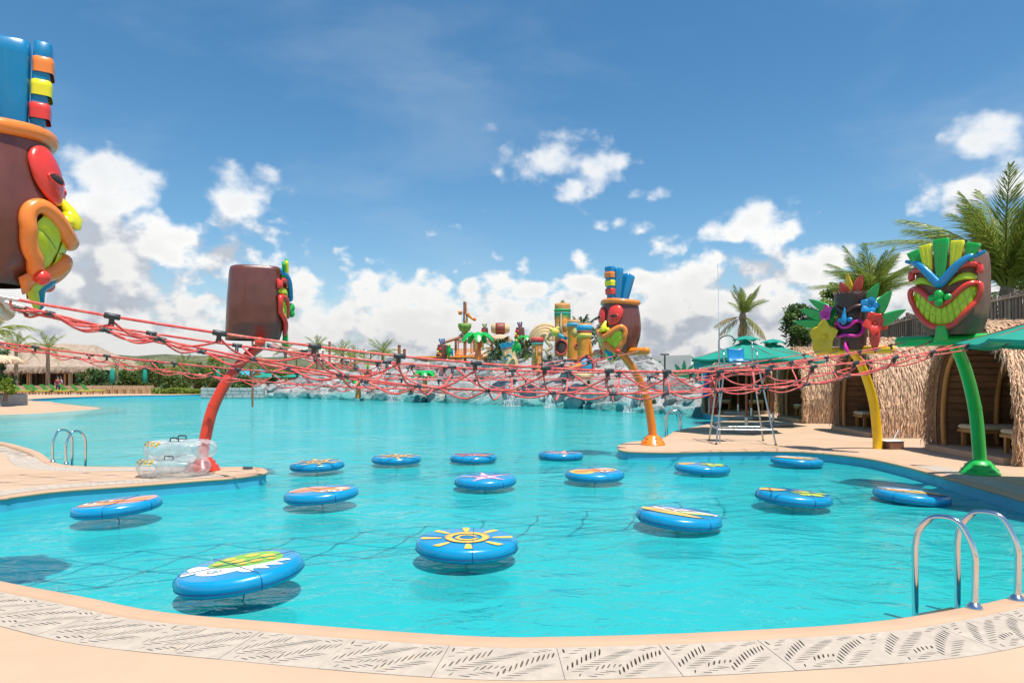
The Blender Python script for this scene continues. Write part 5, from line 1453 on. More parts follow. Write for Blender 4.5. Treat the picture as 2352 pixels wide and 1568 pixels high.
tree(pt(2245, 868, 25, 2.4), 2.0, 1.2, 'dense green shrub between the grinning tiki and the large palm', 26, 'leaf', 14, 190, .09, .1, 'bush')
tree(pt(2340, 868, 20.5, 2.4), 1.3, .8, 'leafy shrub at the right edge above the hut roof', 27, 'leaf', 10, 160, .08, .1, 'bush')
tree(pt(1573, 868, 60, 0), 3.7, 1.0, 'lone olive tree peeking over the painted wall', 29, 'leaf', 10, 130, .15)
tree(pt(1487, 868, 62, 0), 3.4, .7, 'small bush top over the painted wall beside the orange pole', 30, 'leaf', 6, 110, .15)
tree(pt(1535, 868, 66, 0), 3.1, .8, 'low bush top over the middle of the painted wall', 31, 'leaf_dark', 6, 110, .15)

# ================================================================== ROCK ISLAND
mr = mat('grey_rock', (.34, .34, .33), .9, var=.22, vs=1.1, bump=.9, bs=4.5, bdist=.12, col2=(.48, .455, .42), c2s=.8, spec=.2)
t_ = mr.node_tree; N = NT(t_); bsd = t_.nodes['Principled BSDF']; src = bsd.inputs['Base Color'].links[0].from_socket
gp = N.n('ShaderNodeNewGeometry'); sz = N.n('ShaderNodeSeparateXYZ'); t_.links.new(gp.outputs['Position'], sz.inputs[0])
fz = N.rng(N.add(sz.outputs[2], N.mul(N.sub(N.noise(gp.outputs['Position'], .9, 5, .6), .5), 2.0)), .55, -.05)
cr = N.n('ShaderNodeTexVoronoi', feature='DISTANCE_TO_EDGE'); cr.inputs['Scale'].default_value = .55
wv = N.n('ShaderNodeVectorMath', operation='ADD'); t_.links.new(gp.outputs['Position'], wv.inputs[0]); sv = N.n('ShaderNodeVectorMath', operation='SCALE'); t_.links.new(N.noise(gp.outputs['Position'], 1.2, 4, .6, col=True), sv.inputs[0]); sv.inputs[3].default_value = .9; t_.links.new(sv.outputs[0], wv.inputs[1]); t_.links.new(wv.outputs[0], cr.inputs['Vector'])
crack = N.rng(cr.outputs['Distance'], .0, .03, .0, 1)
c1 = N.mix(N.rng(crack, 0, 1, .55, 0), src, (.07, .065, .06, 1))
c2 = N.mix(N.mul(fz, .85), c1, (.05, .30, .30, 1)); N.put(bsd.inputs['Base Color'], c2)
def boulder(seed):
    rnd = random.Random(seed); bm = bmesh.new(); bmesh.ops.create_icosphere(bm, subdivisions=4, radius=1)
    pl = []
    for k in range(13):
        n = Vector((rnd.gauss(0, 1), rnd.gauss(0, 1), rnd.gauss(0, .8))).normalized(); pl.append((n, rnd.uniform(.62, .95)))
    pl += [(Vector((0, 0, 1)), .7), (Vector((0, 0, -1)), .7), (Vector((0, -1, .1)).normalized(), .75), (Vector((1, 0, 0)), .85), (Vector((-1, 0, 0)), .85)]
    for v in bm.verts:
        d = v.co.normalized(); r = 1.0
        for n, q in pl:
            c = d.dot(n)
            if c > .05: r = min(r, q / c)
        r *= 1 + .05 * noise.noise(d * 3 + Vector((seed, 0, 0))) + .025 * noise.noise(d * 9)
        v.co = d * r
    me = bpy.data.meshes.new('boulder'); bm.to_mesh(me); bm.free(); me.polygons.foreach_set('use_smooth', [True] * len(me.polygons)); me.materials.append(mr); return me
BO = [boulder(i) for i in range(9)]
isl = thing('rock_island', 'big grey artificial rock island across the pool under the carved tikis', 'rock formation')
FRONT = [(470, 908), (560, 911), (620, 914), (700, 915), (800, 918), (900, 921), (1000, 924), (1100, 928), (1200, 932), (1300, 937), (1400, 943), (1500, 949), (1560, 953), (1608, 957)]
def topz(x):
    T = [(460, .5), (560, .7), (620, 1.3), (680, 1.9), (740, 2.0), (790, 2.8), (850, 3.1), (930, 2.9), (1000, 2.6), (1080, 3.2), (1180, 3.3), (1260, 3.0), (1330, 2.8), (1400, 3.1), (1460, 2.8), (1485, 2.3), (1500, 1.5), (1560, 1.3), (1600, .9)]
    for a, b in zip(T, T[1:]):
        if x <= b[0]: return a[1] + (b[1] - a[1]) * max(0, (x - a[0])) / (b[0] - a[0])
    return 1.0
def front_at(x):
    for a, b in zip(FRONT, FRONT[1:]):
        if x <= b[0]: f = (x - a[0]) / (b[0] - a[0]); return Wp(x, a[1] + (b[1] - a[1]) * f, WATER_Z)
    return Wp(FRONT[-1][0], FRONT[-1][1], WATER_Z)
rnd = random.Random(44); nb = 0
for row in range(6):
    x = 585 - row * 6
    while x < 1608:
        f = front_at(x); tz = topz(x); z = -.25 + row * .62 + rnd.uniform(-.12, .12)
        sc = rnd.uniform(.5, 1.05) * (1.15 if f.y > 45 else .82)
        if z + sc * .35 < tz + .2:
            out = (Vector((f.x, f.y, 0)) * -.0 + Vector((.35, 1, 0))).normalized()
            p = f + out * (row * .95 + rnd.uniform(-.3, .3) + .5); p.z = z + .1
            Mx = Matrix.Translation(p) @ Matrix.Rotation(rnd.uniform(-.35, .35), 4, 'Z') @ Matrix.Rotation(rnd.choice((0, math.pi)) + rnd.uniform(-.2, .2), 4, 'Y') @ Matrix.Diagonal((sc * rnd.uniform(.9, 1.5), sc * rnd.uniform(.8, 1.2), sc * rnd.uniform(.65, 1.05), 1))
            inst(rnd.choice(BO), 'boulder', isl, Mx); nb += 1
        x += sc * rnd.uniform(1.15, 1.75) * FU / f.y
# mound core behind the boulders
mb = MB(); vs = []; xs = list(range(560, 1621, 15)); offp = [(0.6, -.5, 0), (1.4, .5, .3), (2.6, 0, .62), (4.2, 0, .88), (6.5, 0, .98), (11, 0, .95), (15, 0, .5), (17, 0, 0)]
for x in xs:
    f = front_at(x)
    for (o, z, k) in offp:
        p = f + Vector((.35, 1, 0)).normalized() * o; zz = z * .4 + topz(x) * k; zz += .25 * noise.noise(Vector((p.x * .5, p.y * .5, 0))) * (1 if k > 0 else 0); vs.append((p.x, p.y, max(-.5, zz)))
n = len(offp); mb.add(vs, [(i * n + j, (i + 1) * n + j, (i + 1) * n + j + 1, i * n + j + 1) for i in range(len(xs) - 1) for j in range(n - 1)], True); mb.build('rock_core', mr, isl)
# low stone wall at the left end
wl = thing('stone_wall', 'low grey stone block wall at the left end of the rock island', 'wall')
a, b = Wp(461, 914.5, WATER_Z), Wp(604, 914.5, WATER_Z); rnd = random.Random(3)
core = MB(); cc = (a + b) / 2; core.box((cc.x, cc.y + .35, .25), ((b - a).length, .5, .92)); core.build('wall_core', M_['concrete'], wl)
st = mat('grey_stone_block', (.40, .42, .41), .9, var=.2, vs=1.5, bump=.4, bs=8, bdist=.03, isl=.15)
for row in range(3):
    x = a.x + .0
    while x < b.x:
        w = rnd.uniform(.45, .85); w = min(w, b.x - x + .05); mb = MB(); mb.box((x + w / 2, a.y + .02 + rnd.uniform(-.02, .02), -.04 + row * .31 ), (w - .035, .14, .285), bev=.03); mb.build('stone', st, wl); x += w
# waterfalls
mwf = bpy.data.materials.new('falling_water'); mwf.use_nodes = True; tw = mwf.node_tree; N = NT(tw); pb = tw.nodes['Principled BSDF']; pb.inputs['Base Color'].default_value = (.85, .9, .92, 1); pb.inputs['Roughness'].default_value = .4
tcx = N.n('ShaderNodeTexCoord'); mp = N.n('ShaderNodeMapping'); tw.links.new(tcx.outputs['Object'], mp.inputs[0]); mp.inputs['Scale'].default_value = (9, 9, 1.2)
N.put(pb.inputs['Alpha'], N.rng(N.noise(mp.outputs[0], 1.2, 6, .65), .42, .66, .03, .6))
for (px, w, top, lab) in ((1176, .8, 1.3, 'thin white waterfall running down the middle rocks'), (1262, .5, .9, 'small waterfall right of the middle waterfall'), (905, .8, .7, 'low wide trickle of water on the left rocks'), (1440, .45, 1.2, 'narrow waterfall on the right rocks beside the orange pole')):
    f = front_at(px); mb = MB(); vs = []
    prof = catmull([(0, .9, top), (0, .1, top - .03), (0, -.25, top - .25), (0, -.40, .2), (0, -.5, WATER_Z - .02)], 4)
    for p in prof:
        for k in range(6): vs.append((w * (k / 5 - .5) * (1 + .25 * (top - p.z)), p.y + .05 * math.sin(k * 2.2), p.z))
    L = len(prof); mb.add(vs, [(i * 6 + k, i * 6 + k + 1, (i + 1) * 6 + k + 1, (i + 1) * 6 + k) for i in range(L - 1) for k in range(5)], True)
    o = mb.build('waterfall', mwf); o.location = (f.x, f.y - .1, 0); tag(o, lab, 'waterfall')
    foam = MB(); foam.lathe([(.05, .03), (w * .6, .02), (w * 1.1, 0)], (0, -.6, WATER_Z + .01), 16); fo = foam.build('foam_patch', mwf, o)
# plants in the rocks
def tuft_mesh(seed, m):
    rnd = random.Random(seed); mb = MB()
    for _ in range(60):
        a = rnd.uniform(0, 6.28); el = rnd.uniform(.25, 1.4); L = rnd.uniform(.5, 1.0); w = rnd.uniform(.02, .05); d = Vector((math.cos(a) * math.cos(el), math.sin(a) * math.cos(el), math.sin(el))); s = Vector((-math.sin(a), math.cos(a), 0)) * w
        m1 = d * L * .6; e = d * L + Vector((0, 0, -.25 * L * math.cos(el))); mb.add([-s * .5, s * .5, m1 - s, m1 + s, e], [(0, 1, 3, 2), (2, 3, 4)])
    return mesh_only(mb, 'leaf_tuft', M_[m], norm=False)
TU = [tuft_mesh(1, 'leaf'), tuft_mesh(2, 'leaf_light'), tuft_mesh(3, 'leaf_dark')]
rnd = random.Random(9)
TUFTS = [(688, 893), (735, 889), (800, 893), (905, 904), (930, 898), (945, 900), (1025, 912), (1040, 880), (1100, 870), (1132, 826), (1210, 826), (1207, 876), (1215, 882), (1248, 862), (1262, 820), (1350, 884), (1352, 893), (1420, 874), (1310, 846), (860, 893), (650, 898), (1500, 928), (1180, 880), (1470, 905)]
TL = ['leafy tuft leftmost but one on the far left low rocks', 'leafy tuft below the left plastic palm', 'leafy tuft on the low rocks right of the left plastic palm', 'green tuft just above the low trickle of water', 'green tuft right above the low trickle, on a higher stone', 'green tuft a step right of the low trickle',
 'dark tuft by the water below the left end of the play ship', 'leafy tuft on the rock top under the green parrot', 'leafy tuft in the middle rocks under the ship roof', 'tall leafy tuft at the foot of the leaning statue', 'leafy tuft right beside the leaning statue on the rock top', 'leafy tuft on the rock face below the red capped tiki',
 'second leafy tuft on the rock face below the red capped tiki', 'dark tuft between the red capped tiki and the orange beak', 'leafy tuft at the foot of the tallest carved tiki', 'leafy tuft on the rocks below the orange beak', 'lower leafy tuft on the rocks below the orange beak', 'leafy tuft on the rocks left of the orange pole', 'leafy tuft between the two orange pillars and the beak',
 'leafy tuft near the water right of the left plastic palm', 'leftmost leafy tuft on the rocks near the stone wall', 'dark green tuft by the water right of the orange pole', 'leafy tuft beside the middle waterfall', 'leafy tuft close behind the orange pole']
for k, (px, py) in enumerate(TUFTS):
    f = front_at(px); d = f.y + 1.2 + max(0, (905 - py)) * .05; q = Qp(px, py, d); q.z -= .15
    near_ = 'left' if px < 850 else ('middle' if px < 1150 else 'right'); lab = TL[k]
    o = inst(TU[k % 3], 'rock_plant', None, Matrix.Translation(q) @ Matrix.Diagonal((.75, .75, .7, 1))); tag(o, lab, 'plant')

# ================================================================== CARVED TIKI STATUES
C_ = {}
C_['wood'] = mat('carved_tan', (.66, .30, .09), .7, var=.25, vs=2, bump=.4, bs=8, bdist=.03); C_['tan'] = mat('carved_cream', (.60, .42, .22), .7, var=.2, vs=2)
C_['or'] = mat('carved_orange', (.78, .28, .03), .65, var=.25, vs=1.5); C_['red'] = mat('carved_red', (.62, .06, .06), .6); C_['blue'] = mat('carved_blue', (.05, .35, .55), .6); C_['teal'] = mat('carved_teal', (.04, .42, .42), .6)
C_['green'] = mat('carved_green', (.03, .36, .12), .6); C_['yel'] = mat('carved_yellow', (.75, .56, .10), .6); C_['dark'] = mat('carved_dark', (.07, .045, .035), .8)
def statue(px, ytop, ybot, wpx, d, label, style, yaw=.0, lean=0.0):
    top = Qp(px, ytop, d); bot = Qp(px, ybot, d); h = top.z - bot.z; r = wpx / 2 / FU * d
    t = thing('carved_tiki_statue', label, 'tiki statue', (bot.x, bot.y, bot.z), yaw, 'carved tiki statues on the rock island')
    t.rotation_euler = (0, lean, yaw)
    prof = {'tall': [(0, 1.0), (.25, .98), (.45, .92), (.6, .95), (.8, .97), (1, .97)], 'stout': [(0, 1.15), (.2, 1.1), (.45, .95), (.8, .95), (1, 1)], 'lean': [(0, 1.25), (.3, 1.2), (.5, 1.0), (.8, 1.0), (1, 1.02)]}[style.get('prof', 'tall')]
    hd = Head([(f * h, k * r, k * r, k * r) for f, k in prof], 2, 0, 0)
    hd.shell(28).build('body', C_[style['body']], t)
    for (v0, v1, c, ex) in style.get('bands', ()):
        a0 = hd.at(v0 * h)[0] * ex; mb = MB(); mb.lathe([(a0 * .9, v0 * h), (a0, v0 * h + .02), (a0 * 1.02, (v0 + v1) / 2 * h), (a0, v1 * h - .02), (a0 * .9, v1 * h)], n=28); mb.build('band', C_[c], t)
    if style.get('fringe'):
        v, ln, c = style['fringe']; mb = MB(); n = 30
        for k in range(n):
            a = 2 * math.pi * k / n; a2 = a + 2 * math.pi / n; R_ = hd.at(v * h)[0] * 1.04; l2 = ln * h * (1 if k % 2 else .75)
            mb.add([(R_ * math.cos(a), R_ * math.sin(a), v * h), (R_ * math.cos(a2), R_ * math.sin(a2), v * h), (R_ * 1.03 * math.cos((a + a2) / 2), R_ * 1.03 * math.sin((a + a2) / 2), v * h - l2)], [(0, 1, 2)])
        mb.build('fringe', C_[c], t, norm=False)
    e = style.get('eyes')
    if e:
        v, ew, eh, c, c2 = e
        for sg in (1, -1):
            o = ell(sg * r * .5, v * h, ew * r, eh * h, 16); mb = MB(); mb.pad(o, r * .10, hd.face, 4, .01); ey = mb.build('eye', C_[c], t)
            o = ell(sg * r * .5, (v - eh * .2) * h, ew * r * .7, eh * h * .45, 14); mb = MB(); mb.pad(o, r * .09, hd.face, 3, r * .06); mb.build('eyelid', C_[c2], ey)
            mb = MB(); mb.tube([hd.face(sg * r * (.5 + ew * math.cos(q)), (v + eh * 1.1 * math.sin(q)) * h, .02) for q in [math.pi * k / 8 for k in range(9)]], r * .05, 6); mb.build('eyebrow', C_[style.get('brow', 'dark')], t)
    nz = style.get('nose')
    if nz:
        v0, v1, c = nz; mb = MB(); mb.tube([hd.face(0, v1 * h, .01), hd.face(0, (v0 + v1) / 2 * h, r * .15), hd.face(0, (v0 + .02) * h, r * .28), hd.face(0, v0 * h, r * .15)], [r * .13, r * .16, r * .26, r * .16], 10); mb.build('nose', C_[c], t)
    m = style.get('mouth')
    if m:
        v, mw_, mh, c = m; o = [(r * mw_ * math.cos(q), (v + mh * math.sin(q) * (1 if math.sin(q) < 0 else .8)) * h) for q in [2 * math.pi * k / 24 for k in range(24)]]
        mb = MB(); mb.pad(o, r * .06, hd.face, 3, .01); mb.build('mouth_inside', C_['dark'], t)
        mb = MB(); mb.tube([hd.face(x, y, r * .06) for x, y in o], r * .10, 8, closed=True); mb.build('lips', C_[c], t)
    if style.get('spiral'):
        v, c = style['spiral']; mb = MB(); mb.tube([hd.face(r * .15 + r * (.7 - .1 * q) * math.cos(q), v * h + r * (.7 - .1 * q) * math.sin(q), r * .05) for q in [k * .3 for k in range(21)]], r * .09, 8); mb.build('spiral', C_[c], t)
    if style.get('spikes'):
        mb = MB(); n = 9; R_ = hd.at(h)[0]
        for k in range(n):
            a0, a1 = 2 * math.pi * k / n, 2 * math.pi * (k + 1) / n; am = (a0 + a1) / 2
            mb.add([(R_ * 1.05 * math.cos(a0), R_ * 1.05 * math.sin(a0), h * .83), (R_ * 1.05 * math.cos(a1), R_ * 1.05 * math.sin(a1), h * .83), (R_ * 1.25 * math.cos(a1), R_ * 1.25 * math.sin(a1), h * 1.0), (R_ * 1.3 * math.cos(am), R_ * 1.3 * math.sin(am), h * 1.10), (R_ * 1.25 * math.cos(a0), R_ * 1.25 * math.sin(a0), h * 1.0)], [(0, 1, 2, 3, 4)])
        mb.build('crown_spikes', C_[style['spikes']], t)
    if style.get('plant'): o = inst(TU[1], 'top_plant', t, Matrix.Translation((0, 0, h)) @ Matrix.Diagonal((style['plant'],) * 3 + (1,)))
    return t, hd, h, r
statue(1292, 698, 818, 37, 45, 'tallest carved tiki statue with green fringe and closed eyes', dict(body='wood', bands=((.80, .835, 'teal', 1.06), (.845, .90, 'green', 1.07)), fringe=(.81, .14, 'green'), eyes=(.60, .42, .13, 'or', 'tan'), brow='wood', nose=(.42, .80, 'tan'), mouth=(.18, .72, .15, 'red'), plant=.42), yaw=-.25)
for sg_, w_ in ((-1, 1),):
    q = thing('wooden_arm_sculpture', 'blue and tan water pipe figure in front of the tallest carved tiki', 'sculpture', Qp(1275, 815, 43.5))
    mb = MB(); mb.tube(catmull([(-.35, 0, 0), (-.55, 0, .25), (-.25, 0, .5), (-.6, 0, .95), (-.35, 0, 1.25), (0, -.1, 1.35)], 4), .11, 10); mb.build('snake_body', C_['tan'], q)
    mb = MB(); mb.tube([(0, -.1, 1.4), (.75, -.1, 1.0)], [.11, .12], 10); mb.build('blue_pipe', C_['blue'], q)
    mb = MB(); mb.ball((0, -.12, 1.45), (.28, .22, .28)); mb.ball((-.25, -.12, 1.6), .14); mb.ball((.15, -.12, 1.7), .13); mb.build('yellow_head', C_['yel'], q)
statue(1318, 736, 826, 30, 43, 'carved orange tiki pillar with blue cap, left one of the front pair', dict(body='or', bands=((.85, .93, 'blue', 1.12), (.94, 1.0, 'tan', 1.0)), eyes=(.70, .35, .10, 'yel', 'tan'), brow='blue', nose=(.5, .78, 'blue'), mouth=(.35, .5, .06, 'red')), yaw=.6)
statue(1342, 744, 862, 33, 41, 'carved orange tiki pillar with yellow and blue bands and blue round eye', dict(body='or', bands=((.73, .82, 'yel', 1.08), (.83, .86, 'red', 1.08), (.87, .98, 'blue', 1.1)), nose=(.35, .66, 'or'), mouth=(.17, .55, .09, 'red'), plant=.0), yaw=.9)
q = thing('beak_sculpture', 'large orange beak with blue oval eye at the foot of the carved pillars', 'sculpture', Qp(1345, 848, 39.8))
mb = MB(); mb.ball((0, 0, .2), (.42, .3, .5)); mb.build('eye_white', C_['blue'], q); mb = MB(); mb.tube([(.46 * math.cos(a), -.12, .2 + .54 * math.sin(a)) for a in [2 * math.pi * k / 20 for k in range(20)]], .07, 8, closed=True); mb.build('eye_ring', C_['red'], q)
mb = MB(); mb.tube(catmull([(-.95, -.1, -.05), (-.5, -.2, -.32), (.05, -.2, -.42), (.4, -.1, -.2)], 5), [.05, .16, .2, .2, .12], 10); mb.build('lower_beak', C_['tan'], q)
mb = MB(); mb.tube(catmull([(-1.0, -.1, .15), (-.6, -.2, .1), (-.3, -.1, .3)], 5), [.06, .16, .16], 10); mb.build('upper_beak', C_['or'], q)
statue(1234, 775, 852, 27, 44, 'carved tiki statue with red cap, orange nose and painted eyes', dict(body='wood', bands=((.80, .84, 'teal', 1.12), (.85, 1.0, 'red', 1.12)), eyes=(.58, .36, .10, 'tan', 'or'), brow='red', nose=(.30, .72, 'or'), mouth=(.20, .5, .05, 'or')), yaw=-.15)
statue(1174, 790, 846, 30, 46, 'leaning carved statue with grey spiral and spiky blue crown', dict(body='tan', prof='lean', bands=((.80, .85, 'red', 1.06),), spiral=(.42, 'blue'), spikes='blue', nose=(.5, .7, 'wood')), yaw=-.5, lean=-.16)
# cream shell of concentric arches behind
q = thing('arched_shell', 'cream shell of stacked arches left of the tallest tiki', 'slide canopy', Qp(1254, 783, 50), -.2)
for k in range(4):
    mb = MB(); rr_ = 1.15 - .24 * k; mb.tube([(-rr_ * math.cos(a), -.28 * k, rr_ * 1.0 * math.sin(a)) for a in [math.pi * j / 14 for j in range(15)]], .13, 8, flat=1.4); mb.build('arch', C_['tan'], q)
    mb = MB(); mb.add([(-rr_ * math.cos(a), -.28 * k + .1, rr_ * math.sin(a)) for a in [math.pi * j / 14 for j in range(15)]], [tuple(range(15))]); mb.build('shell_wall', C_['tan'], q)

# ================================================================== PLAY SHIP
D = 58.0
def q_(zx, zy, d=D): return Qp(974 + .1289 * zx, 680 + .1289 * zy, d)
O_ = q_(725, 1300); ship = thing('play_ship', 'wooden pirate style water play ship with tall mast and orange plank rails', 'play structure', O_)
def sl(zx, zy, dy=0.0): v = q_(zx, zy) - O_; v.y += dy; return v
PW = mat('painted_brown_timber', (.32, .11, .05), .6, var=.2); OW = mat('orange_plank', (.85, .34, .04), .65, var=.2, isl=.15); BW = mat('bamboo_panel', (.66, .36, .12), .7, isl=.2)
def pipe(name, a, b, r, m, par=ship, n=8): mb = MB(); mb.tube([a, b], r, n); return mb.build(name, m, par)
pipe('mast', sl(725, 1250), sl(722, 100), .11, PW); pipe('mast', sl(745, 1250), sl(745, 120), .06, PW)
pipe('boom', sl(325, 855, -1), sl(735, 700), .12, PW)
for a, b in (((560, 770), (712, 620)), ((590, 770), (720, 640)), ((745, 620), (900, 770)), ((330, 860), (560, 960)), ((750, 640), (870, 740))): pipe('stay', sl(*a), sl(*b), .04, PW)
mb = MB(); c = sl(725, 550); mb.lathe([(.1, -.48), (.40, -.35), (.56, -.02), (.58, .28)], c, 20); bk = mb.build('lookout_basket', mat('melon_green', (.20, .33, .05), .6, var=.5, vs=3, stretch=(3, 3, .6), col2=(.06, .16, .03), c2s=1.5), ship)
for k, (zx, m, w) in enumerate(((683, M_['whiteplastic'], .10), (703, M_['blue2'], .10), (735, M_['white'], .12), (768, M_['amber'], .15))):
    a, b = sl(zx, 480, -.3 + .15 * k), sl(zx, 125 + 12 * k, -.3 + .15 * k); mb = MB()
    mb.tube(catmull([a, a.lerp(b, .3), a.lerp(b, .7), b], 4), [w * .5, w * .8, w, w * 1.05, w, w * .9, w * .7, w * .5, w * .45, w * .4, w * .3, w * .2, w * .05], 8, flat=.35); mb.build('surfboard', m, ship)
mb = MB(); mb.tube(catmull([sl(600, 270), sl(640, 290), sl(690, 285)], 4), [.05, .22, .2, .12], 8); mb.build('arm', M_['orange'], ship)
mb = MB(); mb.tube(catmull([sl(770, 310), sl(810, 360), sl(870, 405), sl(930, 412)], 4), [.16, .12, .1, .16, .07], 8); mb.build('arm', M_['orange'], ship)
for zx in (555, 575, 838, 900, 1195, 1210, 1290): pipe('post', sl(zx, 1250), sl(zx, 765), .055, PW)
for zx in (560, 840, 1200): pipe('post', sl(zx, 1250, 3), sl(zx, 765, 3), .055, PW)
pipe('rail', sl(545, 785), sl(1290, 785), .06, PW); pipe('rail', sl(545, 785, 3), sl(1290, 785, 3), .06, PW); pipe('rail', sl(545, 1060), sl(1200, 1060), .07, OW)
for (x0, x1, y0, y1, nn) in ((558, 700, 935, 1042, 5), (760, 880, 930, 1000, 4), (1112, 1190, 905, 975, 4), (430, 690, 1110, 1300, 8)):
    for k in range(nn):
        a, b = sl(x0, y0 + (y1 - y0) * (k + .5) / nn), sl(x1, y0 + (y1 - y0) * (k + .5) / nn); c = (a + b) / 2; mb = MB(); mb.box(c + Vector((0, -.06, 0)), ((b - a).length, .05, abs(y1 - y0) / nn * .1289 / FU * D - .03)); mb.build('plank', OW, ship)
a = sl(880, 1055); b = sl(555, 1110); mb = MB(); mb.box((a + b) / 2 + Vector((2, 1.2, 0)), (12, 3.6, .12)); mb.build('upper_deck', OW, ship)
for k in range(18):
    a = sl(1040 + 8 * k, 1060); b = sl(1040 + 8 * k, 1185); pipe('bamboo_rod', a + Vector((0, -.1, 0)), b + Vector((0, -.1, 0)), .03, BW, n=6)
for k in range(12): pipe('bamboo_rod', sl(880 + 8 * k, 1050) + Vector((0, -.1, 0)), sl(880 + 8 * k, 1190) + Vector((0, -.1, 0)), .025, BW, n=6)
pipe('slide_rail', sl(1180, 1130), sl(1300, 1095), .05, OW); pipe('slide_rail', sl(150, 1230, -1), sl(430, 1190, -1), .06, OW)
def thatch_roof(c, w, dp, h, par, name='thatch_roof', seed=0, over=.15):
    rnd = random.Random(seed); c = Vector(c); mb = MB(); n = 20
    mb.lathe([(w * 1.02, -.12), (w, .02), (w * .7, h * .5), (w * .25, h * .92), (0, h)], (0, 0, 0), n)
    for k in range(420):
        f = rnd.random() ** .6; a = rnd.uniform(0, 6.28); r_ = w * f; z = h * (1 - f ** 1.25); p = Vector((r_ * math.cos(a), r_ * math.sin(a), z + .03)); o = Vector((math.cos(a), math.sin(a), 0)); s = Vector((-math.sin(a), math.cos(a), 0)) * rnd.uniform(.02, .045); ln = rnd.uniform(.25, .45)
        e = p + o * ln * .85 + Vector((rnd.uniform(-.04, .04), 0, -ln * (h / w) * 1.0 + .03 - (.1 if f > .85 else 0))); mb.add([p - s, p + s, e + s * .4, e - s * .4], [(0, 1, 2, 3)])
    mb.v = [tuple(c + Vector((v[0], v[1] * dp / w, v[2]))) for v in mb.v]
    return mb.build(name, M_['thatch'], par, norm=False)
thatch_roof(sl(1000, 1050, .3), 1.05, .9, .42, ship, seed=3); thatch_roof(sl(1350, 745, 1.0), 1.0, .9, .45, ship, seed=4); thatch_roof(sl(290, 1280, -.5), .9, .7, .3, ship, seed=5)
for zx in (1215, 1345, 1490): pipe('roof_post', sl(zx, 1200, 1), sl(zx, 745, 1), .06, PW)
pipe('rail', sl(1205, 750, .6), sl(1520, 750, .6), .05, PW)
t = thing('football_bucket', 'brown and white rugby ball shaped tipping bucket over the thatch roof', 'bucket', q_(1355, 560) + Vector((0, 1, 0)))
mb = MB(); Mx = Matrix.Rotation(R(90), 3, 'Y'); mb.lathe([(.25, -.80), (.40, -.68), (.46, -.3), (.48, 0), (.46, .3), (.40, .68), (.25, .80)], (0, 0, 0), 24, Mx); mb.build('ball', C_['tan'], t)
mb = MB(); mb.lathe([(.476, -.40), (.492, -.2), (.496, 0), (.492, .2), (.476, .40)], (0, 0, 0), 24, Mx); mb.build('brown_wrap', mat('ball_brown', (.26, .05, .03), .5), t)
mb = MB(); mb.tube([(0, 0, -.45), (0, 0, -1.0)], .05, 8); mb.build('stem', PW, t)
def toy_palm(c, s, lab, leafm='green', dark=False):
    t = thing('plastic_palm', lab, 'plastic palm', c)
    mb = MB(); mb.tube(catmull([(0, 0, -1.9 * s), (.05 * s, 0, -1 * s), (0, 0, 0)], 4), [.30 * s, .24 * s, .18 * s, .14 * s], 10); mb.build('trunk', M_['orange'], t)
    for k in range(7):
        a = k * .9 + .3; L = 1.45 * s; d = Vector((math.cos(a), math.sin(a), 0)); sd = Vector((-d.y, d.x, 0)); vs = []; n = 9
        for i in range(n + 1):
            f = i / n; c0 = d * L * f + Vector((0, 0, s * (.45 * math.sin(math.pi * f * .8) - .75 * f ** 2.6))); w = s * .42 * math.sin(math.pi * min(f * .85 + .1, 1)) ** .7 * (1 - .2 * (i % 2))
            vs += [c0 - sd * w + Vector((0, 0, -.16 * s * math.sin(math.pi * f))), c0 + Vector((0, 0, .03 * s)), c0 + sd * w + Vector((0, 0, -.16 * s * math.sin(math.pi * f)))]
        mb = MB(); mb.add(vs, [(i * 3 + j, i * 3 + j + 1, (i + 1) * 3 + j + 1, (i + 1) * 3 + j) for i in range(n) for j in (0, 1)], True); mb.build('leaf', M_[leafm], t)
    for k in range(3): 
        mb = MB(); mb.ball((.14 * s * math.cos(k * 2.1), -.12 * s + .1 * s * math.sin(k * 2.1), -.12 * s), .11 * s, n=8, m=6); mb.build('coconut', PW, t)
    return t
toy_palm(q_(985, 760) + Vector((0, -3, 0)), 1.05, 'bright green plastic palm with orange trunk in front of the play ship')
toy_palm(q_(1820, 740) + Vector((0, 1, 0)), .75, 'bright green plastic palm top between the leaning statue and red capped tiki')
toy_palm(Qp(975, 858, 50), .7, 'low bright green plastic palm on the rocks left of the ship')
toy_palm(Qp(822, 870, 54), .8, 'low green plastic palm on the left rocks')
def small_tiki(c, s, lab, top, body='brown', yaw=.8):
    t = thing('small_tiki_head', lab, 'tiki head', c, yaw); hd = Head([(0, .34 * s, .34 * s, .34 * s), (.4 * s, .42 * s, .42 * s, .42 * s), (.9 * s, .40 * s, .4 * s, .4 * s), (1.15 * s, .36 * s, .36 * s, .36 * s)], 2, 0, 0)
    hd.shell(20).build('head', M_[body], t)
    for sg in (1, -1): mb = MB(); mb.pad(ell(sg * .16 * s, .82 * s, .12 * s, .1 * s, 12), .05 * s, hd.face, 3, .01); mb.build('eye', M_['red'], t)
    mb = MB(); mb.ball(hd.face(0, .6 * s, .06 * s), .09 * s, n=8, m=6); mb.build('nose', M_['yellow'], t)
    mb = MB(); mb.tube([hd.face(.26 * s * math.cos(a), (.32 + .13 * math.sin(a)) * s, .05 * s) for a in [2 * math.pi * k / 14 for k in range(14)]], .05 * s, 6, closed=True); mb.build('lips', M_['orange'], t)
    for k, c2 in enumerate(top): feather((-.1 * s + .13 * s * k, 0, 1.12 * s), (-.28 * s + .28 * s * k, -.05, 1.62 * s), .10 * s, .18 * s, .06 * s, .06 * s, 3).build('feather', M_[c2], t)
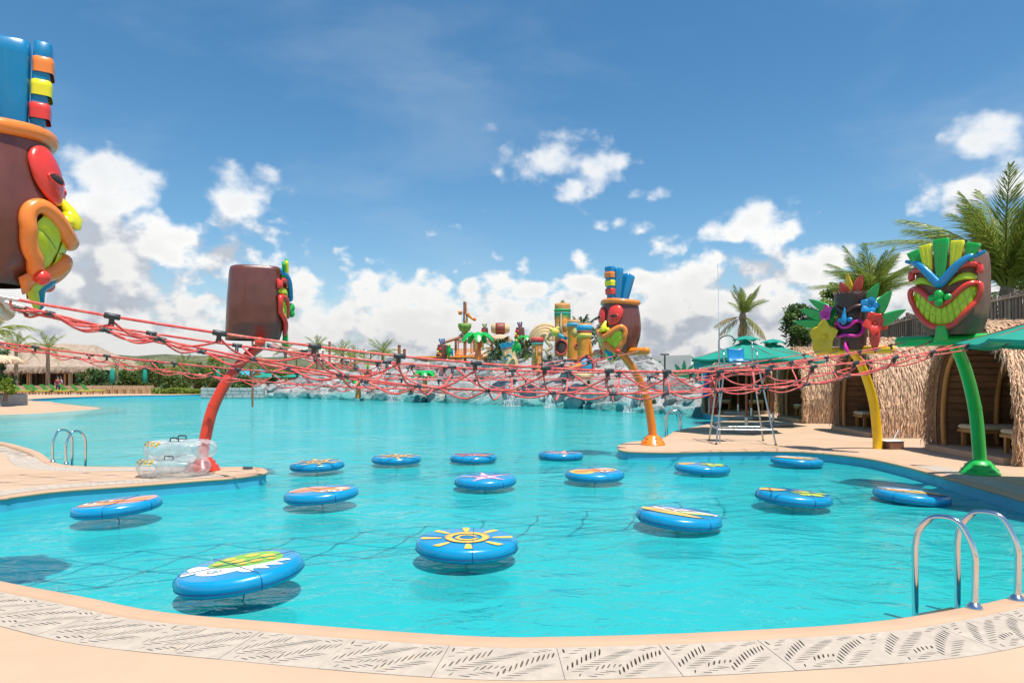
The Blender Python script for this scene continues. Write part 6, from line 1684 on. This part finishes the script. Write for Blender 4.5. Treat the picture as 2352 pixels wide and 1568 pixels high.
small_tiki(q_(345, 1130) + Vector((0, -1, 0)), 1.05, 'small brown tiki head with blue feathers at the left end of the ship', ('blue', 'blue2', 'blue'), yaw=-.7)
small_tiki(q_(1070, 725) + Vector((0, 1.5, 0)), .75, 'small brown tiki head with green feathers over the plastic palm', ('green', 'yellow', 'blue'), yaw=-.7)
small_tiki(q_(1715, 780) + Vector((0, 1.5, 0)), 1.0, 'small brown tiki head with blue and red feathers behind the leaning statue', ('blue', 'red', 'blue'), yaw=-.9)
small_tiki(Qp(845, 876, 53), .8, 'small brown tiki head on the left rocks under the green plastic palm', ('yellow', 'green', 'yellow'), yaw=-.9)
def parrot(c, s, body, wing, lab, yaw=0):
    t = thing('toy_parrot', lab, 'parrot figure', c, yaw)
    mb = MB(); mb.tube(catmull([(0, .05, -.75 * s), (0, .02, -.4 * s), (0, 0, 0), (0, -.05, .35 * s), (0, -.12, .55 * s)], 4), [.03 * s, .08 * s, .17 * s, .24 * s, .25 * s, .2 * s, .17 * s, .17 * s, .12 * s], 10); mb.build('body', M_[body], t)
    for sg in (1, -1): petal((sg * .2 * s, 0, .25 * s), (sg * .35 * s, .05, -.55 * s), .3 * s, .08, .02, M_[wing], t, 'wing')
    mb = MB(); mb.tube([(0, -.2 * s, .58 * s), (0, -.36 * s, .5 * s), (0, -.36 * s, .4 * s)], [.08 * s, .05 * s, .01], 8); mb.build('beak', M_['amber'], t)
parrot(q_(1025, 890) + Vector((0, -3.3, 0)), .8, 'red', 'yellow', 'red and yellow parrot figure on the plastic palm trunk')
parrot(q_(465, 985) + Vector((0, -1.2, 0)), .9, 'green', 'blue', 'green parrot figure at the left end of the ship')
parrot(Qp(1186, 796, 45.2), .75, 'green', 'leafgreen', 'green parrot figure clinging behind the leaning statue')
# real palms on the island
palm(pt(1146, 868, 51, 2.4), 1.1, 1.5, 30, 'dark bushy palm right of the play ship', 41, up=-15, far=True, dark=True, tr=.18)
palm(pt(1207, 868, 50, 2.4), 1.1, 1.5, 30, 'dark bushy palm between the leaning statue and the red capped tiki', 42, up=-15, far=True, dark=True, tr=.18)
palm(pt(1335, 868, 47, 3.0), 1.6, 1.75, 18, 'bushy palm rising behind the blue capped pillar', 43, up=-5, far=True, dark=True, tr=.16)
palm(pt(1385, 868, 48, 2.6), 1.6, 1.9, 16, 'palm half hidden by the orange post tiki head', 44, up=-5, far=True, dark=True, tr=.16)
palm(pt(1238, 868, 53, 2.4), 2.0, .9, 8, 'tiny palm behind the cream arches', 45, up=0, far=True, tr=.06)

# ================================================================== RIGHT BACKGROUND: painted wall and teal house
wall = thing('painted_wall', 'white wall painted with green palm leaves behind the rocks', 'wall')
wa, wb = Qp(1440, 868, 46), Qp(1590, 868, 42); wa.z = 0; wb.z = 0
ang = math.atan2(wb.y - wa.y, wb.x - wa.x); ln = (wb - wa).length; c = (wa + wb) / 2
mb = MB(); mb.box((c.x, c.y, 1.4), (ln, .25, 3.1), ang); mb.build('wall_slab', M_['white'], wall)
mb = MB(); mb.box((c.x, c.y, 2.98), (ln + .1, .34, .09), ang); mb.build('coping_cap', M_['white'], wall)
GP = mat('mural_green', (.03, .36, .14), .7); TP_ = mat('mural_teal', (.04, .42, .34), .7); YP = mat('mural_ochre', (.62, .50, .26), .8)
def mural(u, v, pts, m, s=1.0, rot=0.0):
    ax = (wb - wa).normalized(); nn = Vector((ax.y, -ax.x, 0)); o = wa + nn * .135
    mural.k += 1
    mb = MB(); P2 = rotp([(x * s, y * s) for x, y in pts], rot); mb.flat(P2, 0, lambda p: o + ax * (u + p.x) + Vector((0, 0, v + p.y)) + nn * (.002 * (mural.k % 5)))
    mb.build('mural_leaf', m, wall, norm=False)
mural.k = 0
leafp = sm([(0, 0), (.3, .14), (.7, .12), (1, 0), (.7, -.12), (.3, -.14)], 3)
L_ = ln
for k in range(7): mural(L_ * .30, 2.45, leafp, TP_, .42, .2 + k * .9)
for (u, v, s, r_) in ((L_ * .42, 1.7, 1.25, .95), (L_ * .38, 1.5, .5, 2.4), (L_ * .28, 1.25, .3, .5)): mural(u, v, leafp, GP, s, r_)
for r_ in (.35, .9, 1.55, 2.2, 2.8, 3.1): mural(L_ * .90, 1.55, leafp, GP, 1.15, r_)
mural(L_ * .90, .9, [(-.08, -.4), (.08, -.4), (.05, .7), (-.05, .7)], GP)
for k in range(11): mural(L_ * .16, 1.3, leafp, YP, .75, k * .57)
for (u, v) in ((.02, 2.3), (.04, 1.5), (.0, .9)): mural(L_ * u + .15, v, leafp, GP, .35, .6)
lamp = thing('lamp_post', 'thin dark lamp post with flat head in front of the painted wall', 'lamp post', Qp(1527, 868, 38)); lamp.location.z = 0
mb = MB(); mb.tube([(0, 0, 0), (0, 0, 2.85)], .045, 8); mb.build('post', M_['black'], lamp); mb = MB(); mb.box((0, 0, 2.92), (.46, .3, .09), bev=.03); mb.tube([(0, 0, 2.6), (.0, -.02, 2.88)], .03, 6); mb.build('lamp_head', M_['black'], lamp)
mb = MB(); mb.box((.02, -.08, 1.75), (.24, .12, .5)); mb.build('control_box', M_['whiteplastic'], lamp)
house = thing('teal_house', 'teal and white house with dark windows behind the lawn', 'house', Qp(1612, 868, 48)); house.location.z = 0
mb = MB(); mb.box((.1, 1.5, 1.35), (1.6, 3, 2.7)); mb.build('wall', M_['tealwall'], house); mb = MB(); mb.box((1.75, 1.8, 1.5), (1.9, 3, 3.0)); mb.build('wall', M_['white'], house)
mb = MB(); mb.box((.1, 1.4, 2.74), (1.75, 3.3, .1)); mb.build('roof', M_['tealwall'], house)
mb = MB(); mb.box((1.75, 1.7, 3.04), (2.1, 3.3, .1)); mb.build('roof', M_['white'], house)
for (x, z, w, h, m) in ((-.25, 1.7, .55, .75, 'whiteplastic'), (1.5, 1.4, .8, 1.1, 'tealwall')):
    mb = MB(); mb.box((x, -.02 if x < 1 else .27, z), (w, .08, h)); f = mb.build('window', M_[m], house); mb = MB()
    for sg in (-1, 1):
        for zz in (-.25, .25): mb.box((x + sg * w * .22, -.07 if x < 1 else .22, z + zz * h * .9), (w * .36, .03, h * .40))
    mb.build('pane', M_['darkglass'], f)
mb = MB(); mb.box((-.25, -.05, 2.2), (.75, .12, .1)); mb.build('lintel', M_['whiteplastic'], house)
for (px, py, d, s, lab) in ((1519, 884, 37, .28, 'blue plastic drum beside the lamp post'), (1533, 884, 37.4, .25, 'smaller blue drum right of the lamp post')):
    q = Qp(px, py, d); t = thing('plastic_drum', lab, 'drum', (q.x, q.y, .3)); mb = MB(); mb.lathe([(s, 0), (s * 1.03, .1), (s, .3), (s * 1.03, .5), (s, .8), (s * .8, .86)], n=20); mb.build('barrel', M_['bluedrum'], t); mb = MB(); mb.lathe([(s * .84, .865), (s * .84, .9), (0, .91)], n=20); mb.build('lid', M_['bluedrum'], t)
q = Qp(1629, 868, 31); t = thing('closed_parasol', 'closed dark blue parasol standing on the lawn', 'parasol', (q.x, q.y, 0)); mb = MB(); mb.tube([(0, 0, 0), (0, 0, 2.0)], .03, 8); mb.build('pole', M_['steel_dull'], t); mb = MB(); mb.lathe([(.22, .7), (.30, .75), (.26, 1.2), (.18, 1.7), (.04, 1.95)], n=14); mb.build('folded_canopy', M_['bluedrum'], t)
# ================================================================== LEFT BACKGROUND
# -- restaurant
M_['col'] = mat('cream_column', (.55, .45, .34), .8); M_['darkwood'] = mat('dark_wood_wall', (.085, .055, .045), .7, var=.3, vs=3)
rest_ = thing('thatched_restaurant', 'long open restaurant pavilion with a big thatched roof on the left', 'pavilion')
DR = 84.0
def rq(zx, zy, d=DR): return Qp(.1328 * zx, 735 + .1328 * zy, d)
x0, x1 = rq(100, 0).x, rq(1640, 0).x; xm0 = rq(-300, 0).x
eave = 2.75; ridge = 6.2; dep = 11.0
xe0, xe1 = xm0 - 3, rq(1890, 0).x; xr0, xr1 = xm0 + 2, rq(1150, 0).x
vs = [(xe0, DR - 1.6, eave), (xe1, DR - 1.6, eave - .1), (xe1 + .5, DR + dep, eave), (xe0, DR + dep, eave), (xr0, DR + dep * .5, ridge), (xr1, DR + dep * .5, ridge - .3)]
mb = MB(); K = 40
def bil(a, b, c, d, n, m, m_):
    a, b, c, d = map(Vector, (a, b, c, d)); vs = []
    for i in range(n + 1):
        for j in range(m + 1):
            p = a.lerp(b, i / n).lerp(d.lerp(c, i / n), j / m); nz_ = noise.noise(p * .55) * .22 + noise.noise(p * 2.1) * .09; vs.append(p + Vector((0, -.3 * nz_, nz_ - .35 * math.sin(math.pi * j / m) * .6)))
    m_.add(vs, [(i * (m + 1) + j, (i + 1) * (m + 1) + j, (i + 1) * (m + 1) + j + 1, i * (m + 1) + j + 1) for i in range(n) for j in range(m)], True)
bil(vs[0], vs[1], vs[5], vs[4], 70, 16, mb); bil(vs[1], vs[2], vs[5], vs[5], 16, 12, mb); bil(vs[2], vs[3], vs[4], vs[5], 30, 10, mb)
# thick shaggy eave
for k in range(1500):
    f = random.random(); x = xe0 + (xe1 - xe0) * f; z = eave + random.uniform(-.05, .25); w = random.uniform(.05, .12); p = Vector((x, DR - 1.5 + random.uniform(-.15, .2), z)); e = p + Vector((random.uniform(-.1, .1), -.18, -random.uniform(.35, .65)))
    mb.add([p - Vector((w, 0, 0)), p + Vector((w, 0, 0)), e + Vector((w * .5, 0, 0)), e - Vector((w * .5, 0, 0))], [(0, 1, 2, 3)])
mb.build('roof', M_['thatch_far'], rest_, norm=False)
mb = MB(); mb.box(((xe0 + x1) / 2, DR + .1, eave - .42), (x1 - xe0, .25, .3)); mb.build('beam', M_['wood'], rest_)
for zx, w in ((140, .34), (270, .40), (490, .34), (530, .16), (815, .28), (850, .16), (1170, .18), (1200, .34), (1515, .50), (-60, .4), (-250, .4)):
    p = rq(zx, 0); mb = MB(); mb.box((p.x, DR + (.2 if w > .2 else -.5), (eave - .25) / 2), (w, w, eave - .25)); mb.build('column', M_['col'] if w > .2 else M_['wood'], rest_)
mb = MB(); xa, xb = rq(-200, 0).x, rq(950, 0).x; mb.box(((xa + xb) / 2, DR + 4, 1.25), (xb - xa, .2, 2.5)); mb.build('back_wall', M_['darkwood'], rest_)
for k in range(9):
    mb = MB(); x = xa + (xb - xa) * (k + .5) / 9; mb.box((x, DR + 3.85, 1.25), (.12, .1, 2.4)); mb.build('wall_stile', M_['wood'], rest_)
mb = MB(); mb.box(((xe0 + x1) / 2, DR + 4, .03), (x1 - xe0, 10, .06)); mb.build('floor', M_['concrete'], rest_)
# -- low reed wall behind the loungers
lwall = thing('reed_wall', 'low tan reed covered wall behind the green loungers', 'wall')
mreed = mat('reed', (.45, .31, .19), .9, var=.35, vs=3, stretch=(6, 1, .6), bump=.4, bs=8, bdist=.03, isl=.12)
xa, xb = Qp(0, 0, 71).x - 2, Qp(352, 0, 71).x; nseg = 26
for k in range(nseg):
    xx0 = xa + (xb - xa) * k / nseg; w = (xb - xa) / nseg; mb = MB(); mb.box((xx0 + w / 2, 71 + .02 * (k % 3), .42), (w - .03, .35, .80 + .02 * (k % 2))); mb.build('reed_panel', mreed, lwall)
# -- sun loungers
M_['pad_green'] = mat('green_cushion', (.035, .16, .018), .8, var=.15); M_['pad_lime'] = mat('lime_cushion', (.36, .46, .03), .8, var=.1)
def lounger_parts(t):
    mb = MB(); mb.box((.25, 0, .30), (1.5, .60, .08), bev=.02); mb.build('seat_frame', M_['wood'], t)
    for sx in (-.35, .85):
        for sy in (-.25, .25): mb = MB(); mb.box((sx, sy, .13), (.06, .06, .26)); mb.build('leg', M_['wood'], t)
    mb = MB(); mb.box((.28, 0, .38), (1.45, .58, .09), bev=.03); mb.build('seat_cushion', M_['pad_lime'], t)
    Mx = Matrix.Rotation(R(48), 3, 'Y'); mb = MB(); mb.box((-.72, 0, .66), (.86, .60, .10), M=Mx, bev=.03); mb.build('back_cushion', M_['pad_green'], t)
LX = [110, 200, 390, 490, 680, 780, 1010, 1110, 1395, 1490, -60, 20]
names = ['first', 'second', 'third', 'fourth', 'fifth', 'sixth', 'seventh', 'eighth', 'ninth', 'tenth']
proto = None
for k, zx in enumerate(sorted(LX)):
    p = Qp(.1328 * zx + 9, 0, 66.5); y = 66.2 + (.7 if k % 2 else 0)
    vis = [v for v in sorted(LX) if v > 0]
    lab = 'green sun lounger with lime seat on the far left bank, %s from the left' % (names[vis.index(zx)] if zx in vis and vis.index(zx) < 10 else ('eleventh' if zx > 0 else 'none')) if zx > 0 else 'green sun lounger partly hidden by the planter at the left edge'
    if proto is None:
        proto = thing('sun_lounger', lab, 'sun lounger', (p.x, y, 0), R(3), 'green sun loungers on the far left bank'); lounger_parts(proto)
    else:
        c = copy_tree(proto); c.location = (p.x, y, 0); c['label'] = lab
# small wooden tables further right
for k, zx in enumerate((1830, 1960, 2090, 2230, 2380, 2500)):
    p = Qp(.1328 * zx, 0, 69.5); t = thing('low_table', 'small wooden table %s on the far bank right of the loungers' % ('leftmost of six', 'second of six', 'third of six', 'fourth of six', 'fifth of six', 'rightmost of six')[k], 'table', (p.x, 69.3, 0), 0, 'small wooden tables right of the loungers')
    mb = MB(); mb.box((0, 0, .44), (.8, .5, .05)); mb.build('table_top', M_['wood'], t)
    for sx in (-.34, .34):
        for sy in (-.2, .2): mb = MB(); mb.box((sx, sy, .21), (.05, .05, .42)); mb.build('leg', M_['wood'], t)
# -- people
M_['skin'] = mat('skin', (.35, .19, .12), .6); M_['navy'] = mat('dark_clothes', (.02, .03, .06), .8); M_['redshirt'] = mat('dark_red_shirt', (.22, .02, .03), .8); M_['lightshirt'] = mat('pale_blue_shirt', (.42, .50, .66), .8)
def person(loc, rz, label, shirt, trousers, swing=.12):
    t = thing('person', label, 'person', loc, rz)
    V = [(0, 0, .92), (0, 0, 1.12), (0, 0, 1.34), (0, -.01, 1.46), (0, -.02, 1.60), (0, -.02, 1.70), (.10, 0, .86), (.11, swing, .48), (.11, swing * .6, .08), (.11, swing * .6 - .14, .03), (-.10, 0, .86), (-.11, -swing, .48), (-.11, -swing * .3, .08), (-.11, -swing * .3 - .14, .03), (.19, 0, 1.38), (.25, .04, 1.10), (.24, -.08, .88), (.24, -.11, .79), (-.19, 0, 1.38), (-.25, -.02, 1.10), (-.24, -.14, .90), (-.24, -.17, .81)]
    E = [(0, 1), (1, 2), (2, 3), (3, 4), (4, 5), (0, 6), (6, 7), (7, 8), (8, 9), (0, 10), (10, 11), (11, 12), (12, 13), (2, 14), (14, 15), (15, 16), (16, 17), (2, 18), (18, 19), (19, 20), (20, 21)]
    Rr = [.13, .12, .14, .055, .085, .07, .085, .06, .04, .04, .085, .06, .04, .04, .06, .042, .032, .03, .06, .042, .032, .03]
    for_skin = list(range(22)); 
    def mk(name, idx, sc, m):
        me = bpy.data.meshes.new(name); bm = bmesh.new(); lay = bm.verts.layers.skin.verify(); mp_ = {}
        for i in idx: mp_[i] = bm.verts.new(V[i])
        for a, b in E:
            if a in mp_ and b in mp_: bm.edges.new((mp_[a], mp_[b]))
        for i in idx:
            mp_[i][lay].radius = (Rr[i] * sc, Rr[i] * sc); mp_[i][lay].use_root = (i == idx[0])
        bm.to_mesh(me); bm.free(); me.materials.append(m)
        o = bpy.data.objects.new(name, me); COL.objects.link(o); o.parent = t
        o.modifiers.new('skin', 'SKIN'); sd = o.modifiers.new('sub', 'SUBSURF'); sd.levels = 1; sd.render_levels = 1; return o
    mk('body', for_skin, 1.0, M_['skin']); mk('shirt', [0, 1, 2, 14, 15, 18, 19], 1.16, shirt); mk('trousers', [0, 6, 7, 8, 10, 11, 12], 1.2, trousers)
    mb = MB(); mb.ball((0, .015, 1.70), (.095, .105, .10), n=12, m=8); mb.build('hair', M_['black'], t)
pa = Qp(133, 868, 69.4); person((pa.x, 69.4, 0), .6, 'person in a dark red shirt and dark trousers standing behind the loungers', M_['redshirt'], M_['navy'])
pa = Qp(139.5, 868, 69.9); person((pa.x, 69.9, 0), 2.6, 'person in a pale blue shirt and dark trousers standing behind the loungers', M_['lightshirt'], M_['navy'])
# -- planter with bush and thatch parasol at the far left edge
t = thing('stone_planter', 'low grey stone planter wall at the left edge by the water', 'planter')
a, b = Wp(-40, 937, -.05), Wp(57, 932, -.05)
mb = MB(); mb.box(((a.x + b.x) / 2 - 2, a.y + 1.5, .30), ((b.x - a.x) + 4, 3.4, .75), bev=.03); mb.build('planter_wall', M_['concrete'], t)
mb = MB(); mb.box(((a.x + b.x) / 2 - 2, a.y + 1.5, .685), ((b.x - a.x) + 3.8, 3.1, .03)); mb.build('soil_top', M_['soil'], t)
pq = Qp(-8, 868, a.y + 1.4); tree((pq.x, pq.y, .6), 2.6, 1.15, 'dark leafy shrub in the planter at the left edge', 61, 'leaf_dark', 16, 170, .10, .1, 'bush')
pq = Qp(12, 868, a.y + .9); tree((pq.x, pq.y, .6), .9, .7, 'light green leafy plant in the front of the left planter', 62, 'leaf_light', 8, 120, .09, .1, 'bush')
pq = Qp(2, 868, a.y + 1.6); t = thing('thatch_parasol', 'round thatched parasol cut off by the left edge', 'parasol', (pq.x - .3, pq.y, 0))
thatch_roof((0, 0, 2.55), 1.45, 1.45, .55, t, 'parasol_roof', 8); mb = MB(); mb.tube([(0, 0, .6), (0, 0, 2.9)], .06, 8); mb.build('pole', M_['wood'], t)
# -- palms, shrubs, trees left
for k, (px, ytop, d, th, L, nf, lab) in enumerate((
    (-20, 690, 44, 4.4, 2.6, 16, 'palm with drooping fronds cut off by the left edge below the big tiki'), (37, 770, 74, 4.7, 2.7, 18, 'full palm rising behind the left part of the restaurant roof'), (110, 770, 72, 4.4, 2.6, 14, 'narrow palm in front of the restaurant roof'),
    (268, 815, 78, 2.7, 2.0, 12, 'young palm right of the restaurant'), (333, 825, 82, 2.9, 1.7, 10, 'thin pale palm among shrubs left of the red pole'), (414, 835, 76, 2.4, 1.9, 12, 'short palm with two trunks by the water left of the red pole'), (428, 835, 77, 2.9, 1.8, 12, 'taller short palm directly beside the two trunked one'),
    (577, 830, 72, 2.6, 2.1, 14, 'palm in front of the teal roofed house'), (655, 800, 78, 4.4, 2.2, 14, 'slim palm just right of the red pole top'), (729, 790, 82, 5.2, 2.2, 15, 'palm behind the net in front of the pale canopy roof'), (787, 805, 80, 4.2, 2.4, 16, 'bushy palm right of the pale canopy'), (815, 812, 84, 4.0, 2.0, 12, 'small palm right of the bushy palm'),
    (879, 780, 70, 4.0, 2.3, 18, 'full round palm standing clear above the left rocks'), (1010, 820, 72, 2.2, 1.4, 8, 'small golden palm left of the play ship'), (940, 828, 74, 2.0, 1.5, 10, 'low palm between the full palm and the ship'))):
    palm(pt(px, 868, d, 0), th, L, nf, lab, 70 + k, far=True, up=8, tr=.16, cat='palm tree')
rnd = random.Random(17)
BU = [(212, 868, 76, 2.4, 2.0, 'leaf', 'broad dark leaved shrub at the right end of the restaurant'), (236, 868, 74, 2.1, 1.6, 'leaf_dark', 'dark shrub beside the closed green parasol'), (285, 868, 76, 2.3, 2.0, 'leaf', 'round bush right of the young palm'), (318, 868, 80, 2.6, 2.0, 'leaf', 'leafy bush in the left hedge, before the pale palm'), (350, 868, 78, 3.0, 2.2, 'leaf', 'tall bush in the hedge behind the closed parasols'),
      (388, 868, 80, 2.9, 2.0, 'leaf_light', 'light green bush in the middle of the left hedge'), (402, 868, 74, 2.0, 1.6, 'leaf', 'olive bush left of the short palms'), (455, 868, 78, 2.4, 2.0, 'leaf', 'green bush right of the short palms'), (488, 868, 90, 4.4, 2.1, 'leaf_light', 'bright round tree just left of the red pole'), (470, 868, 96, 3.8, 2.0, 'leaf', 'olive tree behind the bright round tree'),
      (530, 868, 80, 2.2, 1.8, 'leaf', 'bush behind the red pole'), (560, 868, 70, 1.7, 1.5, 'leaf', 'low bush below the teal house'), (620, 868, 82, 3.2, 2.0, 'leaf', 'bush right of the teal house'), (640, 868, 74, 2.4, 1.6, 'leaf_light', 'light bush beside the teal umbrella'), (680, 868, 84, 2.8, 2.2, 'leaf', 'wide bush right of the slim palm'),
      (765, 868, 90, 3.0, 2.4, 'leaf', 'bush under the pale canopy roof'), (845, 868, 88, 3.0, 2.2, 'leaf', 'bush left of the full round palm'), (912, 868, 80, 2.8, 1.8, 'leaf', 'bush right of the full round palm'), (963, 868, 84, 3.0, 2.0, 'leaf', 'bush left of the play ship'), (505, 868, 84, 2.6, 1.8, 'leaf', 'bush at the left side of the red pole')]
for k, (px, py, d, h, r, m, lab) in enumerate(BU):
    tree(pt(px, py, d, 0), h, r, lab, 100 + k, m, 14, 90, .17, .12, 'bush' if 'tree' not in lab else 'tree')
# clipped hedge (nobody could count its leaves)
mb = MB(); rnd = random.Random(5); xa, xb = Qp(352, 0, 69).x, Qp(462, 0, 69).x
for _ in range(5200):
    x = rnd.uniform(xa, xb); p = Vector((x, 69 + rnd.uniform(-.5, .9), rnd.uniform(0, .52 + .1 * math.sin(x * 2)))); s = .11; a = Vector((rnd.gauss(0, 1), rnd.gauss(0, 1), rnd.gauss(0, 1))).normalized(); b = a.orthogonal().normalized(); mb.add([p - a * s, p + b * s * .5, p + a * s, p - b * s * .5], [(0, 1, 2, 3)])
o = mb.build('ground_cover_hedge', M_['leaf_light'], kind='stuff', norm=False)
# closed green parasols
for k, (px, yt, yb, d, lab) in enumerate(((258, 845, 880, 72, 'closed green parasol nearest the restaurant'), (333, 846, 879, 76, 'closed green parasol in front of the middle of the hedge'), (414, 850, 866, 84, 'small closed green parasol behind the short palms'), (428, 846, 872, 79, 'closed green parasol right of the small one, above the hedge'), (501, 848, 870, 78, 'closed green parasol at the left side of the red pole'))):
    q = Qp(px, yb, d); tp_ = Qp(px, yt, d); t = thing('closed_parasol', lab, 'parasol', (q.x, q.y, 0), 0, 'closed green parasols on the left bank')
    mb = MB(); mb.tube([(0, 0, 0), (0, 0, tp_.z)], .04, 8); mb.build('pole', M_['polewood'], t); h = tp_.z - q.z
    mb = MB(); mb.lathe([(.14, q.z), (.25, q.z + .06), (.26, q.z + h * .4), (.21, q.z + h * .85), (.05, tp_.z)], n=14); mb.build('folded_canopy', M_['teal'], t)
# teal roofed house
q = Qp(582, 868, 80); t = thing('teal_roof_house', 'small building with bright teal roofs right of the red pole', 'house', (q.x, q.y, 0))
mr2 = mat('teal_roof', (.02, .34, .44), .6, var=.12, vs=2)
mb = MB(); mb.box((-.5, 1.5, 1.0), (2.6, 3, 2.0)); mb.build('wall', M_['tealwall'], t)
mb = MB(); mb.add([(-2.0, -.3, 1.75), (.9, -.3, 1.75), (.9, 1.8, 2.65), (-2.0, 1.8, 2.65), (.9, 4, 1.75), (-2.0, 4, 1.75)], [(0, 1, 2, 3), (3, 2, 4, 5)]); mb.build('roof', mr2, t, norm=False)
mb = MB(); mb.add([(-.1, -.9, 1.6), (1.7, -.9, 1.6), (.8, -.9, 2.6), (.8, 2.5, 2.6), (1.7, 2.5, 1.6), (-.1, 2.5, 1.6)], [(0, 2, 3, 5), (1, 4, 3, 2)]); mb.build('roof', mr2, t, norm=False)
mb = MB(); mb.add([(.0, -.6, 1.6), (1.6, -.6, 1.6), (.8, -.6, 2.5)], [(0, 1, 2)]); mb.box((.8, .0, .8), (1.5, 1.2, 1.6)); mb.build('gable', M_['coping'], t)
mb = MB(); mb.box((-.6, -.1, 1.35), (2.8, .12, .10)); mb.build('fascia', PR['y'], t)
for (cx, cy, r, lab) in ((614, 72, 1.0, 'teal umbrella right of the teal roofed house'), (690, 66, 1.15, 'wide teal umbrella left one of the pair behind the left rocks'), (738, 70, 1.1, 'wide teal umbrella right one of the pair behind the left rocks'), (882, 64, .9, 'small teal umbrella behind the net above the rocks')):
    q = Qp(cx, 868, cy); umbrella((q.x, q.y), r * 1.5, 1.75, 2.25, .2, lab, base=False, pr=.04)
# orange thatched kiosk
q = Qp(459, 868, 82); t = thing('thatch_kiosk', 'small orange thatched kiosk behind the hedge', 'kiosk', (q.x, q.y, 0)); thatch_roof((0, 0, 1.65), 1.2, 1.2, .5, t, 'roof', 12)
for sx in (-.8, .8):
    for sy in (-.7, .7): mb = MB(); mb.tube([(sx, sy, 0), (sx, sy, 1.8)], .06, 6); mb.build('post', M_['wood'], t)
# pale shade canopy with timber posts
q = Qp(756, 868, 96); t = thing('shade_canopy', 'pale cream canopy roof stretched between timber posts', 'canopy', (q.x, q.y, 0))
mcn = mat('cream_canvas', (.62, .58, .48), .8, var=.06); mb = MB(); vs = []; n = 20
for i in range(n + 1):
    for j in range(5):
        x = -5.6 + 11.2 * i / n; y = -2.5 + 5 * j / 4; z = 6.05 - .035 * abs(x + 1.5) ** 1.35 - .09 * (j - 2) ** 2 - .25 * abs(math.sin(i * .47)); vs.append((x, y, z))
mb.add(vs, [(i * 5 + j, (i + 1) * 5 + j, (i + 1) * 5 + j + 1, i * 5 + j + 1) for i in range(n) for j in range(4)], True); cno = mb.build('canvas', mcn, t); md = cno.modifiers.new('s', 'SOLIDIFY'); md.thickness = .04
for x in (-5.3, -1.5, 2.5, 5.4):
    for y in (-2.2, 2.2): mb = MB(); mb.tube([(x, y, 0), (x, y, 5.6)], .10, 8); mb.build('post', M_['wood'], t)
for (px, yt, yb, d, lab) in ((757, 786, 840, 74, 'tall reddish timber post left of the full palm'), (917, 794, 850, 60, 'taller reddish timber post right of the full palm'), (929, 803, 850, 60.5, 'shorter reddish timber post right of the full palm'), (580, 783, 842, 40, 'thin orange pole rising behind the red tiki head')):
    a, b = Qp(px, yt, d), Qp(px, 868, d); t = thing('timber_post', lab, 'post', (b.x, b.y, 0)); mb = MB(); mb.tube([(0, 0, -.1), (0, 0, a.z)], .13 if d > 45 else .06, 8); mb.build('shaft', PW, t); mb = MB(); mb.lathe([(.15 if d > 45 else .07, 0), (.15 if d > 45 else .07, .06), (.02, .10)], (0, 0, a.z), 10); mb.build('cap', PW, t)
# -- hills and far vegetation
mh = mat('hillside_scrub', (.085, .105, .045), .95, var=.6, vs=.11, bump=1.0, bs=.12, bdist=6, col2=(.19, .17, .09), c2s=.018)
mb = MB(); vs = []; n = 120; rings = 9
for i in range(n + 1):
    th_ = R(-62) + R(124) * i / n; 
    for j in range(rings):
        d = 230 + 55 * j; x = math.sin(th_) * d; y = math.cos(th_) * d; e = math.sin(math.pi * .5 * min(1, j / (rings - 3)))
        hgt = (11 + 5 * noise.noise(Vector((th_ * 5, 1.3, 0))) + 2.5 * noise.noise(Vector((th_ * 21, j * .6, 3)))) * e
        side = 1.0 if th_ < R(-8) else max(.10, 1 - (math.degrees(th_) + 8) / 10)
        vs.append((x, y, -1 + hgt * side * (1.55 if True else 1)))
mb.add(vs, [(i * rings + j, (i + 1) * rings + j, (i + 1) * rings + j + 1, i * rings + j + 1) for i in range(n) for j in range(rings - 1)], True); mb.build('hills', mh, kind='structure', norm=False)
mb = MB(); rnd = random.Random(8)
for _ in range(15000):
    th_ = R(rnd.uniform(-48, 10)); d = rnd.uniform(105, 175); c = Vector((math.sin(th_) * d, math.cos(th_) * d, 0)); cl = noise.noise(Vector((th_ * 40, d * .08, 0))); 
    z = rnd.random() ** .7 * (2.6 + 2.2 * cl); s = rnd.uniform(.25, .6); a = Vector((rnd.gauss(0, 1), rnd.gauss(0, 1), rnd.gauss(0, 1))).normalized(); b = a.orthogonal().normalized(); p = c + Vector((0, 0, max(z, 0))); mb.add([p - a * s, p + b * s * .6, p + a * s, p - b * s * .6], [(0, 1, 2, 3)])
mb.build('far_scrub', M_['leaf'], kind='stuff', norm=False)
